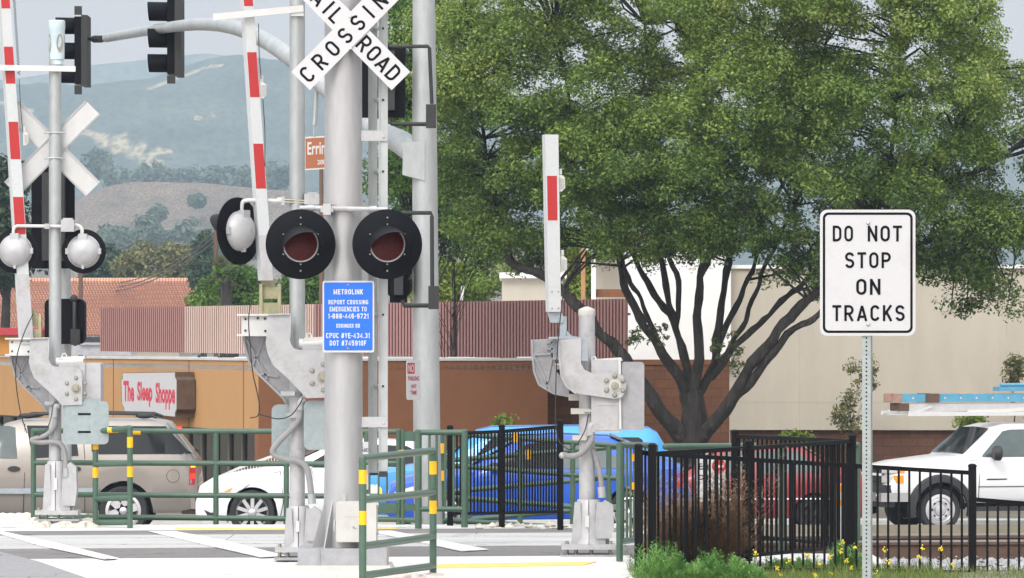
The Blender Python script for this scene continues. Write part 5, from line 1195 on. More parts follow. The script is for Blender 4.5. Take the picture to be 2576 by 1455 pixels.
v = vehicle('royal_blue_hatchback', 'royal blue hatchback nearest behind the black picket fence across the track', L_, 1.72,
    [(0, .55), (.05, .72), (.3, .82), (.95, .93), (1.15, .96), (1.85, 1.35), (2.3, 1.41), (3.1, 1.38), (3.85, 1.05), (4.1, .98), (4.25, .6)],
    [(0, .5), (.1, .68), (.6, .80), (1.2, .88), (4.0, .93), (4.25, .5)], [(0, .28), (.1, .2), (4.1, .24), (4.25, .38)],
    [(0, .78), (.15, .9), (.5, 1), (3.9, 1), (4.25, .88)], [(0, .84), (1.0, .9), (1.2, .9), (1.9, .80), (3.1, .8), (3.9, .86), (4.25, .86)], [.80, 3.38], .31, .36, M['royal'], spokes=7)
side_panel(v, 'side_window', [(1.42, .94), (1.95, 1.27), (2.35, 1.33), (2.4, .93)], M['glass']); side_panel(v, 'side_window', [(2.47, .93), (2.44, 1.33), (2.9, 1.30), (3.35, .98), (3.36, .94)], M['glasslit'])
end_glass(v, 'windshield', 1.18, .98, 1.84, 1.335, .72, .62, M['glasslit']); end_glass(v, 'rear_window', 3.8, 1.08, 3.12, 1.37, .7, .62, M['glass'])
side_panel(v, 'headlamp', [(.10, .60), (.42, .70), (.50, .66), (.40, .58), (.14, .54)], M['headlamp'], .01, .03); side_panel(v, 'side_marker', [(.38, .64), (.48, .66), (.48, .60), (.40, .58)], M['amberlit'], .014, .02)
side_panel(v, 'tail_lamp', [(3.98, .88), (4.16, .85), (4.18, .68), (4.0, .68)], M['tailred'], .012, .02)
mb = MB()
for s in (-1, 1): seam(v, [(1.25, .9), (1.3, .3)], mb, s=s); seam(v, [(2.43, .92), (2.45, .3)], mb, s=s); seam(v, [(.62, .6), (1.2, .86)], mb, .004, s)
build(mb, 'door_seams', M['trim'], v['root'], local=True)
for s in (-1, 1):
    mb = MB(); mb.blob((1.5, s*.95, .96), (.08, .11, .065), 10, 8); build(mb, 'wing_mirror', M['trim'], v['root'], local=True)
place(v, .80, .31, 972+.8*sb, 66.4)
# 5. red car behind the zigzag fence
L_ = 4.4
v = vehicle('red_saloon', 'red car with a pale side strip, glimpsed through the black zigzag fence', L_, 1.75,
    [(0, .55), (.05, .78), (.3, .88), (1.0, .98), (1.2, 1.0), (1.85, 1.42), (2.3, 1.47), (3.3, 1.46), (3.9, 1.12), (4.3, 1.08), (4.4, .6)],
    [(0, .5), (.1, .74), (.6, .86), (1.2, .95), (4.2, 1.0), (4.4, .5)], [(0, .3), (.1, .22), (4.3, .26), (4.4, .4)],
    [(0, .80), (.15, .92), (.5, 1), (4.1, 1), (4.4, .9)], [(0, .84), (1.0, .9), (1.2, .9), (1.9, .8), (3.2, .8), (3.9, .86), (4.4, .86)], [.85, 3.5], .32, .37, M['carred'], spokes=7, rim_m='trim')
side_panel(v, 'side_window', [(1.45, 1.0), (1.95, 1.35), (2.4, 1.4), (2.45, 1.0)], M['glasslit']); side_panel(v, 'side_window', [(2.52, 1.0), (2.48, 1.4), (3.2, 1.38), (3.7, 1.05)], M['glasslit'])
side_panel(v, 'side_strip', [(.3, .59), (.3, .565), (4.2, .575), (4.2, .60)], M['carwhite'], .012, .01)
end_glass(v, 'windshield', 1.22, 1.02, 1.84, 1.405, .72, .62, M['glasslit']); end_glass(v, 'rear_window', 3.85, 1.15, 3.32, 1.45, .7, .62, M['glasslit'])
side_panel(v, 'tail_lamp', [(4.1, .98), (4.32, .95), (4.33, .76), (4.12, .76)], M['tailred'], .012, .02); side_panel(v, 'headlamp', [(.10, .64), (.42, .76), (.50, .70), (.14, .56)], M['headlamp'], .01, .03)
place(v, .85, .32, 1660, 81.5)
# 6. white pickup with ladder rack, turned a little towards us
L_ = 5.8; st_ = 12000/86.
v = vehicle('white_pickup', 'white pickup truck with black wheel flare and ladder rack at the right edge', L_, 2.0,
    [(0, .86), (.04, 1.10), (.15, 1.17), (.5, 1.25), (1.25, 1.34), (1.42, 1.36), (2.02, 1.86), (2.3, 1.93), (3.5, 1.94), (3.78, 1.90), (3.9, 1.36), (5.7, 1.36), (5.8, 1.1)],
    [(0, .84), (.2, 1.08), (.6, 1.16), (1.4, 1.27), (3.8, 1.30), (5.75, 1.30), (5.8, 1.0)], [(0, .70), (.05, .60), (.5, .52), (5.7, .52), (5.8, .6)],
    [(0, .90), (.1, .96), (.4, 1), (5.8, 1)], [(0, .92), (1.3, .93), (2.0, .83), (3.8, .83), (3.9, .96), (5.8, .96)], [.98, 4.62], .39, .50, M['carwhite'], spokes=0, rim_r=.225)
side_panel(v, 'side_window', [(1.78, 1.335), (1.80, 1.38), (2.22, 1.80), (2.36, 1.83), (3.05, 1.84), (3.06, 1.335)], M['glasslit'], .008); side_panel(v, 'side_window', [(3.14, 1.335), (3.13, 1.84), (3.62, 1.83), (3.66, 1.335)], M['glass'])
end_glass(v, 'windshield', 1.46, 1.385, 2.0, 1.84, .84, .73, M['glass'], .014)
for s in (-1, 1):
    mb = MB(); q = []
    N = 20; wc, wr_ = .98, .39
    vs = []
    for i in range(N+1):
        a = R(-14+208*i/N); 
        for rr, yy in ((.495, 1.0), (.50, 1.065), (.61, 1.045), (.64, 1.0)): vs.append(Vector((wc+rr*math.cos(a), s*yy, wr_+rr*math.sin(a))))
    mb.add(vs, [(4*i+j, 4*i+j+1, 4*i+j+5, 4*i+j+4) for i in range(N) for j in range(3)], True); build(mb, 'wheel_flare', M['trim'], v['root'], local=True)
mb = MB(); mb.box((-.10, -.93, .70), (.10, .93, .84)); mb.box((-.06, -.90, .44), (.14, .90, .56)); build(mb, 'bumper_trim', M['trim'], v['root'], local=True)
mb = MB(); mb.prism([Vector((-.14, -.95, .54)), Vector((-.14, -.95, .70)), Vector((.36, -1.0, .70)), Vector((.36, -1.0, .54))], (0, 1.9, 0)); mb.tube([(-.155, -.66, .63), (-.14, -.66, .63)], .05, 14); build(mb, 'bumper', M['chromebar'], v['root'], local=True) if 'chromebar' in M else None
mb = MB()
for z in (.86, .90, .94, .98, 1.06, 1.10): mb.box((-.035, -.62, z), (.05, .62, z+.028))
mb.box((-.02, -.64, .85), (.04, .64, 1.15)); build(mb, 'grille', M['trim'], v['root'], local=True)
mb = MB(); mb.box((-.045, -.64, 1.0), (.05, .64, 1.045)); build(mb, 'grille_bar', M['carwhite'], v['root'], local=True)
for s in (-1, 1):
    for z0, z1 in ((.88, 1.0), (1.05, 1.17)):
        mb = MB(); mb.prism([Vector((-.03, s*.66, z0)), Vector((.0, s*.90, z0)), Vector((.24, s*.985, z0+.01)), Vector((.24, s*.7, z0+.01))], (0, 0, z1-z0)); build(mb, 'headlamp', M['headlamp'], v['root'], local=True)
    mb = MB(); mb.prism([Vector((.10, s*.955, .875)), Vector((.27, s*1.0, .875)), Vector((.27, s*.8, .875)), Vector((.10, s*.8, .875))], (0, 0, .14)); mb.prism([Vector((.16, s*.965, 1.06)), Vector((.29, s*1.0, 1.06)), Vector((.29, s*.8, 1.06)), Vector((.16, s*.8, 1.06))], (0, 0, .1)); build(mb, 'side_marker', M['amber'], v['root'], local=True)
    mb = MB(); mb.lathe([(0, -.075), (.10, -.07), (.135, -.03), (.14, .05), (.12, .07), (0, .072)], (1.98, s*1.20, 1.41), (1, 0, 0), 20); mb.bar((2.0, s*.98, 1.36), (2.0, s*1.1, 1.36), .1, .06); build(mb, 'wing_mirror', M['trim'], v['root'], local=True)
mb = MB()
for s in (-1, 1): seam(v, [(1.70, 1.3), (1.72, .95), (1.70, .58)], mb, s=s); seam(v, [(3.09, 1.85), (3.1, .58)], mb, s=s); seam(v, [(.30, 1.1), (.8, 1.2), (1.5, 1.27), (1.7, 1.28)], mb, .004, s); seam(v, [(1.7, .80), (3.8, .80)], mb, .008, s)
seam(v, [(3.84, 1.85), (3.86, .58)], mb); build(mb, 'door_seams', M['trim'], v['root'], local=True)
side_panel(v, 'badge', [(1.85, .92), (1.87, .945), (2.25, .945), (2.25, .925), (2.0, .92)], M['trim'], .006, .004)
mb = MB(); mb.box((1.6, -1.02, .36), (3.9, -.9, .44)); mb.box((1.6, .9, .36), (3.9, 1.02, .44)); build(mb, 'running_board', M['trim'], v['root'], local=True)
mb = MB()
for s in (-.72, .72):
    mb.bar((.45, s, 2.115), (6.1, s, 2.115), .06, .075); mb.bar((.47, s, 2.10), (.9, s, 2.25), .04, .04)
    mb.bar((1.6, s*.94, 2.15), (5.7, s*.94, 2.30), .05, .05)
    for u in (4.0, 5.6): mb.bar((u, s*1.2, 1.34), (u, s, 2.10), .05, .05)
for u in (.5, 2.2, 4.0, 5.6): mb.bar((u, -.72, 2.13), (u, .72, 2.13), .05, .05)
for s in (-.72, .72): mb.bar((3.7, s*1.2, 1.30), (3.2, s, 2.10), .045, .045)
build(mb, 'ladder_rack', M['white'], v['root'], local=True)
place(v, .98, .39, 2366, 86.0, 15.)
truck = v['root']
TM = Matrix.Translation(truck.location) @ Matrix.Rotation(R(15), 4, 'Z')
M['fibreblue'] = mat('blue fibreglass', (.09, .31, .46), .5, 0, .15, 5, dirt=(.25, .22, .2), dscale=3, damt=.5)
M['rustred'] = mat('paint-splashed ladder end', (.28, .09, .06), .6, 0, .3, 6, col2=(.35, .25, .2)); M['alu'] = mat('aluminium ladder', (.62, .62, .62), .35, .6, .1, 6); M['tanwood'] = mat('orange fibreglass', (.62, .33, .20), .6, 0, .15, 4)
def ladder(label, x0, x1, y0, y1, z, hh, m, mend):
    loc = TM @ Vector(((x0+x1)/2, (y0+y1)/2, z)); t = thing('extension_ladder', label, 'ladder', loc, 'ladders on the pickup rack')
    for yy in (y0, y1):
        mb = MB(); mb.bar(TM @ Vector((x0+.18, yy, z)), TM @ Vector((x1, yy, z)), .03, hh); so = build(mb, 'stile', m, t)
        mb = MB(); mb.bar(TM @ Vector((x0, yy, z)), TM @ Vector((x0+.19, yy, z)), .04, hh*1.1); build(mb, 'foot_pad', mend, so)
    mb = MB(); u = x0+.4
    while u < x1: mb.tube([TM @ Vector((u, y0-.02, z)), TM @ Vector((u, y1+.02, z))], .02, 8); u += .305
    build(mb, 'rungs', M['alu'], t)
    return t
ladder('blue fibreglass ladder with rusty red feet on top of the pickup rack', .16, 6.0, -.68, -.25, 2.40, .145, M['fibreblue'], M['rustred'])
ladder('bare aluminium ladder lying under the blue one on the pickup rack', .30, 6.2, -.66, -.2, 2.235, .13, M['alu'], M['rail'])
ladder('short orange ladder laid at the rear of the pickup rack', 1.85, 5.5, .05, .5, 2.40, .15, M['tanwood'], M['tanwood'])
mb = MB(); mb.bar(TM @ Vector((2.3, -.3, 2.56)), TM @ Vector((5.5, -.3, 2.58)), .3, .08); mb.tube([TM @ Vector((2.35, -.4, 2.63)), TM @ Vector((5.5, -.4, 2.66))], .035, 10); solo(mb, 'stabiliser_bar', [M['fibreblue']], 'blue and white bundle tied on top of the ladders of the pickup', 'ladder')
mb = MB(); mb.bar(TM @ Vector((.80, -.70, 2.40)), TM @ Vector((1.05, -.70, 2.40)), .06, .165); mb.bar(TM @ Vector((.80, -.25, 2.40)), TM @ Vector((1.05, -.25, 2.40)), .06, .165)
solo(mb, 'ladder_clamp', M['rail'], 'dark rusty clamp pair gripping the blue ladder near its front end', 'clamp')
# ------------------------------------------------------------------ buildings
class Wall:
    """vertical plane through two photo columns at given depths"""
    def __init__(s, xa, Ya, xb, Yb):
        a, b = P(xa, HY, Ya), P(xb, HY, Yb); s.a = Vector((a.x, a.y, 0)); s.b = Vector((b.x, b.y, 0)); s.r = (s.b-s.a).normalized(); s.n = Vector((s.r.y, -s.r.x, 0))
        if s.n.y > 0: s.n = -s.n
    def at(s, x, y, off=0.):
        d = Vector(((x-CX)/F, 1, (HY-y)/F)); t = (s.a+s.n*off).dot(s.n)/d.dot(s.n); p = d*t; return Vector((p.x, p.y, p.z+H))
    def quad(s, mb, px, th, off=0.):
        mb.prism([s.at(x, y, off) for x, y in px], -s.n*th); return mb
M['stucco'] = mat('tan stucco', (.47, .26, .108), .9, 0, .06, 2, .15, 60, dirt=(.42, .24, .11), dscale=.5, damt=.5, stretch=(1, 1, .3))
M['stuccobrown'] = mat('brown painted block', (.21, .088, .042), .9, 0, .10, 2, .2, 40, dirt=(.15, .07, .045), dscale=.6, damt=.6)
M['beige'] = mat('beige stucco', (.50, .455, .38), .9, 0, .07, 1.5, .15, 50, dirt=(.40, .35, .28), dscale=.5, damt=.7, stretch=(1, 1, .28))
M['stuccodk'] = mat('joint filler', (.44, .40, .335), .9)
M['whitewall'] = mat('white stucco', (.86, .85, .83), .9, 0, .04, 1.5, .1, 50)
M['roofgrey'] = mat('pale roofing', (.55, .55, .55), .85, 0, .12, 2, dirt=(.35, .34, .33), dscale=1, damt=.6)
M['mauve'] = mat('mauve corrugated metal', (.30, .155, .145), .5, .1, .08, 3, dirt=(.30, .17, .16), dscale=.6, damt=.5, stretch=(1, 1, .1))
M['beigemetal'] = mat('pinkish beige corrugated metal', (.50, .37, .32), .5, .1, .08, 3, dirt=(.33, .22, .19), dscale=.6, damt=.5, stretch=(1, 1, .1))
M['orange'] = mat('orange fascia', (.62, .28, .05), .8); M['redtrim'] = mat('red parapet trim', (.50, .035, .05), .7)
def blockmat(name, c1, c2, mortar, bw, bh):
    m = mat(name, c1, .95, 0, .2, 3, .5, 25); t = m.node_tree; b = t.nodes['Principled BSDF']
    br = t.nodes.new('ShaderNodeTexBrick'); br.inputs['Scale'].default_value = 1; br.inputs['Brick Width'].default_value = bw; br.inputs['Row Height'].default_value = bh
    br.inputs['Mortar Size'].default_value = .012; br.inputs['Color1'].default_value = (*c1, 1); br.inputs['Color2'].default_value = (*c2, 1); br.inputs['Mortar'].default_value = (*mortar, 1)
    tcn = t.nodes.new('ShaderNodeTexCoord'); sp = t.nodes.new('ShaderNodeSeparateXYZ'); cb = t.nodes.new('ShaderNodeCombineXYZ')
    t.links.new(tcn.outputs['Object'], sp.inputs[0]); t.links.new(sp.outputs['X'], cb.inputs['X']); t.links.new(sp.outputs['Z'], cb.inputs['Y']); t.links.new(cb.outputs[0], br.inputs['Vector'])
    src = b.inputs['Base Color'].links[0].from_socket; x = t.nodes.new('ShaderNodeMix'); x.data_type = 'RGBA'; x.blend_type = 'MULTIPLY'; x.inputs[0].default_value = .55
    n = [q for q in t.nodes if q.type == 'TEX_NOISE'][0]; mr = t.nodes.new('ShaderNodeMapRange'); mr.inputs[3].default_value = .35; mr.inputs[4].default_value = 1.5
    t.links.new(n.outputs[0], mr.inputs[0]); t.links.new(br.outputs[0], x.inputs[6]); t.links.new(mr.outputs[0], x.inputs[7]); t.links.new(x.outputs[2], b.inputs['Base Color'])
    return m
M['block'] = blockmat('split-face brown block', (.20, .085, .040), (.155, .066, .034), (.12, .055, .032), .42, .20)
M['brick'] = blockmat('brown brick base', (.15, .068, .042), (.11, .052, .034), (.085, .045, .03), .4, .2)
GZ = -1.7
def down(p): return Vector((p.x, p.y, GZ))
# the shop: tan front receding to the left, brown flank facing us
W1_, W2_ = Wall(0, 120.5, 650, 98.0), Wall(650, 98.0, 1375, 100.0)
t = thing('shop_building', 'tan stucco shop with a brown flank wall and flat pale roof behind the street', 'building', down(W1_.at(650, 905)))
far = Wall(-500, 0, 0, 0) if False else None
A = W1_.at(-350, 897); C = W1_.at(650, 908); B = W2_.at(1376, 911)
zt = C.z
def band(mb, w, x0, x1, z0, z1, th, off=0.):
    a, b = w.at(x0, HY, off), w.at(x1, HY, off); mb.prism([Vector((a.x, a.y, z0)), Vector((b.x, b.y, z0)), Vector((b.x, b.y, z1)), Vector((a.x, a.y, z1))], -w.n*th)
zs = W1_.at(650, 1086).z
mb = MB(); band(mb, W1_, -400, 650, zs, zt, .4); build(mb, 'front_wall', M['stucco'], t)
mb = MB(); band(mb, W2_, 650, 1377, GZ, zt-.003, .3, .0); build(mb, 'flank_wall', M['stuccobrown'], t)
mb = MB(); band(mb, W1_, -400, 650.5, zt, zt+.05, .45, .03); band(mb, W2_, 650, 1377, zt, zt+.05, .35, .03); build(mb, 'coping', M['roofgrey'], t)
mb = MB()
for x in (285, 475, 612): band(mb, W1_, x-1.0, x+1.0, zs, zt, .002, .003)
build(mb, 'wall_joints', M['stuccobrown'], t)
mb = MB(); band(mb, W1_, -400, 640, GZ+.1, zs-.01, .05, -.9); build(mb, 'shop_window', M['glass'], t)
M['mullion'] = mat('grey mullion', (.20, .19, .18), .5, .3)
mb = MB()
for i, x in enumerate(range(-40, 640, 34)): band(mb, W1_, x, x+5, GZ+.1, zs-.01, .08, -.85)
build(mb, 'mullions', M['mullion'], t)
mb = MB(); band(mb, W1_, -400, 648, zs-.04, zs+.002, 1.2, -.01); build(mb, 'soffit', M['trim'], t)
mb = MB(); a, b = W1_.at(436, 1070, -.8), W1_.at(456, 1070, -.8)
mb.text('OPEN', (W1_.at(441, 1080, -.8)+W1_.at(456, 1080, -.8))/2, W1_.r, (0, 0, 1), .9, .10, .02); mb2 = MB()
w3 = W1_; mb2.prism([W1_.at(x, y, .02) for x, y in ((440, 1074), (457, 1074), (457, 1084), (440, 1084))], W1_.n*.02) ; build(mb2, 'open_sign', M['openred'], t)
mb = MB(); rz = zt-.10; P1 = [A, C, B]; poly = [Vector((A.x, A.y, rz)), Vector((C.x, C.y, rz)), Vector((B.x, B.y, rz)), Vector((B.x+6, B.y+40, rz)), Vector((A.x+6, A.y+20, rz))]
mb.prism(poly, (0, 0, -.1)); build(mb, 'roof', M['roofgrey'], t)
mb = MB()
rgv = random.Random(21)
for i, x in enumerate((470, 512, 527, 610, 640, 668, 690, 730, 776, 1130, 1180, 1260, 1290, 1320)):
    p = W1_.at(x*1.0, 900) if x < 650 else W2_.at(x, 900); p.y += 3.5+rgv.uniform(0, 3); p.z = rz; hgt = rgv.uniform(.12, .22)
    mb.tube([p, p+Vector((0, 0, hgt))], .03, 8); mb.lathe([(.06, 0), (.05, .04)], p, (0, 0, 1), 8)
build(mb, 'vent_pipes', M['trim'], t)
mb = MB()
for x, wd in ((855, 60), (1120, 70), (1300, 90), (560, 30)):
    p = W2_.at(x, 900); p.y += 4; p.z = rz; mb.box(p, (p.x+wd/F*100, p.y+1.2, rz+.16))
build(mb, 'roof_boxes', M['whitewall'], t)
mb = MB(); mb.prism([W1_.at(x, y, .05) for x, y in ((-80, 843), (75, 843), (75, 893), (-80, 893))], -W1_.n*.5); build(mb, 'raised_fascia', M['orange'], t)
mb = MB(); mb.prism([W1_.at(x, y, .25) for x, y in ((-80, 825), (103, 826), (103, 831), (80, 843), (-80, 843))], -W1_.n*.8); build(mb, 'parapet_trim', M['redtrim'], t)
# shop sign box with its dark end
sg = thing('shop_sign', 'white THE SLEEP SHOPPE box sign with red letters on the tan wall', 'shop sign', W1_.at(390, 1045, .02))
def sp(x, y, off): return W1_.at(x, y, off)
fo = .42
ol = [(308, 938), (442, 936), (442, 948), (446, 956), (446, 1030), (442, 1040), (442, 1050), (312, 1037), (312, 1028), (306, 1018), (304, 958), (308, 950)]
mb = MB(); pts = [sp(x, y, fo) for x, y in ol]; mb.prism(pts, -W1_.n*.40); bo = build(mb, 'box', M['_'] if '_' in M else M['rail'], sg)
mb = MB(); cc = sum((Vector(p) for p in pts), Vector())/len(pts); mb.prism([cc+(p-cc)*.975+W1_.n*.002 for p in pts], W1_.n*.004); fc = build(mb, 'face', M['signwhite'], bo)
M['signred'] = mat('red sign letters', (.58, .02, .06), .5)
a, b = sp(311, 994, fo+.008), sp(441, 994, fo+.008); up = (sp(376, 960, fo).z-sp(376, 1031, fo).z)
mb = MB(); xs_ = [(311, 350, 'The', 957, 1002), (359, 397, 'Sleep', 959, 1018), (404, 441, 'Shoppe', 963, 1029)]
for x0, x1, s_, y0, y1 in ((310, 337, 'The', 959, 1010), (345, 383, 'Sleep', 961, 1022), (391, 440, 'Shoppe', 964, 1029)):
    p, q = sp(x0, y1, fo+.009), sp(x1, y0, fo+.009); mb.text(s_, (p+q)/2, W1_.r, (0, 0, 1), (Vector((q.x, q.y, 0))-Vector((p.x, p.y, 0))).length, q.z-p.z, .035)
build(mb, 'lettering', M['signred'], fc)
mb = MB(); mb.prism([sp(443, y, o) for y, o in ((985, .32), (985, .12), (992, .12), (992, .32))], W1_.r*.06); build(mb, 'label_plate', M['white'], bo)
Y = 90.5; t = thing('ramp_railing', 'white picket railing of a sloping ramp behind the white saloon', 'railing', P(545, 1260, Y)); mb = MB(); pr = [(520, 1214), (600, 1178), (690, 1146), (820, 1140)]
for (xa, ya), (xb, yb) in zip(pr, pr[1:]):
    mb.bar(P(xa, ya, Y), P(xb, yb, Y), .05, .05); mb.bar(P(xa, ya+34, Y), P(xb, yb+34, Y), .05, .05)
    n = int((xb-xa)/7)
    for k in range(n): x, y = lerp(xa, xb, k/n), lerp(ya, yb, k/n); mb.pbox(x-1.2, y, x+1.2, y+34, Y-.015, .03)
build(mb, 'pickets', M['white'], t)
# corrugated roof screens, receding to the left
def screen(label, segs, pitch, m):
    (xa, Ya, ta, ba), (xb, Yb, tb, bb) = segs; a0, b0 = P(xa, ba, Ya), P(xb, bb, Yb); a1, b1 = P(xa, ta, Ya), P(xb, tb, Yb); L_ = (b0-a0).length; nr_ = max(2, int(L_/pitch)); d = (b0-a0).normalized(); nn = Vector((d.y, -d.x, 0)); vs = []; n = nr_*4-1
    for i in range(nr_):
        for fr, dp in ((0, 0), (.58, 0), (.66, -.075), (.92, -.075)): u = (i+fr)/nr_; vs += [a0.lerp(b0, u)+nn*dp, a1.lerp(b1, u)+nn*dp]
    mb = MB(); mb.add(vs, [(2*i, 2*i+2, 2*i+3, 2*i+1) for i in range(n)])
    for k in (.25, .75): p, q = a0.lerp(a1, k), b0.lerp(b1, k); mb.bar(p-nn*.15, q-nn*.15, .05, .05)
    solo(mb, 'roof_screen', m, label, 'roof screen', 'corrugated roof screens')
def scr(x): t = (x-252)/(1570-252); Y = 1/lerp(1/113, 1/104.5, t); return (x, Y, lerp(775, 752, t), lerp(884, 906, t))
screen('mauve brown corrugated roof screen at the left end of the shop roof', (scr(252), scr(463)), .060, M['mauve'])
screen('pinkish beige corrugated roof screen right of the dark mauve one', (scr(464), scr(790)), .064, M['beigemetal'])
screen('long mauve corrugated roof screen behind the signal pole and the short gate', (scr(791), scr(1575)), .085, M['mauve'])
# block wall, white wall and the beige building
W3_ = Wall(1375, 107.6, 1834, 107.4)
t = thing('block_building', 'brown split-face block wall with a tall white wall above, behind the tree trunk', 'building', down(W3_.at(1600, 905)))
mb = MB(); band(mb, W3_, 1376, 1834, GZ, W3_.at(1600, 918).z, .35); build(mb, 'block_wall', M['block'], t)
mb = MB(); band(mb, W3_, 1376, 1836, W3_.at(1600, 918).z, W3_.at(1600, 905).z, .4, .03); build(mb, 'wall_cap', M['stuccobrown'], t)
mb = MB(); w = Wall(1570, 111.5, 1836, 111.5); band(mb, w, 1573, 1838, w.at(1600, 910).z, w.at(1600, 596).z, .3); band(mb, w, 1700, 1702, w.at(1600, 905).z, w.at(1600, 600).z, .002, .003); build(mb, 'upper_wall', M['whitewall'], t)
mb = MB(); band(mb, w, 1560, 1840, w.at(1600, 596).z, w.at(1600, 588).z, .5, .1); build(mb, 'roof_edge', M['stucco'], t)
W4_ = Wall(1832, 112.0, 2700, 111.4)
t = thing('beige_building', 'long beige stucco building on a brown brick base, behind the white pickup', 'building', down(W4_.at(2200, 1080)))
mb = MB(); band(mb, W4_, 1832, 2900, W4_.at(2200, 1082).z, W4_.at(2200, 676).z, .5, .12); band(mb, W4_, 2354, 2355.6, W4_.at(2200, 1080).z, W4_.at(2200, 1020).z, .002, .123); build(mb, 'stucco_wall', M['beige'], t)
mb = MB(); zj = W4_.at(2200, 1012).z; band(mb, W4_, 1832, 2900, zj-.012, zj, .002, .123)
for x in (2010, 2530, 2690): band(mb, W4_, x, x+1.3, W4_.at(2200, 1080).z, W4_.at(2200, 678).z, .002, .123)
build(mb, 'wall_joints', M['stuccodk'], t)
mb = MB(); band(mb, W4_, 1836, 2900, GZ, W4_.at(2200, 1082).z, .4); build(mb, 'brick_base', M['brick'], t)
mb = MB(); band(mb, W4_, 1828, 2905, W4_.at(2200, 676).z, W4_.at(2200, 667).z, .6, .2); build(mb, 'parapet_cap', M['whitewall'], t)
# little houses beyond the screens
t = thing('small_house', 'low beige building with a white corner post left of the short gate arm', 'building', P(1330, 900, 118)); mb = MB(); Y = 118
mb.pbox(1262, 700, 1420, 930, Y, 5); build(mb, 'wall', M['beige'], t); mb = MB(); mb.pbox(1256, 686, 1425, 700, Y-.2, 5.4); build(mb, 'roof', M['whitewall'], t)
M['tanpost'] = mat('tan timber', (.42, .22, .09), .7)
t = thing('carport', 'open timber porch with orange and white posts seen under the tree crown', 'porch', P(1480, 900, 116)); Y = 116
for x, m in ((1466, M['tanpost']), (1492, M['whitewall'])): mb = MB(); mb.pbox(x-5, 625, x+6, 900, Y, .12); build(mb, 'post', m, t)
mb = MB(); mb.pbox(1478, 620, 1570, 630, Y-.3, 3); build(mb, 'roof', M['whitewall'], t); mb = MB(); mb.pbox(1498, 650, 1580, 800, Y+2.5, .2); build(mb, 'back_wall', M['beige'], t); mb = MB(); mb.pbox(1494, 728, 1580, 748, Y+.2, .15); build(mb, 'beam', M['stuccobrown'], t)
mb = MB(); mb.prism([P(x, y, 108) for x, y in ((1156, 756), (1164, 756), (1168, 720), (1160, 719))], (0, .2, 0)); solo(mb, 'marker_post', M['whitewall'], 'short leaning white post above the mauve roof screen', 'post')
# tiled roof of the large building far to the left
t = thing('tiled_building', 'long low building with a terracotta tiled roof at the far left', 'building', P(200, 960, 300))
def tile_pt(u, v): # u along, v 0 eave .. 1 ridge
    x0, x1 = lerp(-400, -380, v), lerp(470, 507, v); return P(lerp(x0, x1, u), lerp(848, 712, v), lerp(288, 300, v))
mb = MB(); nu, nv = 460, 24; vs = []
for j in range(nv+1):
    for dj in (0, 1):
        v = min(1, max(0, (j+dj*.96)/nv)); 
        for i in range(nu+1):
            p = tile_pt(i/nu, v); p.z += .07*(1 if i % 4 in (0, 1) else -1)*(1 if True else 0)+.08*(1-dj); p.x += (.06 if j % 2 else -.06); vs.append(p)
fs = []
for r_ in range(2*(nv+1)-1):
    for i in range(nu): o = r_*(nu+1)+i; fs.append((o, o+1, o+nu+2, o+nu+1))
mb.add(vs, fs)
def tilemat():
    m = blockmat('terracotta tile', (.58, .30, .20), (.66, .40, .29), (.32, .15, .10), .187, .5); t_ = m.node_tree; br = [n for n in t_.nodes if n.type == 'TEX_BRICK'][0]
    cb = [n for n in t_.nodes if n.type == 'COMBXYZ'][0]; sp_ = [n for n in t_.nodes if n.type == 'SEPXYZ'][0]; t_.links.new(sp_.outputs['Y'], cb.inputs['Y']); br.inputs['Mortar Size'].default_value = .045; br.inputs['Mortar Smooth'].default_value = .6; return m
M['tile'] = tilemat() or mat('terracotta tile', (.60, .27, .165), .8, 0, .35, .9, .2, 20, col2=(.44, .20, .13)); build(mb, 'roof', M['tile'], t)
mb = MB(); mb.tube([tile_pt(0, 1)+Vector((0, 0, .1)), tile_pt(1, 1)+Vector((0, 0, .1))], .22, 8); build(mb, 'ridge_tiles', M['tile'], t)
mb = MB(); a, b = tile_pt(0, 0), tile_pt(1, 0); mb.box((a.x, a.y+.5, GZ), (b.x-.5, a.y+12, a.z)); build(mb, 'wall', M['beige'], t)
mb = MB(); mb.box((a.x, a.y-.1, a.z-.35), (b.x, a.y+.1, a.z-.02)); build(mb, 'gutter', M['trim'], t)
mb = MB(); Y = 128; mb.pbox(255-75, 868, 330, 893, Y, 2); mb.pbox(200, 862, 262, 868, Y-.1, 1.2); solo(mb, 'roof_unit', M['casting'], 'low grey roof unit between the tiled roof and the shop parapet', 'roof unit')
# utility poles and wires
def pole(label, x, yt, yb, Y, r=.14): mb = MB(); mb.tube([P(x, yb, Y), P(x, yt, Y)], [r, r*.85], 10); return solo(mb, 'utility_pole', M['wood'], label, 'utility pole', 'brown wooden utility poles')
pole('brown wooden utility pole above the palm, left of the raised gate arm', 543, 575, 960, 210, .11)
pole('brown wooden utility pole behind the black pedestrian signal', 203, 640, 950, 150, .08); pole('brown wooden utility pole showing beside the thick mast', 808, 425, 960, 140, .07)
for i, (ya, yb, xb) in enumerate(((582, 700, 255), (594, 712, 245), (606, 722, 235))):
    mb = MB(); a, b = P(543, ya, 210), P(xb, yb+8, 330); mb.tube([a.lerp(b, k/14)-Vector((0, 0, 1.6*4*(k/14)*(1-k/14)*.5)) for k in range(15)], .03, 5); solo(mb, 'overhead_wire', M['wire'], ('top', 'middle', 'lowest')[i]+' of three overhead wires sagging left from the wooden pole', 'wire', 'overhead wires')

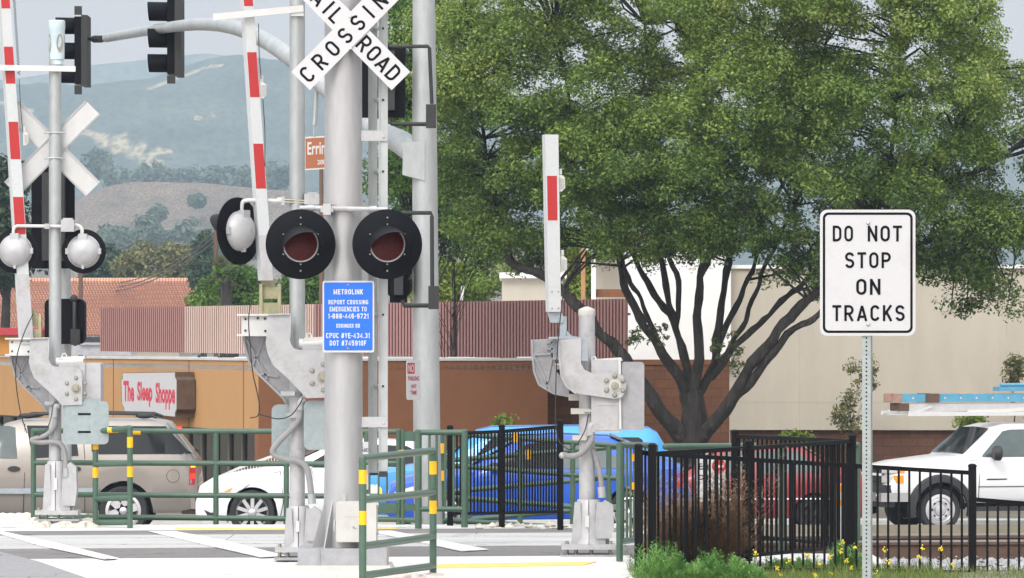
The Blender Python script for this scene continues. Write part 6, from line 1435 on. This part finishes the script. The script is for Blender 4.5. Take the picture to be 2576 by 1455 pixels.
# ------------------------------------------------------------------ trees
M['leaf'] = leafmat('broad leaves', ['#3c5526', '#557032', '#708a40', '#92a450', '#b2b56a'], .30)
M['leafbright'] = leafmat('bright leaves', ['#304a1c', '#47682a', '#5f8234', '#7f9a42'], .3)
M['leafsprig'] = leafmat('sprig leaves', ['#2c3a1e', '#455528', '#5f6c38', '#7a8048'], .3)
M['leafhaze'] = leafmat('haze-paled leaves', ['#4a5c50', '#5a6e5c', '#6c7e66'], .25)  # part of the distance haze is put into this paler leaf colour
M['leafolive'] = leafmat('olive leaves', ['#4c5234', '#686b42', '#858352', '#8f8a58'], .3)
M['leafdark'] = leafmat('dark leaves', ['#1c2e22', '#2b4030', '#3d553a', '#4c6242'], .25)
M['leafyellow'] = leafmat('yellow green leaves', ['#45561f', '#5f7a2c', '#82933a', '#a8983c'], .3)
M['palm'] = leafmat('palm leaves', ['#3c5030', '#566b3c', '#75824c'], .25)
M['weed'] = leafmat('feathery weed', ['#40682e', '#5c8a42', '#7aa654', '#9cba70'], .35)
M['dry'] = leafmat('dry brush', ['#5c4a3a', '#7e6652', '#a08469', '#b89c7e'], .2)
def inside(poly, x, y):
    r = False; j = len(poly)-1
    for i in range(len(poly)):
        (xi, yi), (xj, yj) = poly[i], poly[j]
        if (yi > y) != (yj > y) and x < (xj-xi)*(y-yi)/(yj-yi)+xi: r = not r
        j = i
    return r
TY = 94.5
rg = random.Random(11)
crown = [(1110, 520), (1104, 420), (1112, 330), (1105, 200), (1095, 90), (1120, -20), (1190, -120), (1400, -230), (1700, -270), (2000, -270), (2250, -200), (2420, -90), (2505, -25), (2525, 60), (2512, 150), (2545, 190), (2640, 150), (2760, 260), (2800, 480), (2700, 640), (2575, 715), (2530, 745), (2500, 792), (2470, 770), (2440, 735), (2405, 700), (2360, 700), (2310, 690), (2200, 705), (2120, 720), (2060, 755), (2010, 745), (1960, 712), (1870, 690), (1800, 655), (1740, 672), (1690, 655), (1640, 650), (1590, 660), (1530, 655), (1490, 640), (1470, 590), (1440, 560), (1410, 590), (1380, 650), (1330, 690), (1270, 690), (1200, 655), (1150, 600)]
gaps = [(1580, 14, 32, 40), (1690, 100, 30, 70), (2192, 20, 34, 62), (2076, 108, 36, 26), (1900, 5, 26, 30), (2548, 440, 40, 70), (2330, 600, 38, 26), (2285, 330, 26, 22), (2420, 520, 20, 14), (1205, 25, 18, 26), (2575, 60, 60, 120), (1455, 640, 60, 62)]
cen = []; hue = []
def crown_depth(x, y):
    q = max(.12, 1-((x-1810)/900)**2); return 3.8*math.sqrt(q)*max(.35, 1-max(0, (y-450)/500))
lobes = []; tries = 0
while len(lobes) < 290 and tries < 60000:
    tries += 1
    x, y = rg.uniform(1090, 2810), rg.uniform(-275, 790)
    if not inside(crown, x, y) or any(((x-a)/c)**2+((y-b)/d)**2 < 1.25 for a, b, c, d in gaps): continue
    dp = crown_depth(x, y); dy = (-dp*rg.uniform(.35, 1.0)) if len(lobes) % 5 < 3 else rg.uniform(-dp*.4, dp)
    c = P(x, y, TY+dy)
    if any((c-q[0]).length < .62*(r_+q[1])*.62 for q in lobes for r_ in (.6,)): continue
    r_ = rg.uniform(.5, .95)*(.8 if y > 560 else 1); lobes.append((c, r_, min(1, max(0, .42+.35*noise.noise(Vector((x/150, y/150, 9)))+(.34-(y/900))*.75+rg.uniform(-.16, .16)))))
for c, r_, h_ in lobes:
    for k in range(12):
        while True:
            d = Vector((rg.gauss(0, 1), rg.gauss(0, 1)-.25, rg.gauss(0, 1)+.35)).normalized()
            if d.z > -.45: break
        p = c+Vector((d.x*r_*1.15, d.y*r_, d.z*r_*.72))*rg.uniform(.7, 1.05); x, y = p.x/p.y*F+CX, HY-(p.z-H)/p.y*F
        if any(((x-a)/c_)**2+((y-b)/d_)**2 < .8 for a, b, c_, d_ in gaps): continue
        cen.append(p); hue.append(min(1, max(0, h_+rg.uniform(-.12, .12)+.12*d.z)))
k = 0
while k < 300:                                           # loose inner foliage behind the lobes
    x, y = rg.uniform(1090, 2810), rg.uniform(-275, 760)
    if not inside(crown, x, y) or any(((x-a)/c)**2+((y-b)/d)**2 < 1.1 for a, b, c, d in gaps): continue
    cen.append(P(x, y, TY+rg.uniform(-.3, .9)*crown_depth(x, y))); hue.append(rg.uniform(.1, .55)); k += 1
t = thing('large_tree', 'large broad multi-trunked green tree with dark limbs before the pale walls', 'tree', P(1738, 1286, TY))
limbs = [  # (list of (x, y, depth offset), start radius px, end radius px)
    ([(1738, 1300, 0), (1736, 1180, 0), (1738, 1110, 0), (1744, 1040, 0), (1738, 985, 0)], 62, 42),
    ([(1720, 1110, 0), (1680, 1060, -.3), (1640, 1005, -.6), (1600, 950, -.8), (1560, 890, -1.0), (1510, 840, -1.2), (1455, 778, -1.4), (1400, 715, -1.5), (1350, 685, -1.5), (1290, 668, -1.4), (1230, 600, -1.2)], 36, 13),
    ([(1735, 1000, 0), (1700, 930, -.2), (1655, 870, -.4), (1610, 800, -.6), (1580, 730, -.7), (1558, 660, -.6), (1540, 590, -.5), (1510, 480, -.3)], 25, 9),
    ([(1655, 870, -.4), (1628, 800, -.2), (1610, 750, 0), (1580, 700, .2), (1560, 640, .3)], 12, 7),
    ([(1742, 990, 0), (1722, 900, .1), (1692, 810, .2), (1650, 740, .3), (1610, 680, .4), (1585, 610, .4)], 22, 8),
    ([(1692, 810, .2), (1678, 740, .3), (1660, 650, .4), (1655, 540, .5), (1668, 420, .6)], 15, 7),
    ([(1700, 840, .2), (1706, 760, .2), (1700, 690, .1), (1672, 610, 0), (1664, 500, 0)], 13, 7),
    ([(1744, 1000, 0), (1756, 900, -.2), (1752, 800, -.3), (1762, 700, -.3), (1790, 620, -.3), (1800, 480, -.3), (1780, 330, -.3), (1760, 150, -.2)], 24, 7),
    ([(1750, 1010, 0), (1790, 930, .2), (1806, 850, .3), (1812, 760, .3), (1832, 660, .3), (1850, 540, .3), (1890, 380, .3), (1930, 150, .3)], 22, 7),
    ([(1806, 880, .3), (1836, 800, .3), (1868, 740, .4), (1895, 660, .5), (1920, 560, .6), (1990, 420, .8)], 15, 7),
    ([(1800, 920, .2), (1850, 850, 0), (1880, 790, -.2), (1905, 720, -.3), (1930, 660, -.4), (2000, 520, -.5)], 13, 6),
    ([(1790, 950, .1), (1850, 870, -.3), (1905, 820, -.5), (1965, 760, -.6), (2020, 710, -.6), (2080, 640, -.6), (2180, 540, -.5), (2300, 400, -.3)], 15, 7),
    ([(1752, 1110, 0), (1800, 1060, -.4), (1840, 1000, -.7), (1880, 930, -1.0), (1930, 870, -1.2), (1985, 795, -1.4), (2040, 745, -1.5), (2110, 690, -1.5), (2200, 590, -1.4), (2330, 480, -1.2), (2480, 420, -1.0), (2620, 330, -.8)], 32, 7),
    ([(1830, 1020, -.6), (1885, 960, -.9), (1930, 905, -1.1), (2000, 830, -1.3), (2060, 790, -1.4), (2140, 700, -1.5), (2260, 620, -1.5), (2400, 600, -1.4), (2540, 590, -1.2), (2660, 560, -1)], 20, 5),
    ([(2330, 480, -1.2), (2400, 330, -1.1), (2450, 180, -1.0), (2480, 60, -1.0)], 9, 4), ([(2200, 590, -1.4), (2240, 400, -1), (2260, 200, -.8), (2270, 30, -.6)], 10, 4),
    ([(1540, 590, -.5), (1480, 420, -.4), (1430, 250, -.3), (1400, 80, -.2)], 9, 4), ([(1290, 668, -1.4), (1250, 520, -1.2), (1220, 350, -1), (1210, 150, -.8)], 9, 4), ([(1668, 420, .6), (1640, 250, .5), (1620, 60, .5)], 7, 4), ([(1990, 420, .8), (2050, 250, .8), (2080, 60, .8)], 7, 4)]
mb = MB(); sk = []
for pts_, r0, r1 in limbs:
    pp = [P(x, y, TY+dy) for x, y, dy in pts_]; sm = []
    q = [pp[0]*2-pp[1]]+pp+[pp[-1]*2-pp[-2]]
    for i in range(1, len(q)-2):
        for k in range(4):
            u = k/4; a, b, c, d = q[i-1:i+3]; sm.append(.5*((2*b)+(c-a)*u+(2*a-5*b+4*c-d)*u*u+(3*b-a-3*c+d)*u**3))
    sm.append(pp[-1]); sm = [p+Vector((noise.noise(p*2.2), 0, noise.noise(p*2.2+Vector((9, 0, 0)))))*.06 for p in sm]
    n = len(sm); rs = [lerp(r0*.60, r1*.72, (i/(n-1))**.8)/F*TY*(1+.16*noise.noise(sm[i]*3.1)) for i in range(n)]
    mb.tube(sm, rs, 20); sk += [(p, r) for p, r in zip(sm, rs) if p.z > P(0, 760, TY).z]
mb.v = [v+noise.noise_vector(Vector((v.x*7, v.y*7, v.z*2.2)))*.038 for v in mb.v]; build(mb, 'trunk', M['bark'], t)
mb = MB(); skp = [p for p, r in sk]
for i, c in enumerate(cen):
    if i % 3: continue
    j = min(range(len(skp)), key=lambda k: (skp[k]-c).length_squared+ (2.5 if skp[k].z > c.z else 0)); a = skp[j]
    if (a-c).length > 2.3: continue
    m1 = a.lerp(c, .5)+Vector((rg.uniform(-.15, .15), rg.uniform(-.15, .15), rg.uniform(-.05, .25))); mb.tube([a, m1, c, c+(c-m1)*.35], [.030, .02, .011, .005], 5, False)
build(mb, 'branches', M['bark'], t)
rad = [rg.uniform(.22, .42) for _ in cen]
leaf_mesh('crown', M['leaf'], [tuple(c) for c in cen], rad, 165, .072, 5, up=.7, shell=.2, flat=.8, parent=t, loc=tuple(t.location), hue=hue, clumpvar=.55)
def simple_tree(name, label, cat, blobs, Y, m, base, n, cnt, lsz, seed, tr=.12, rr=(.3, .6), group=None, depth=1.5, trunk_m=None, hue=None, thr=-.25):
    """blobs: photo ellipses (cx, cy, rx, ry)"""
    t = thing(name, label, cat, P(base[0], base[1], Y), group); q = random.Random(seed); cs = []; k = 0
    area = sum(b[2]*b[3] for b in blobs)
    while len(cs) < n and k < n*60:
        k += 1; u = q.random()*area
        for b in blobs:
            u -= b[2]*b[3]
            if u <= 0: break
        a, r = q.uniform(0, 6.283), math.sqrt(q.random()); x, y = b[0]+b[2]*r*math.cos(a), b[1]+b[3]*r*math.sin(a)
        if noise.noise(Vector((x/60, y/50, seed))) < thr: continue
        cs.append(P(x, y, Y+q.uniform(-depth, depth)*math.sqrt(max(0, 1-r*r)+.1)))
    mb = MB(); b0 = P(base[0], base[1], Y); top = P(blobs[0][0], blobs[0][1], Y); mb.tube([b0, b0.lerp(top, .5)+Vector((.1, 0, 0)), top], [tr, tr*.7, tr*.3], 8)
    for c in cs[::3]: s_ = b0.lerp(top, q.uniform(.35, .95)); mb.tube([s_, s_.lerp(c, .5)+Vector((0, 0, .1)), c], [tr*.25, tr*.15, tr*.06], 4, False)
    build(mb, 'trunk', trunk_m or M['bark'], t)
    leaf_mesh('crown', m, [tuple(c) for c in cs], [q.uniform(*rr) for _ in cs], cnt, lsz, seed, shell=.2, flat=.8, parent=t, loc=tuple(t.location), clumpvar=.5); return t
simple_tree('leafy_tree', 'brighter green tree standing behind the signal pole, left of the large tree', 'tree', [(1040, 100, 80, 240), (1010, 430, 75, 170), (1140, 480, 70, 110), (1060, 300, 70, 190)], 101, M['leafbright'], (1060, 1250), 300, 130, .10, 31, .16, (.25, .5))
simple_tree('leafy_tree', 'dark tree mass low behind the signal pole and the large tree limb', 'tree', [(1140, 560, 60, 70), (1190, 600, 60, 60), (1020, 600, 70, 80)], 104, M['leafdark'], (1130, 1250), 90, 120, .10, 32, .04, (.25, .5))
simple_tree('dark_tree', 'dark green tree behind the left crossbuck at the left edge', 'tree', [(10, 560, 70, 150), (60, 640, 90, 60), (-60, 520, 60, 170)], 170, M['leafdark'], (10, 900), 130, 110, .2, 33, .2, (.45, .9), 'background trees')
simple_tree('round_tree', 'green round tree just above the tiled roof beside the left lamp', 'tree', [(290, 670, 45, 42), (255, 690, 50, 30), (330, 690, 40, 25)], 330, M['leafdark'], (290, 900), 60, 110, .3, 34, .25, (.6, 1.1), 'background trees')
simple_tree('olive_tree', 'wide olive coloured tree with pale branches above the tiled roof', 'tree', [(390, 680, 95, 35), (360, 655, 60, 30), (440, 650, 45, 26), (470, 640, 25, 14)], 325, M['leafolive'], (380, 900), 110, 100, .3, 35, .2, (.6, 1.0), 'background trees', trunk_m=M['galv'])
simple_tree('slender_tree', 'slender upright tree left of the wooden utility pole', 'tree', [(512, 640, 14, 50), (505, 690, 24, 30)], 290, M['leafdark'], (512, 900), 50, 90, .25, 36, .2, (.4, .8), 'background trees')
simple_tree('bushy_tree', 'bushy bright green tree over the corrugated screen left of the gate arm', 'tree', [(600, 720, 45, 45), (550, 735, 50, 30), (620, 755, 50, 22), (510, 755, 22, 14), (575, 690, 30, 22)], 150, M['leafbright'], (590, 900), 130, 130, .13, 37, .12, (.3, .55), 'background trees')
simple_tree('bushy_tree', 'green bush over the roof screen between gate arm and thick mast', 'tree', [(770, 725, 55, 40), (700, 740, 40, 32), (790, 690, 30, 30)], 152, M['leafbright'], (760, 900), 90, 130, .13, 38, .12, (.3, .55), 'background trees')
simple_tree('hillside_bush', 'yellow green bush bank above the mauve screen, left of the short gate', 'bush', [(1180, 720, 90, 45), (1230, 690, 60, 40), (1120, 730, 40, 40), (1090, 700, 50, 60)], 135, M['leafyellow'], (1180, 900), 180, 130, .12, 39, .1, (.3, .55), 'background bushes')
simple_tree('hillside_bush', 'tall yellow green bush seen under the crown right of the short gate', 'bush', [(1450, 640, 60, 100), (1440, 740, 40, 60), (1510, 690, 50, 60)], 130, M['leafyellow'], (1450, 900), 140, 130, .12, 40, .1, (.3, .5), 'background bushes')
# palm
t = thing('palm_tree', 'fan palm with ragged fronds beside the wooden utility pole', 'tree', P(570, 900, 148)); mb = MB(); mb.tube([P(570, 900, 148), P(568, 705, 148)], [.22, .16], 10); build(mb, 'trunk', M['bark'], t); mb = MB(); q = random.Random(4); c0 = P(565, 690, 148)
for i in range(46):
    a = q.uniform(0, 6.28); el = q.uniform(-.7, 1.2); L_ = q.uniform(.55, .95); d = Vector((math.cos(a)*math.cos(el), math.sin(a)*math.cos(el), math.sin(el))); s_ = d.cross(Vector((0, 0, 1))).normalized(); tip = c0+d*L_
    for k in range(-4, 5):
        e_ = (d+s_*k*.22-Vector((0, 0, .1*abs(k)))).normalized(); b_ = c0+d*L_*.45; mb.add([b_-s_*.02, b_+s_*.02, b_+e_*L_*.62], [(0, 1, 2)])
build(mb, 'crown', M['leafolive'], t)
# saplings and shrubs along the beige wall
simple_tree('sapling', 'thin leafy sapling against the beige wall behind the perforated post', 'sapling', [(2135, 1035, 36, 50), (2150, 940, 22, 40), (2120, 1060, 30, 25), (2190, 935, 18, 40)], 110.0, M['leafolive'], (2142, 1170), 60, 34, .075, 41, .02, (.10, .22), 'shrubs by the beige wall', .3)
simple_tree('sapling', 'small shrub by the beige wall above the pickup ladders at right edge', 'sapling', [(2540, 940, 36, 30), (2560, 915, 20, 20)], 110.0, M['leafolive'], (2545, 1120), 34, 30, .08, 42, .02, (.10, .22), 'shrubs by the beige wall', .3)
simple_tree('shrub', 'yellowish shrub by the brick base just above the pickup bonnet', 'shrub', [(2440, 1060, 34, 16)], 110.0, M['leafyellow'], (2440, 1160), 26, 22, .10, 43, .02, (.12, .26), 'shrubs by the beige wall', .3)
simple_tree('shrub', 'golden spiky shrub at the brick base over the zigzag fence', 'shrub', [(1962, 1095, 34, 14), (2010, 1105, 40, 12)], 110.0, M['leafyellow'], (1980, 1200), 40, 18, .11, 44, .02, (.10, .24), 'shrubs by the beige wall', .3)
simple_tree('shrub', 'small weedy tuft on the brown wall behind the middle black fence', 'shrub', [(1262, 1062, 26, 12)], 96.5, M['leafyellow'], (1262, 1180), 22, 16, .10, 45, .02, (.08, .22), 'shrubs by the beige wall', .3)
for i, (x, y, rx, ry) in enumerate(((1660, 850, 30, 34), (1830, 870, 34, 40), (1595, 840, 16, 40), (1850, 900, 26, 40))):
    simple_tree('leafy_sprig', ('leafy sprigs on the left limbs of the big tree', 'leafy sprigs right of the central limbs of the big tree', 'thin leafy sprig hanging beside the short gate post', 'thin sprigs before the corner of the beige wall')[i], 'sprig', [(x, y, rx, ry)], TY-1, M['leafsprig'], (x, y+40), 9, 24, .07, 50+i, .008, (.07, .15), 'sprigs below the big crown', .2)

# ------------------------------------------------------------------ near plants
def feathery(name, label, spots, Y0, Y1, hmin, hmax, m, seed, n, group, spread=.10, sz=.035):
    t = None; q = random.Random(seed); v = []; f = []; tint = []
    for i in range(n):
        x, yb = spots[q.randrange(len(spots))]; Y = q.uniform(Y0, Y1); X = (x+q.gauss(0, 20)-CX)/F*Y; h_ = hmin+(hmax-hmin)*q.random()**1.3*(.65+.35*math.sin(X*9+seed)); lean = Vector((q.gauss(0, .18), q.gauss(0, .18), 1)); z0 = gz(X, Y)-.02; tt = q.random()
        for k in range(13):
            u = .15+.85*k/12; p = Vector((X, Y, z0))+lean*h_*u; L_ = (1-u)*.11*hmax/.4+.03
            for s in range(3):
                a = q.uniform(0, 6.28); d = Vector((math.cos(a), math.sin(a), q.uniform(.3, 1.1))).normalized(); w_ = Vector((-d.y, d.x, 0))*.0035; e = p+d*L_
                o = len(v); v += [p-w_, p+w_, e+w_*.4, e-w_*.4]; f.append((o, o+1, o+2, o+3)); tint += [min(1, max(0, tt*.5+.5*q.random()))]*4
                for b in (-1, 1):
                    p2 = p.lerp(e, .55); d2 = (d+Vector((-d.y, d.x, .2))*b*.9).normalized(); e2 = p2+d2*L_*.45; w2 = Vector((-d2.y, d2.x, 0)).normalized()*.003; o = len(v); v += [p2-w2, p2+w2, e2+w2*.4, e2-w2*.4]; f.append((o, o+1, o+2, o+3)); tint += [min(1, max(0, tt*.5+.5*q.random()))]*4
    me = bpy.data.meshes.new(name); c = sum((Vector(p) for p in v), Vector())/len(v); c.z = 0; me.from_pydata([tuple(p-c) for p in v], [], f); at = me.attributes.new('tint', 'FLOAT', 'POINT'); at.data.foreach_set('value', tint); me.materials.append(m)
    o = bpy.data.objects.new(name, me); link(o); o.location = c
    return o
for i, (lab, sp_) in enumerate((('feathery green weed clump at the foot of the leftmost black post', [(1630, 0), (1655, 0), (1680, 0)]), ('feathery green weed clump below the dry brown bush', [(1730, 0), (1760, 0), (1790, 0)]), ('feathery green weed clump left of the yellow flowers', [(1830, 0), (1860, 0), (1885, 0)]))):
    tag(feathery('weed_clump', lab, sp_, 38.6, 39.7, .10, (.38, .36, .30)[i], M['weed'], 60+i, 75, ''), lab, 'weed', 'feathery weeds')
tag(feathery('weed_clump', '', [(2110, 0), (2130, 0), (2150, 0)], 41.6, 42.4, .15, .34, M['weed'], 70, 90, ''), 'upright leafy weed at the foot of the far right zigzag post', 'weed', 'feathery weeds')
tag(feathery('weed_clump', '', [(2010, 0), (2030, 0), (1960, 0)], 40.6, 41.6, .08, .2, M['weed'], 71, 70, ''), 'low weeds growing along the zigzag fence behind the near fence', 'weed', 'feathery weeds')
tag(feathery('dry_bush', '', [(1690, 0), (1715, 0), (1745, 0), (1775, 0), (1805, 0), (1825, 0)], 40.9, 42.2, .45, 1.08, M['dry'], 72, 560, ''), 'dry brown feathery bush standing behind the near black fence', 'bush')
# grass: uncountable
q = random.Random(81); v = []; f = []; tint = []
for i in range(15000):
    X = q.uniform(1.0, 4.6); Y = q.uniform(38.2, 41.3)
    if X > 3.6 and q.random() < .75: continue
    if noise.noise(Vector((X*2.2, Y*2.2, 0))) < -.2 and q.random() < .7: continue
    h_ = q.uniform(.03, .12); a = q.uniform(0, 6.28); w_ = Vector((math.cos(a), math.sin(a), 0))*.004; p = Vector((X, Y, gz(X, Y)-.005)); e = p+Vector((q.gauss(0, .03), q.gauss(0, .03), h_)); o = len(v); v += [p-w_, p+w_, e]; f.append((o, o+1, o+2)); tint += [q.random()]*3
me = bpy.data.meshes.new('grass'); me.from_pydata([tuple(p) for p in v], [], f); at = me.attributes.new('tint', 'FLOAT', 'POINT'); at.data.foreach_set('value', tint); M['grass'] = leafmat('grass', ['#4a5a2c', '#5c7a34', '#7a8e44', '#8a8050'], .3); me.materials.append(M['grass']); o = bpy.data.objects.new('grass', me); link(o); o['kind'] = 'stuff'
# yellow mustard flowers
M['flower'] = mat('yellow petals', (.80, .62, .02), .6); M['stem'] = mat('flower stem', (.12, .20, .05), .6)
fl = [(1900, 1392), (1955, 1430), (1985, 1408), (2030, 1398), (2060, 1420), (2088, 1402), (2115, 1388), (2118, 1365), (2128, 1412), (2140, 1430), (2150, 1375), (2090, 1445), (2178, 1428), (2225, 1384), (2234, 1412), (2318, 1380), (2310, 1402), (2366, 1382), (2396, 1420), (1962, 1446), (2050, 1448), (2205, 1446)]
names = ['beside the left grass', 'among the low weeds', 'in front of the zigzag fence', 'left of the perforated post', 'close to the perforated post', 'right of the perforated post', 'before the white pickup', 'toward the right fence post']
for i, (x, y) in enumerate(fl):
    Y = 38.9+ (i*37 % 10)/10*.9; t = thing('mustard_plant', 'yellow flowering mustard stalk in the grass along the near black fence', 'flower', P(x, 1500, Y), 'yellow mustard flowers'); top_ = P(x, y, Y); bt_ = Vector((top_.x-q.uniform(-.18, .12), Y+q.uniform(-.1, .1), -.03)); t.location = bt_
    mb = MB(); md = bt_.lerp(top_, .5)+Vector((q.uniform(-.02, .02), 0, .02)); mb.tube([bt_, md, top_], [.004, .003, .002], 5); st_o = build(mb, 'stem', M['stem'], t); mb = MB()
    for k in range(11): p = top_+Vector((q.gauss(0, .009), q.gauss(0, .009), q.gauss(0, .011))); mb.blob(p, q.uniform(.004, .0075), 6, 4)
    build(mb, 'flower_head', M['flower'], t)

# ------------------------------------------------------------------ hills and the far wood
BARE = [([(207, 332), (262, 345), (330, 362), (430, 385)], 7), ([(250, 352), (300, 372), (345, 392), (400, 416)], 12), ([(370, 226), (440, 200), (515, 172), (560, 164)], 3), ([(-20, 256), (40, 268), (80, 280)], 4), ([(300, 345), (360, 372), (425, 384)], 5), ([(480, 300), (540, 290)], 3)]
def bare(x, y):
    best = 0
    for ln, r in BARE:
        for (a, b), (c, d) in zip(ln, ln[1:]):
            dx, dy = c-a, d-b; t = max(0, min(1, ((x-a)*dx+(y-b)*dy)/(dx*dx+dy*dy))); q = math.hypot(x-a-t*dx, y-b-t*dy)/r; best = max(best, 1-max(0, min(1, (q-.6)/.9)))
    return best
def hill(name, crest, Y0, Y1, x0, x1, nx, ny, m, amp, seed, base=-1.6):
    vs = []
    for j in range(ny+1):
        v = j/ny; Y = lerp(Y0, Y1, v)
        for i in range(nx+1):
            xp = lerp(x0, x1, i/nx); hc = P(xp, interp(crest, xp), Y1).z; X = (xp-CX)/F*Y1*(1.0); sh = v**.85
            q = Vector((X/amp[1], Y/amp[1]*.7, seed)); nz = noise.fractal(q, .9, 2.1, 6)+.9*(1-2*abs(noise.noise(q*1.7)))
            vs.append(Vector((X, Y, lerp(base-.5, hc, sh)+amp[0]*nz*math.sin(math.pi*min(1, v*.93+.03))**.8*(1 if v < 1 else .3))))
    for i in range(nx+1): p = vs[ny*(nx+1)+i]; vs.append(Vector((p.x, p.y+120, base-2)))
    mb = MB(); mb.add(vs, [(j*(nx+1)+i, j*(nx+1)+i+1, (j+1)*(nx+1)+i+1, (j+1)*(nx+1)+i) for j in range(ny+1) for i in range(nx)], True); o = struct(mb, name, m)
    at = o.data.attributes.new('bare', 'FLOAT', 'POINT'); at.data.foreach_set('value', [bare(p.x/p.y*F+CX, HY-(p.z-H)/p.y*F) for p in vs]); return o
def hillmat(name, c1, c2, c3, sc_, path=(.34, .28, .16)):
    m = mat(name, c1, 1, 0, .2, sc_, col2=c2, dirt=c3, dscale=sc_*2.7, damt=.85); t = m.node_tree; b = t.nodes['Principled BSDF']; src = b.inputs['Base Color'].links[0].from_socket
    at = t.nodes.new('ShaderNodeAttribute'); at.attribute_name = 'bare'; x = t.nodes.new('ShaderNodeMix'); x.data_type = 'RGBA'; nb = t.nodes.new('ShaderNodeTexNoise'); nb.inputs['Scale'].default_value = sc_*7; nb.inputs['Detail'].default_value = 5; t.links.new([n for n in t.nodes if n.type == 'MAPPING'][0].outputs[0], nb.inputs[0]); mm = t.nodes.new('ShaderNodeMath'); mm.operation = 'ADD'; t.links.new(at.outputs['Fac'], mm.inputs[0]); t.links.new(nb.outputs[0], mm.inputs[1]); mr0 = t.nodes.new('ShaderNodeMapRange'); mr0.inputs[1].default_value = .75; mr0.inputs[2].default_value = 1.25; t.links.new(mm.outputs[0], mr0.inputs[0]); t.links.new(mr0.outputs[0], x.inputs[0]); t.links.new(src, x.inputs[6]); x.inputs[7].default_value = (*path, 1)
    vo = t.nodes.new('ShaderNodeTexVoronoi'); vo.inputs['Scale'].default_value = sc_*26; tcn = [n for n in t.nodes if n.type == 'MAPPING'][0]; t.links.new(tcn.outputs[0], vo.inputs['Vector'])
    mr = t.nodes.new('ShaderNodeMapRange'); mr.inputs[1].default_value = .1; mr.inputs[2].default_value = .7; mr.inputs[3].default_value = .15; mr.inputs[4].default_value = 1.4; t.links.new(vo.outputs['Distance'], mr.inputs[0])
    y = t.nodes.new('ShaderNodeMix'); y.data_type = 'RGBA'; y.blend_type = 'MULTIPLY'; y.inputs[0].default_value = .8; t.links.new(x.outputs[2], y.inputs[6]); t.links.new(mr.outputs[0], y.inputs[7]); t.links.new(y.outputs[2], b.inputs['Base Color']); return m
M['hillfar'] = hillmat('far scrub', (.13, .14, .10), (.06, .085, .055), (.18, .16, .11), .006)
M['hillmid'] = hillmat('chaparral', (.085, .10, .065), (.016, .034, .022), (.010, .024, .016), .010)
M['hillbrown'] = hillmat('dry brown slope', (.20, .15, .115), (.11, .09, .07), (.035, .05, .035), .06)
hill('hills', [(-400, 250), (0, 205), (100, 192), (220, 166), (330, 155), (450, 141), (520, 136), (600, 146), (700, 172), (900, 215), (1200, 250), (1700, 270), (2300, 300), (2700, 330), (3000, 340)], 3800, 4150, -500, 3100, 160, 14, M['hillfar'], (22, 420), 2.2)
hill('hills', [(-400, 330), (0, 262), (60, 240), (140, 228), (220, 226), (300, 212), (380, 206), (450, 186), (540, 162), (600, 152), (680, 164), (760, 176), (900, 210), (1100, 250), (1400, 300), (2000, 340), (2400, 350), (2520, 380), (2600, 395), (2900, 430)], 2350, 2900, -400, 2900, 420, 90, M['hillmid'], (30, 230), 5.5)
hill('brown_slope', [(-300, 560), (100, 540), (200, 500), (260, 472), (330, 458), (500, 462), (700, 480), (900, 500), (1100, 560), (1500, 700), (3000, 720)], 1230, 1300, -400, 2900, 300, 40, M['hillbrown'], (2.4, 45), 8.1)
hz_trees = [(240, 415, 22, 32, 690), (300, 452, 24, 26, 680), (340, 455, 34, 26, 690), (385, 450, 30, 30, 700), (430, 448, 28, 32, 690), (470, 455, 30, 25, 700), (520, 452, 30, 26, 690), (565, 455, 26, 28, 690), (690, 440, 30, 30, 690), (620, 460, 24, 24, 690),
            (290, 600, 26, 30, 470), (330, 612, 30, 28, 470), (372, 590, 26, 40, 460), (425, 612, 34, 30, 470), (470, 600, 28, 36, 460), (515, 612, 30, 28, 470), (690, 620, 40, 40, 460), (640, 600, 30, 40, 460), (250, 625, 24, 24, 460), (560, 620, 26, 30, 465), (395, 538, 9, 7, 560), (500, 505, 9, 6, 590), (740, 620, 30, 44, 460)]
where = ['left of the pale hill track', 'below the pale hill track']
for i, (x, y, rx, ry, Y) in enumerate(hz_trees):
    Y *= 2.15
    ly_ = 'hazy blue green tree on the hillside' if Y > 1400 else ('hazy dark tree at the foot of the brown slope' if Y < 1100 else 'small hazy bush on the brown slope')
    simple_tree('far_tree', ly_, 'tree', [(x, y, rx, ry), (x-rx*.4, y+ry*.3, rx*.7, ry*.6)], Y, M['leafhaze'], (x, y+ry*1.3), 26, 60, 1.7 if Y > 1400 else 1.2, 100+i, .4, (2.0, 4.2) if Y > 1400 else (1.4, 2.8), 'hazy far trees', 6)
# ------------------------------------------------------------------ haze
mb = MB(); mb.box((-1300, -30, -6.0), (1300, 4400, 350)); hz = struct(mb, 'haze', [], 'stuff')
hm = bpy.data.materials.new('haze'); hm.use_nodes = True; t = hm.node_tree; t.nodes.clear(); o_ = t.nodes.new('ShaderNodeOutputMaterial'); pv = t.nodes.new('ShaderNodeVolumePrincipled')
pv.inputs['Color'].default_value = (.64, .81, .96, 1); pv.inputs['Density'].default_value = .00031; pv.inputs['Anisotropy'].default_value = 0.0
t.links.new(pv.outputs[0], o_.inputs['Volume']); hz.data.materials.append(hm); hz.display_type = 'WIRE'
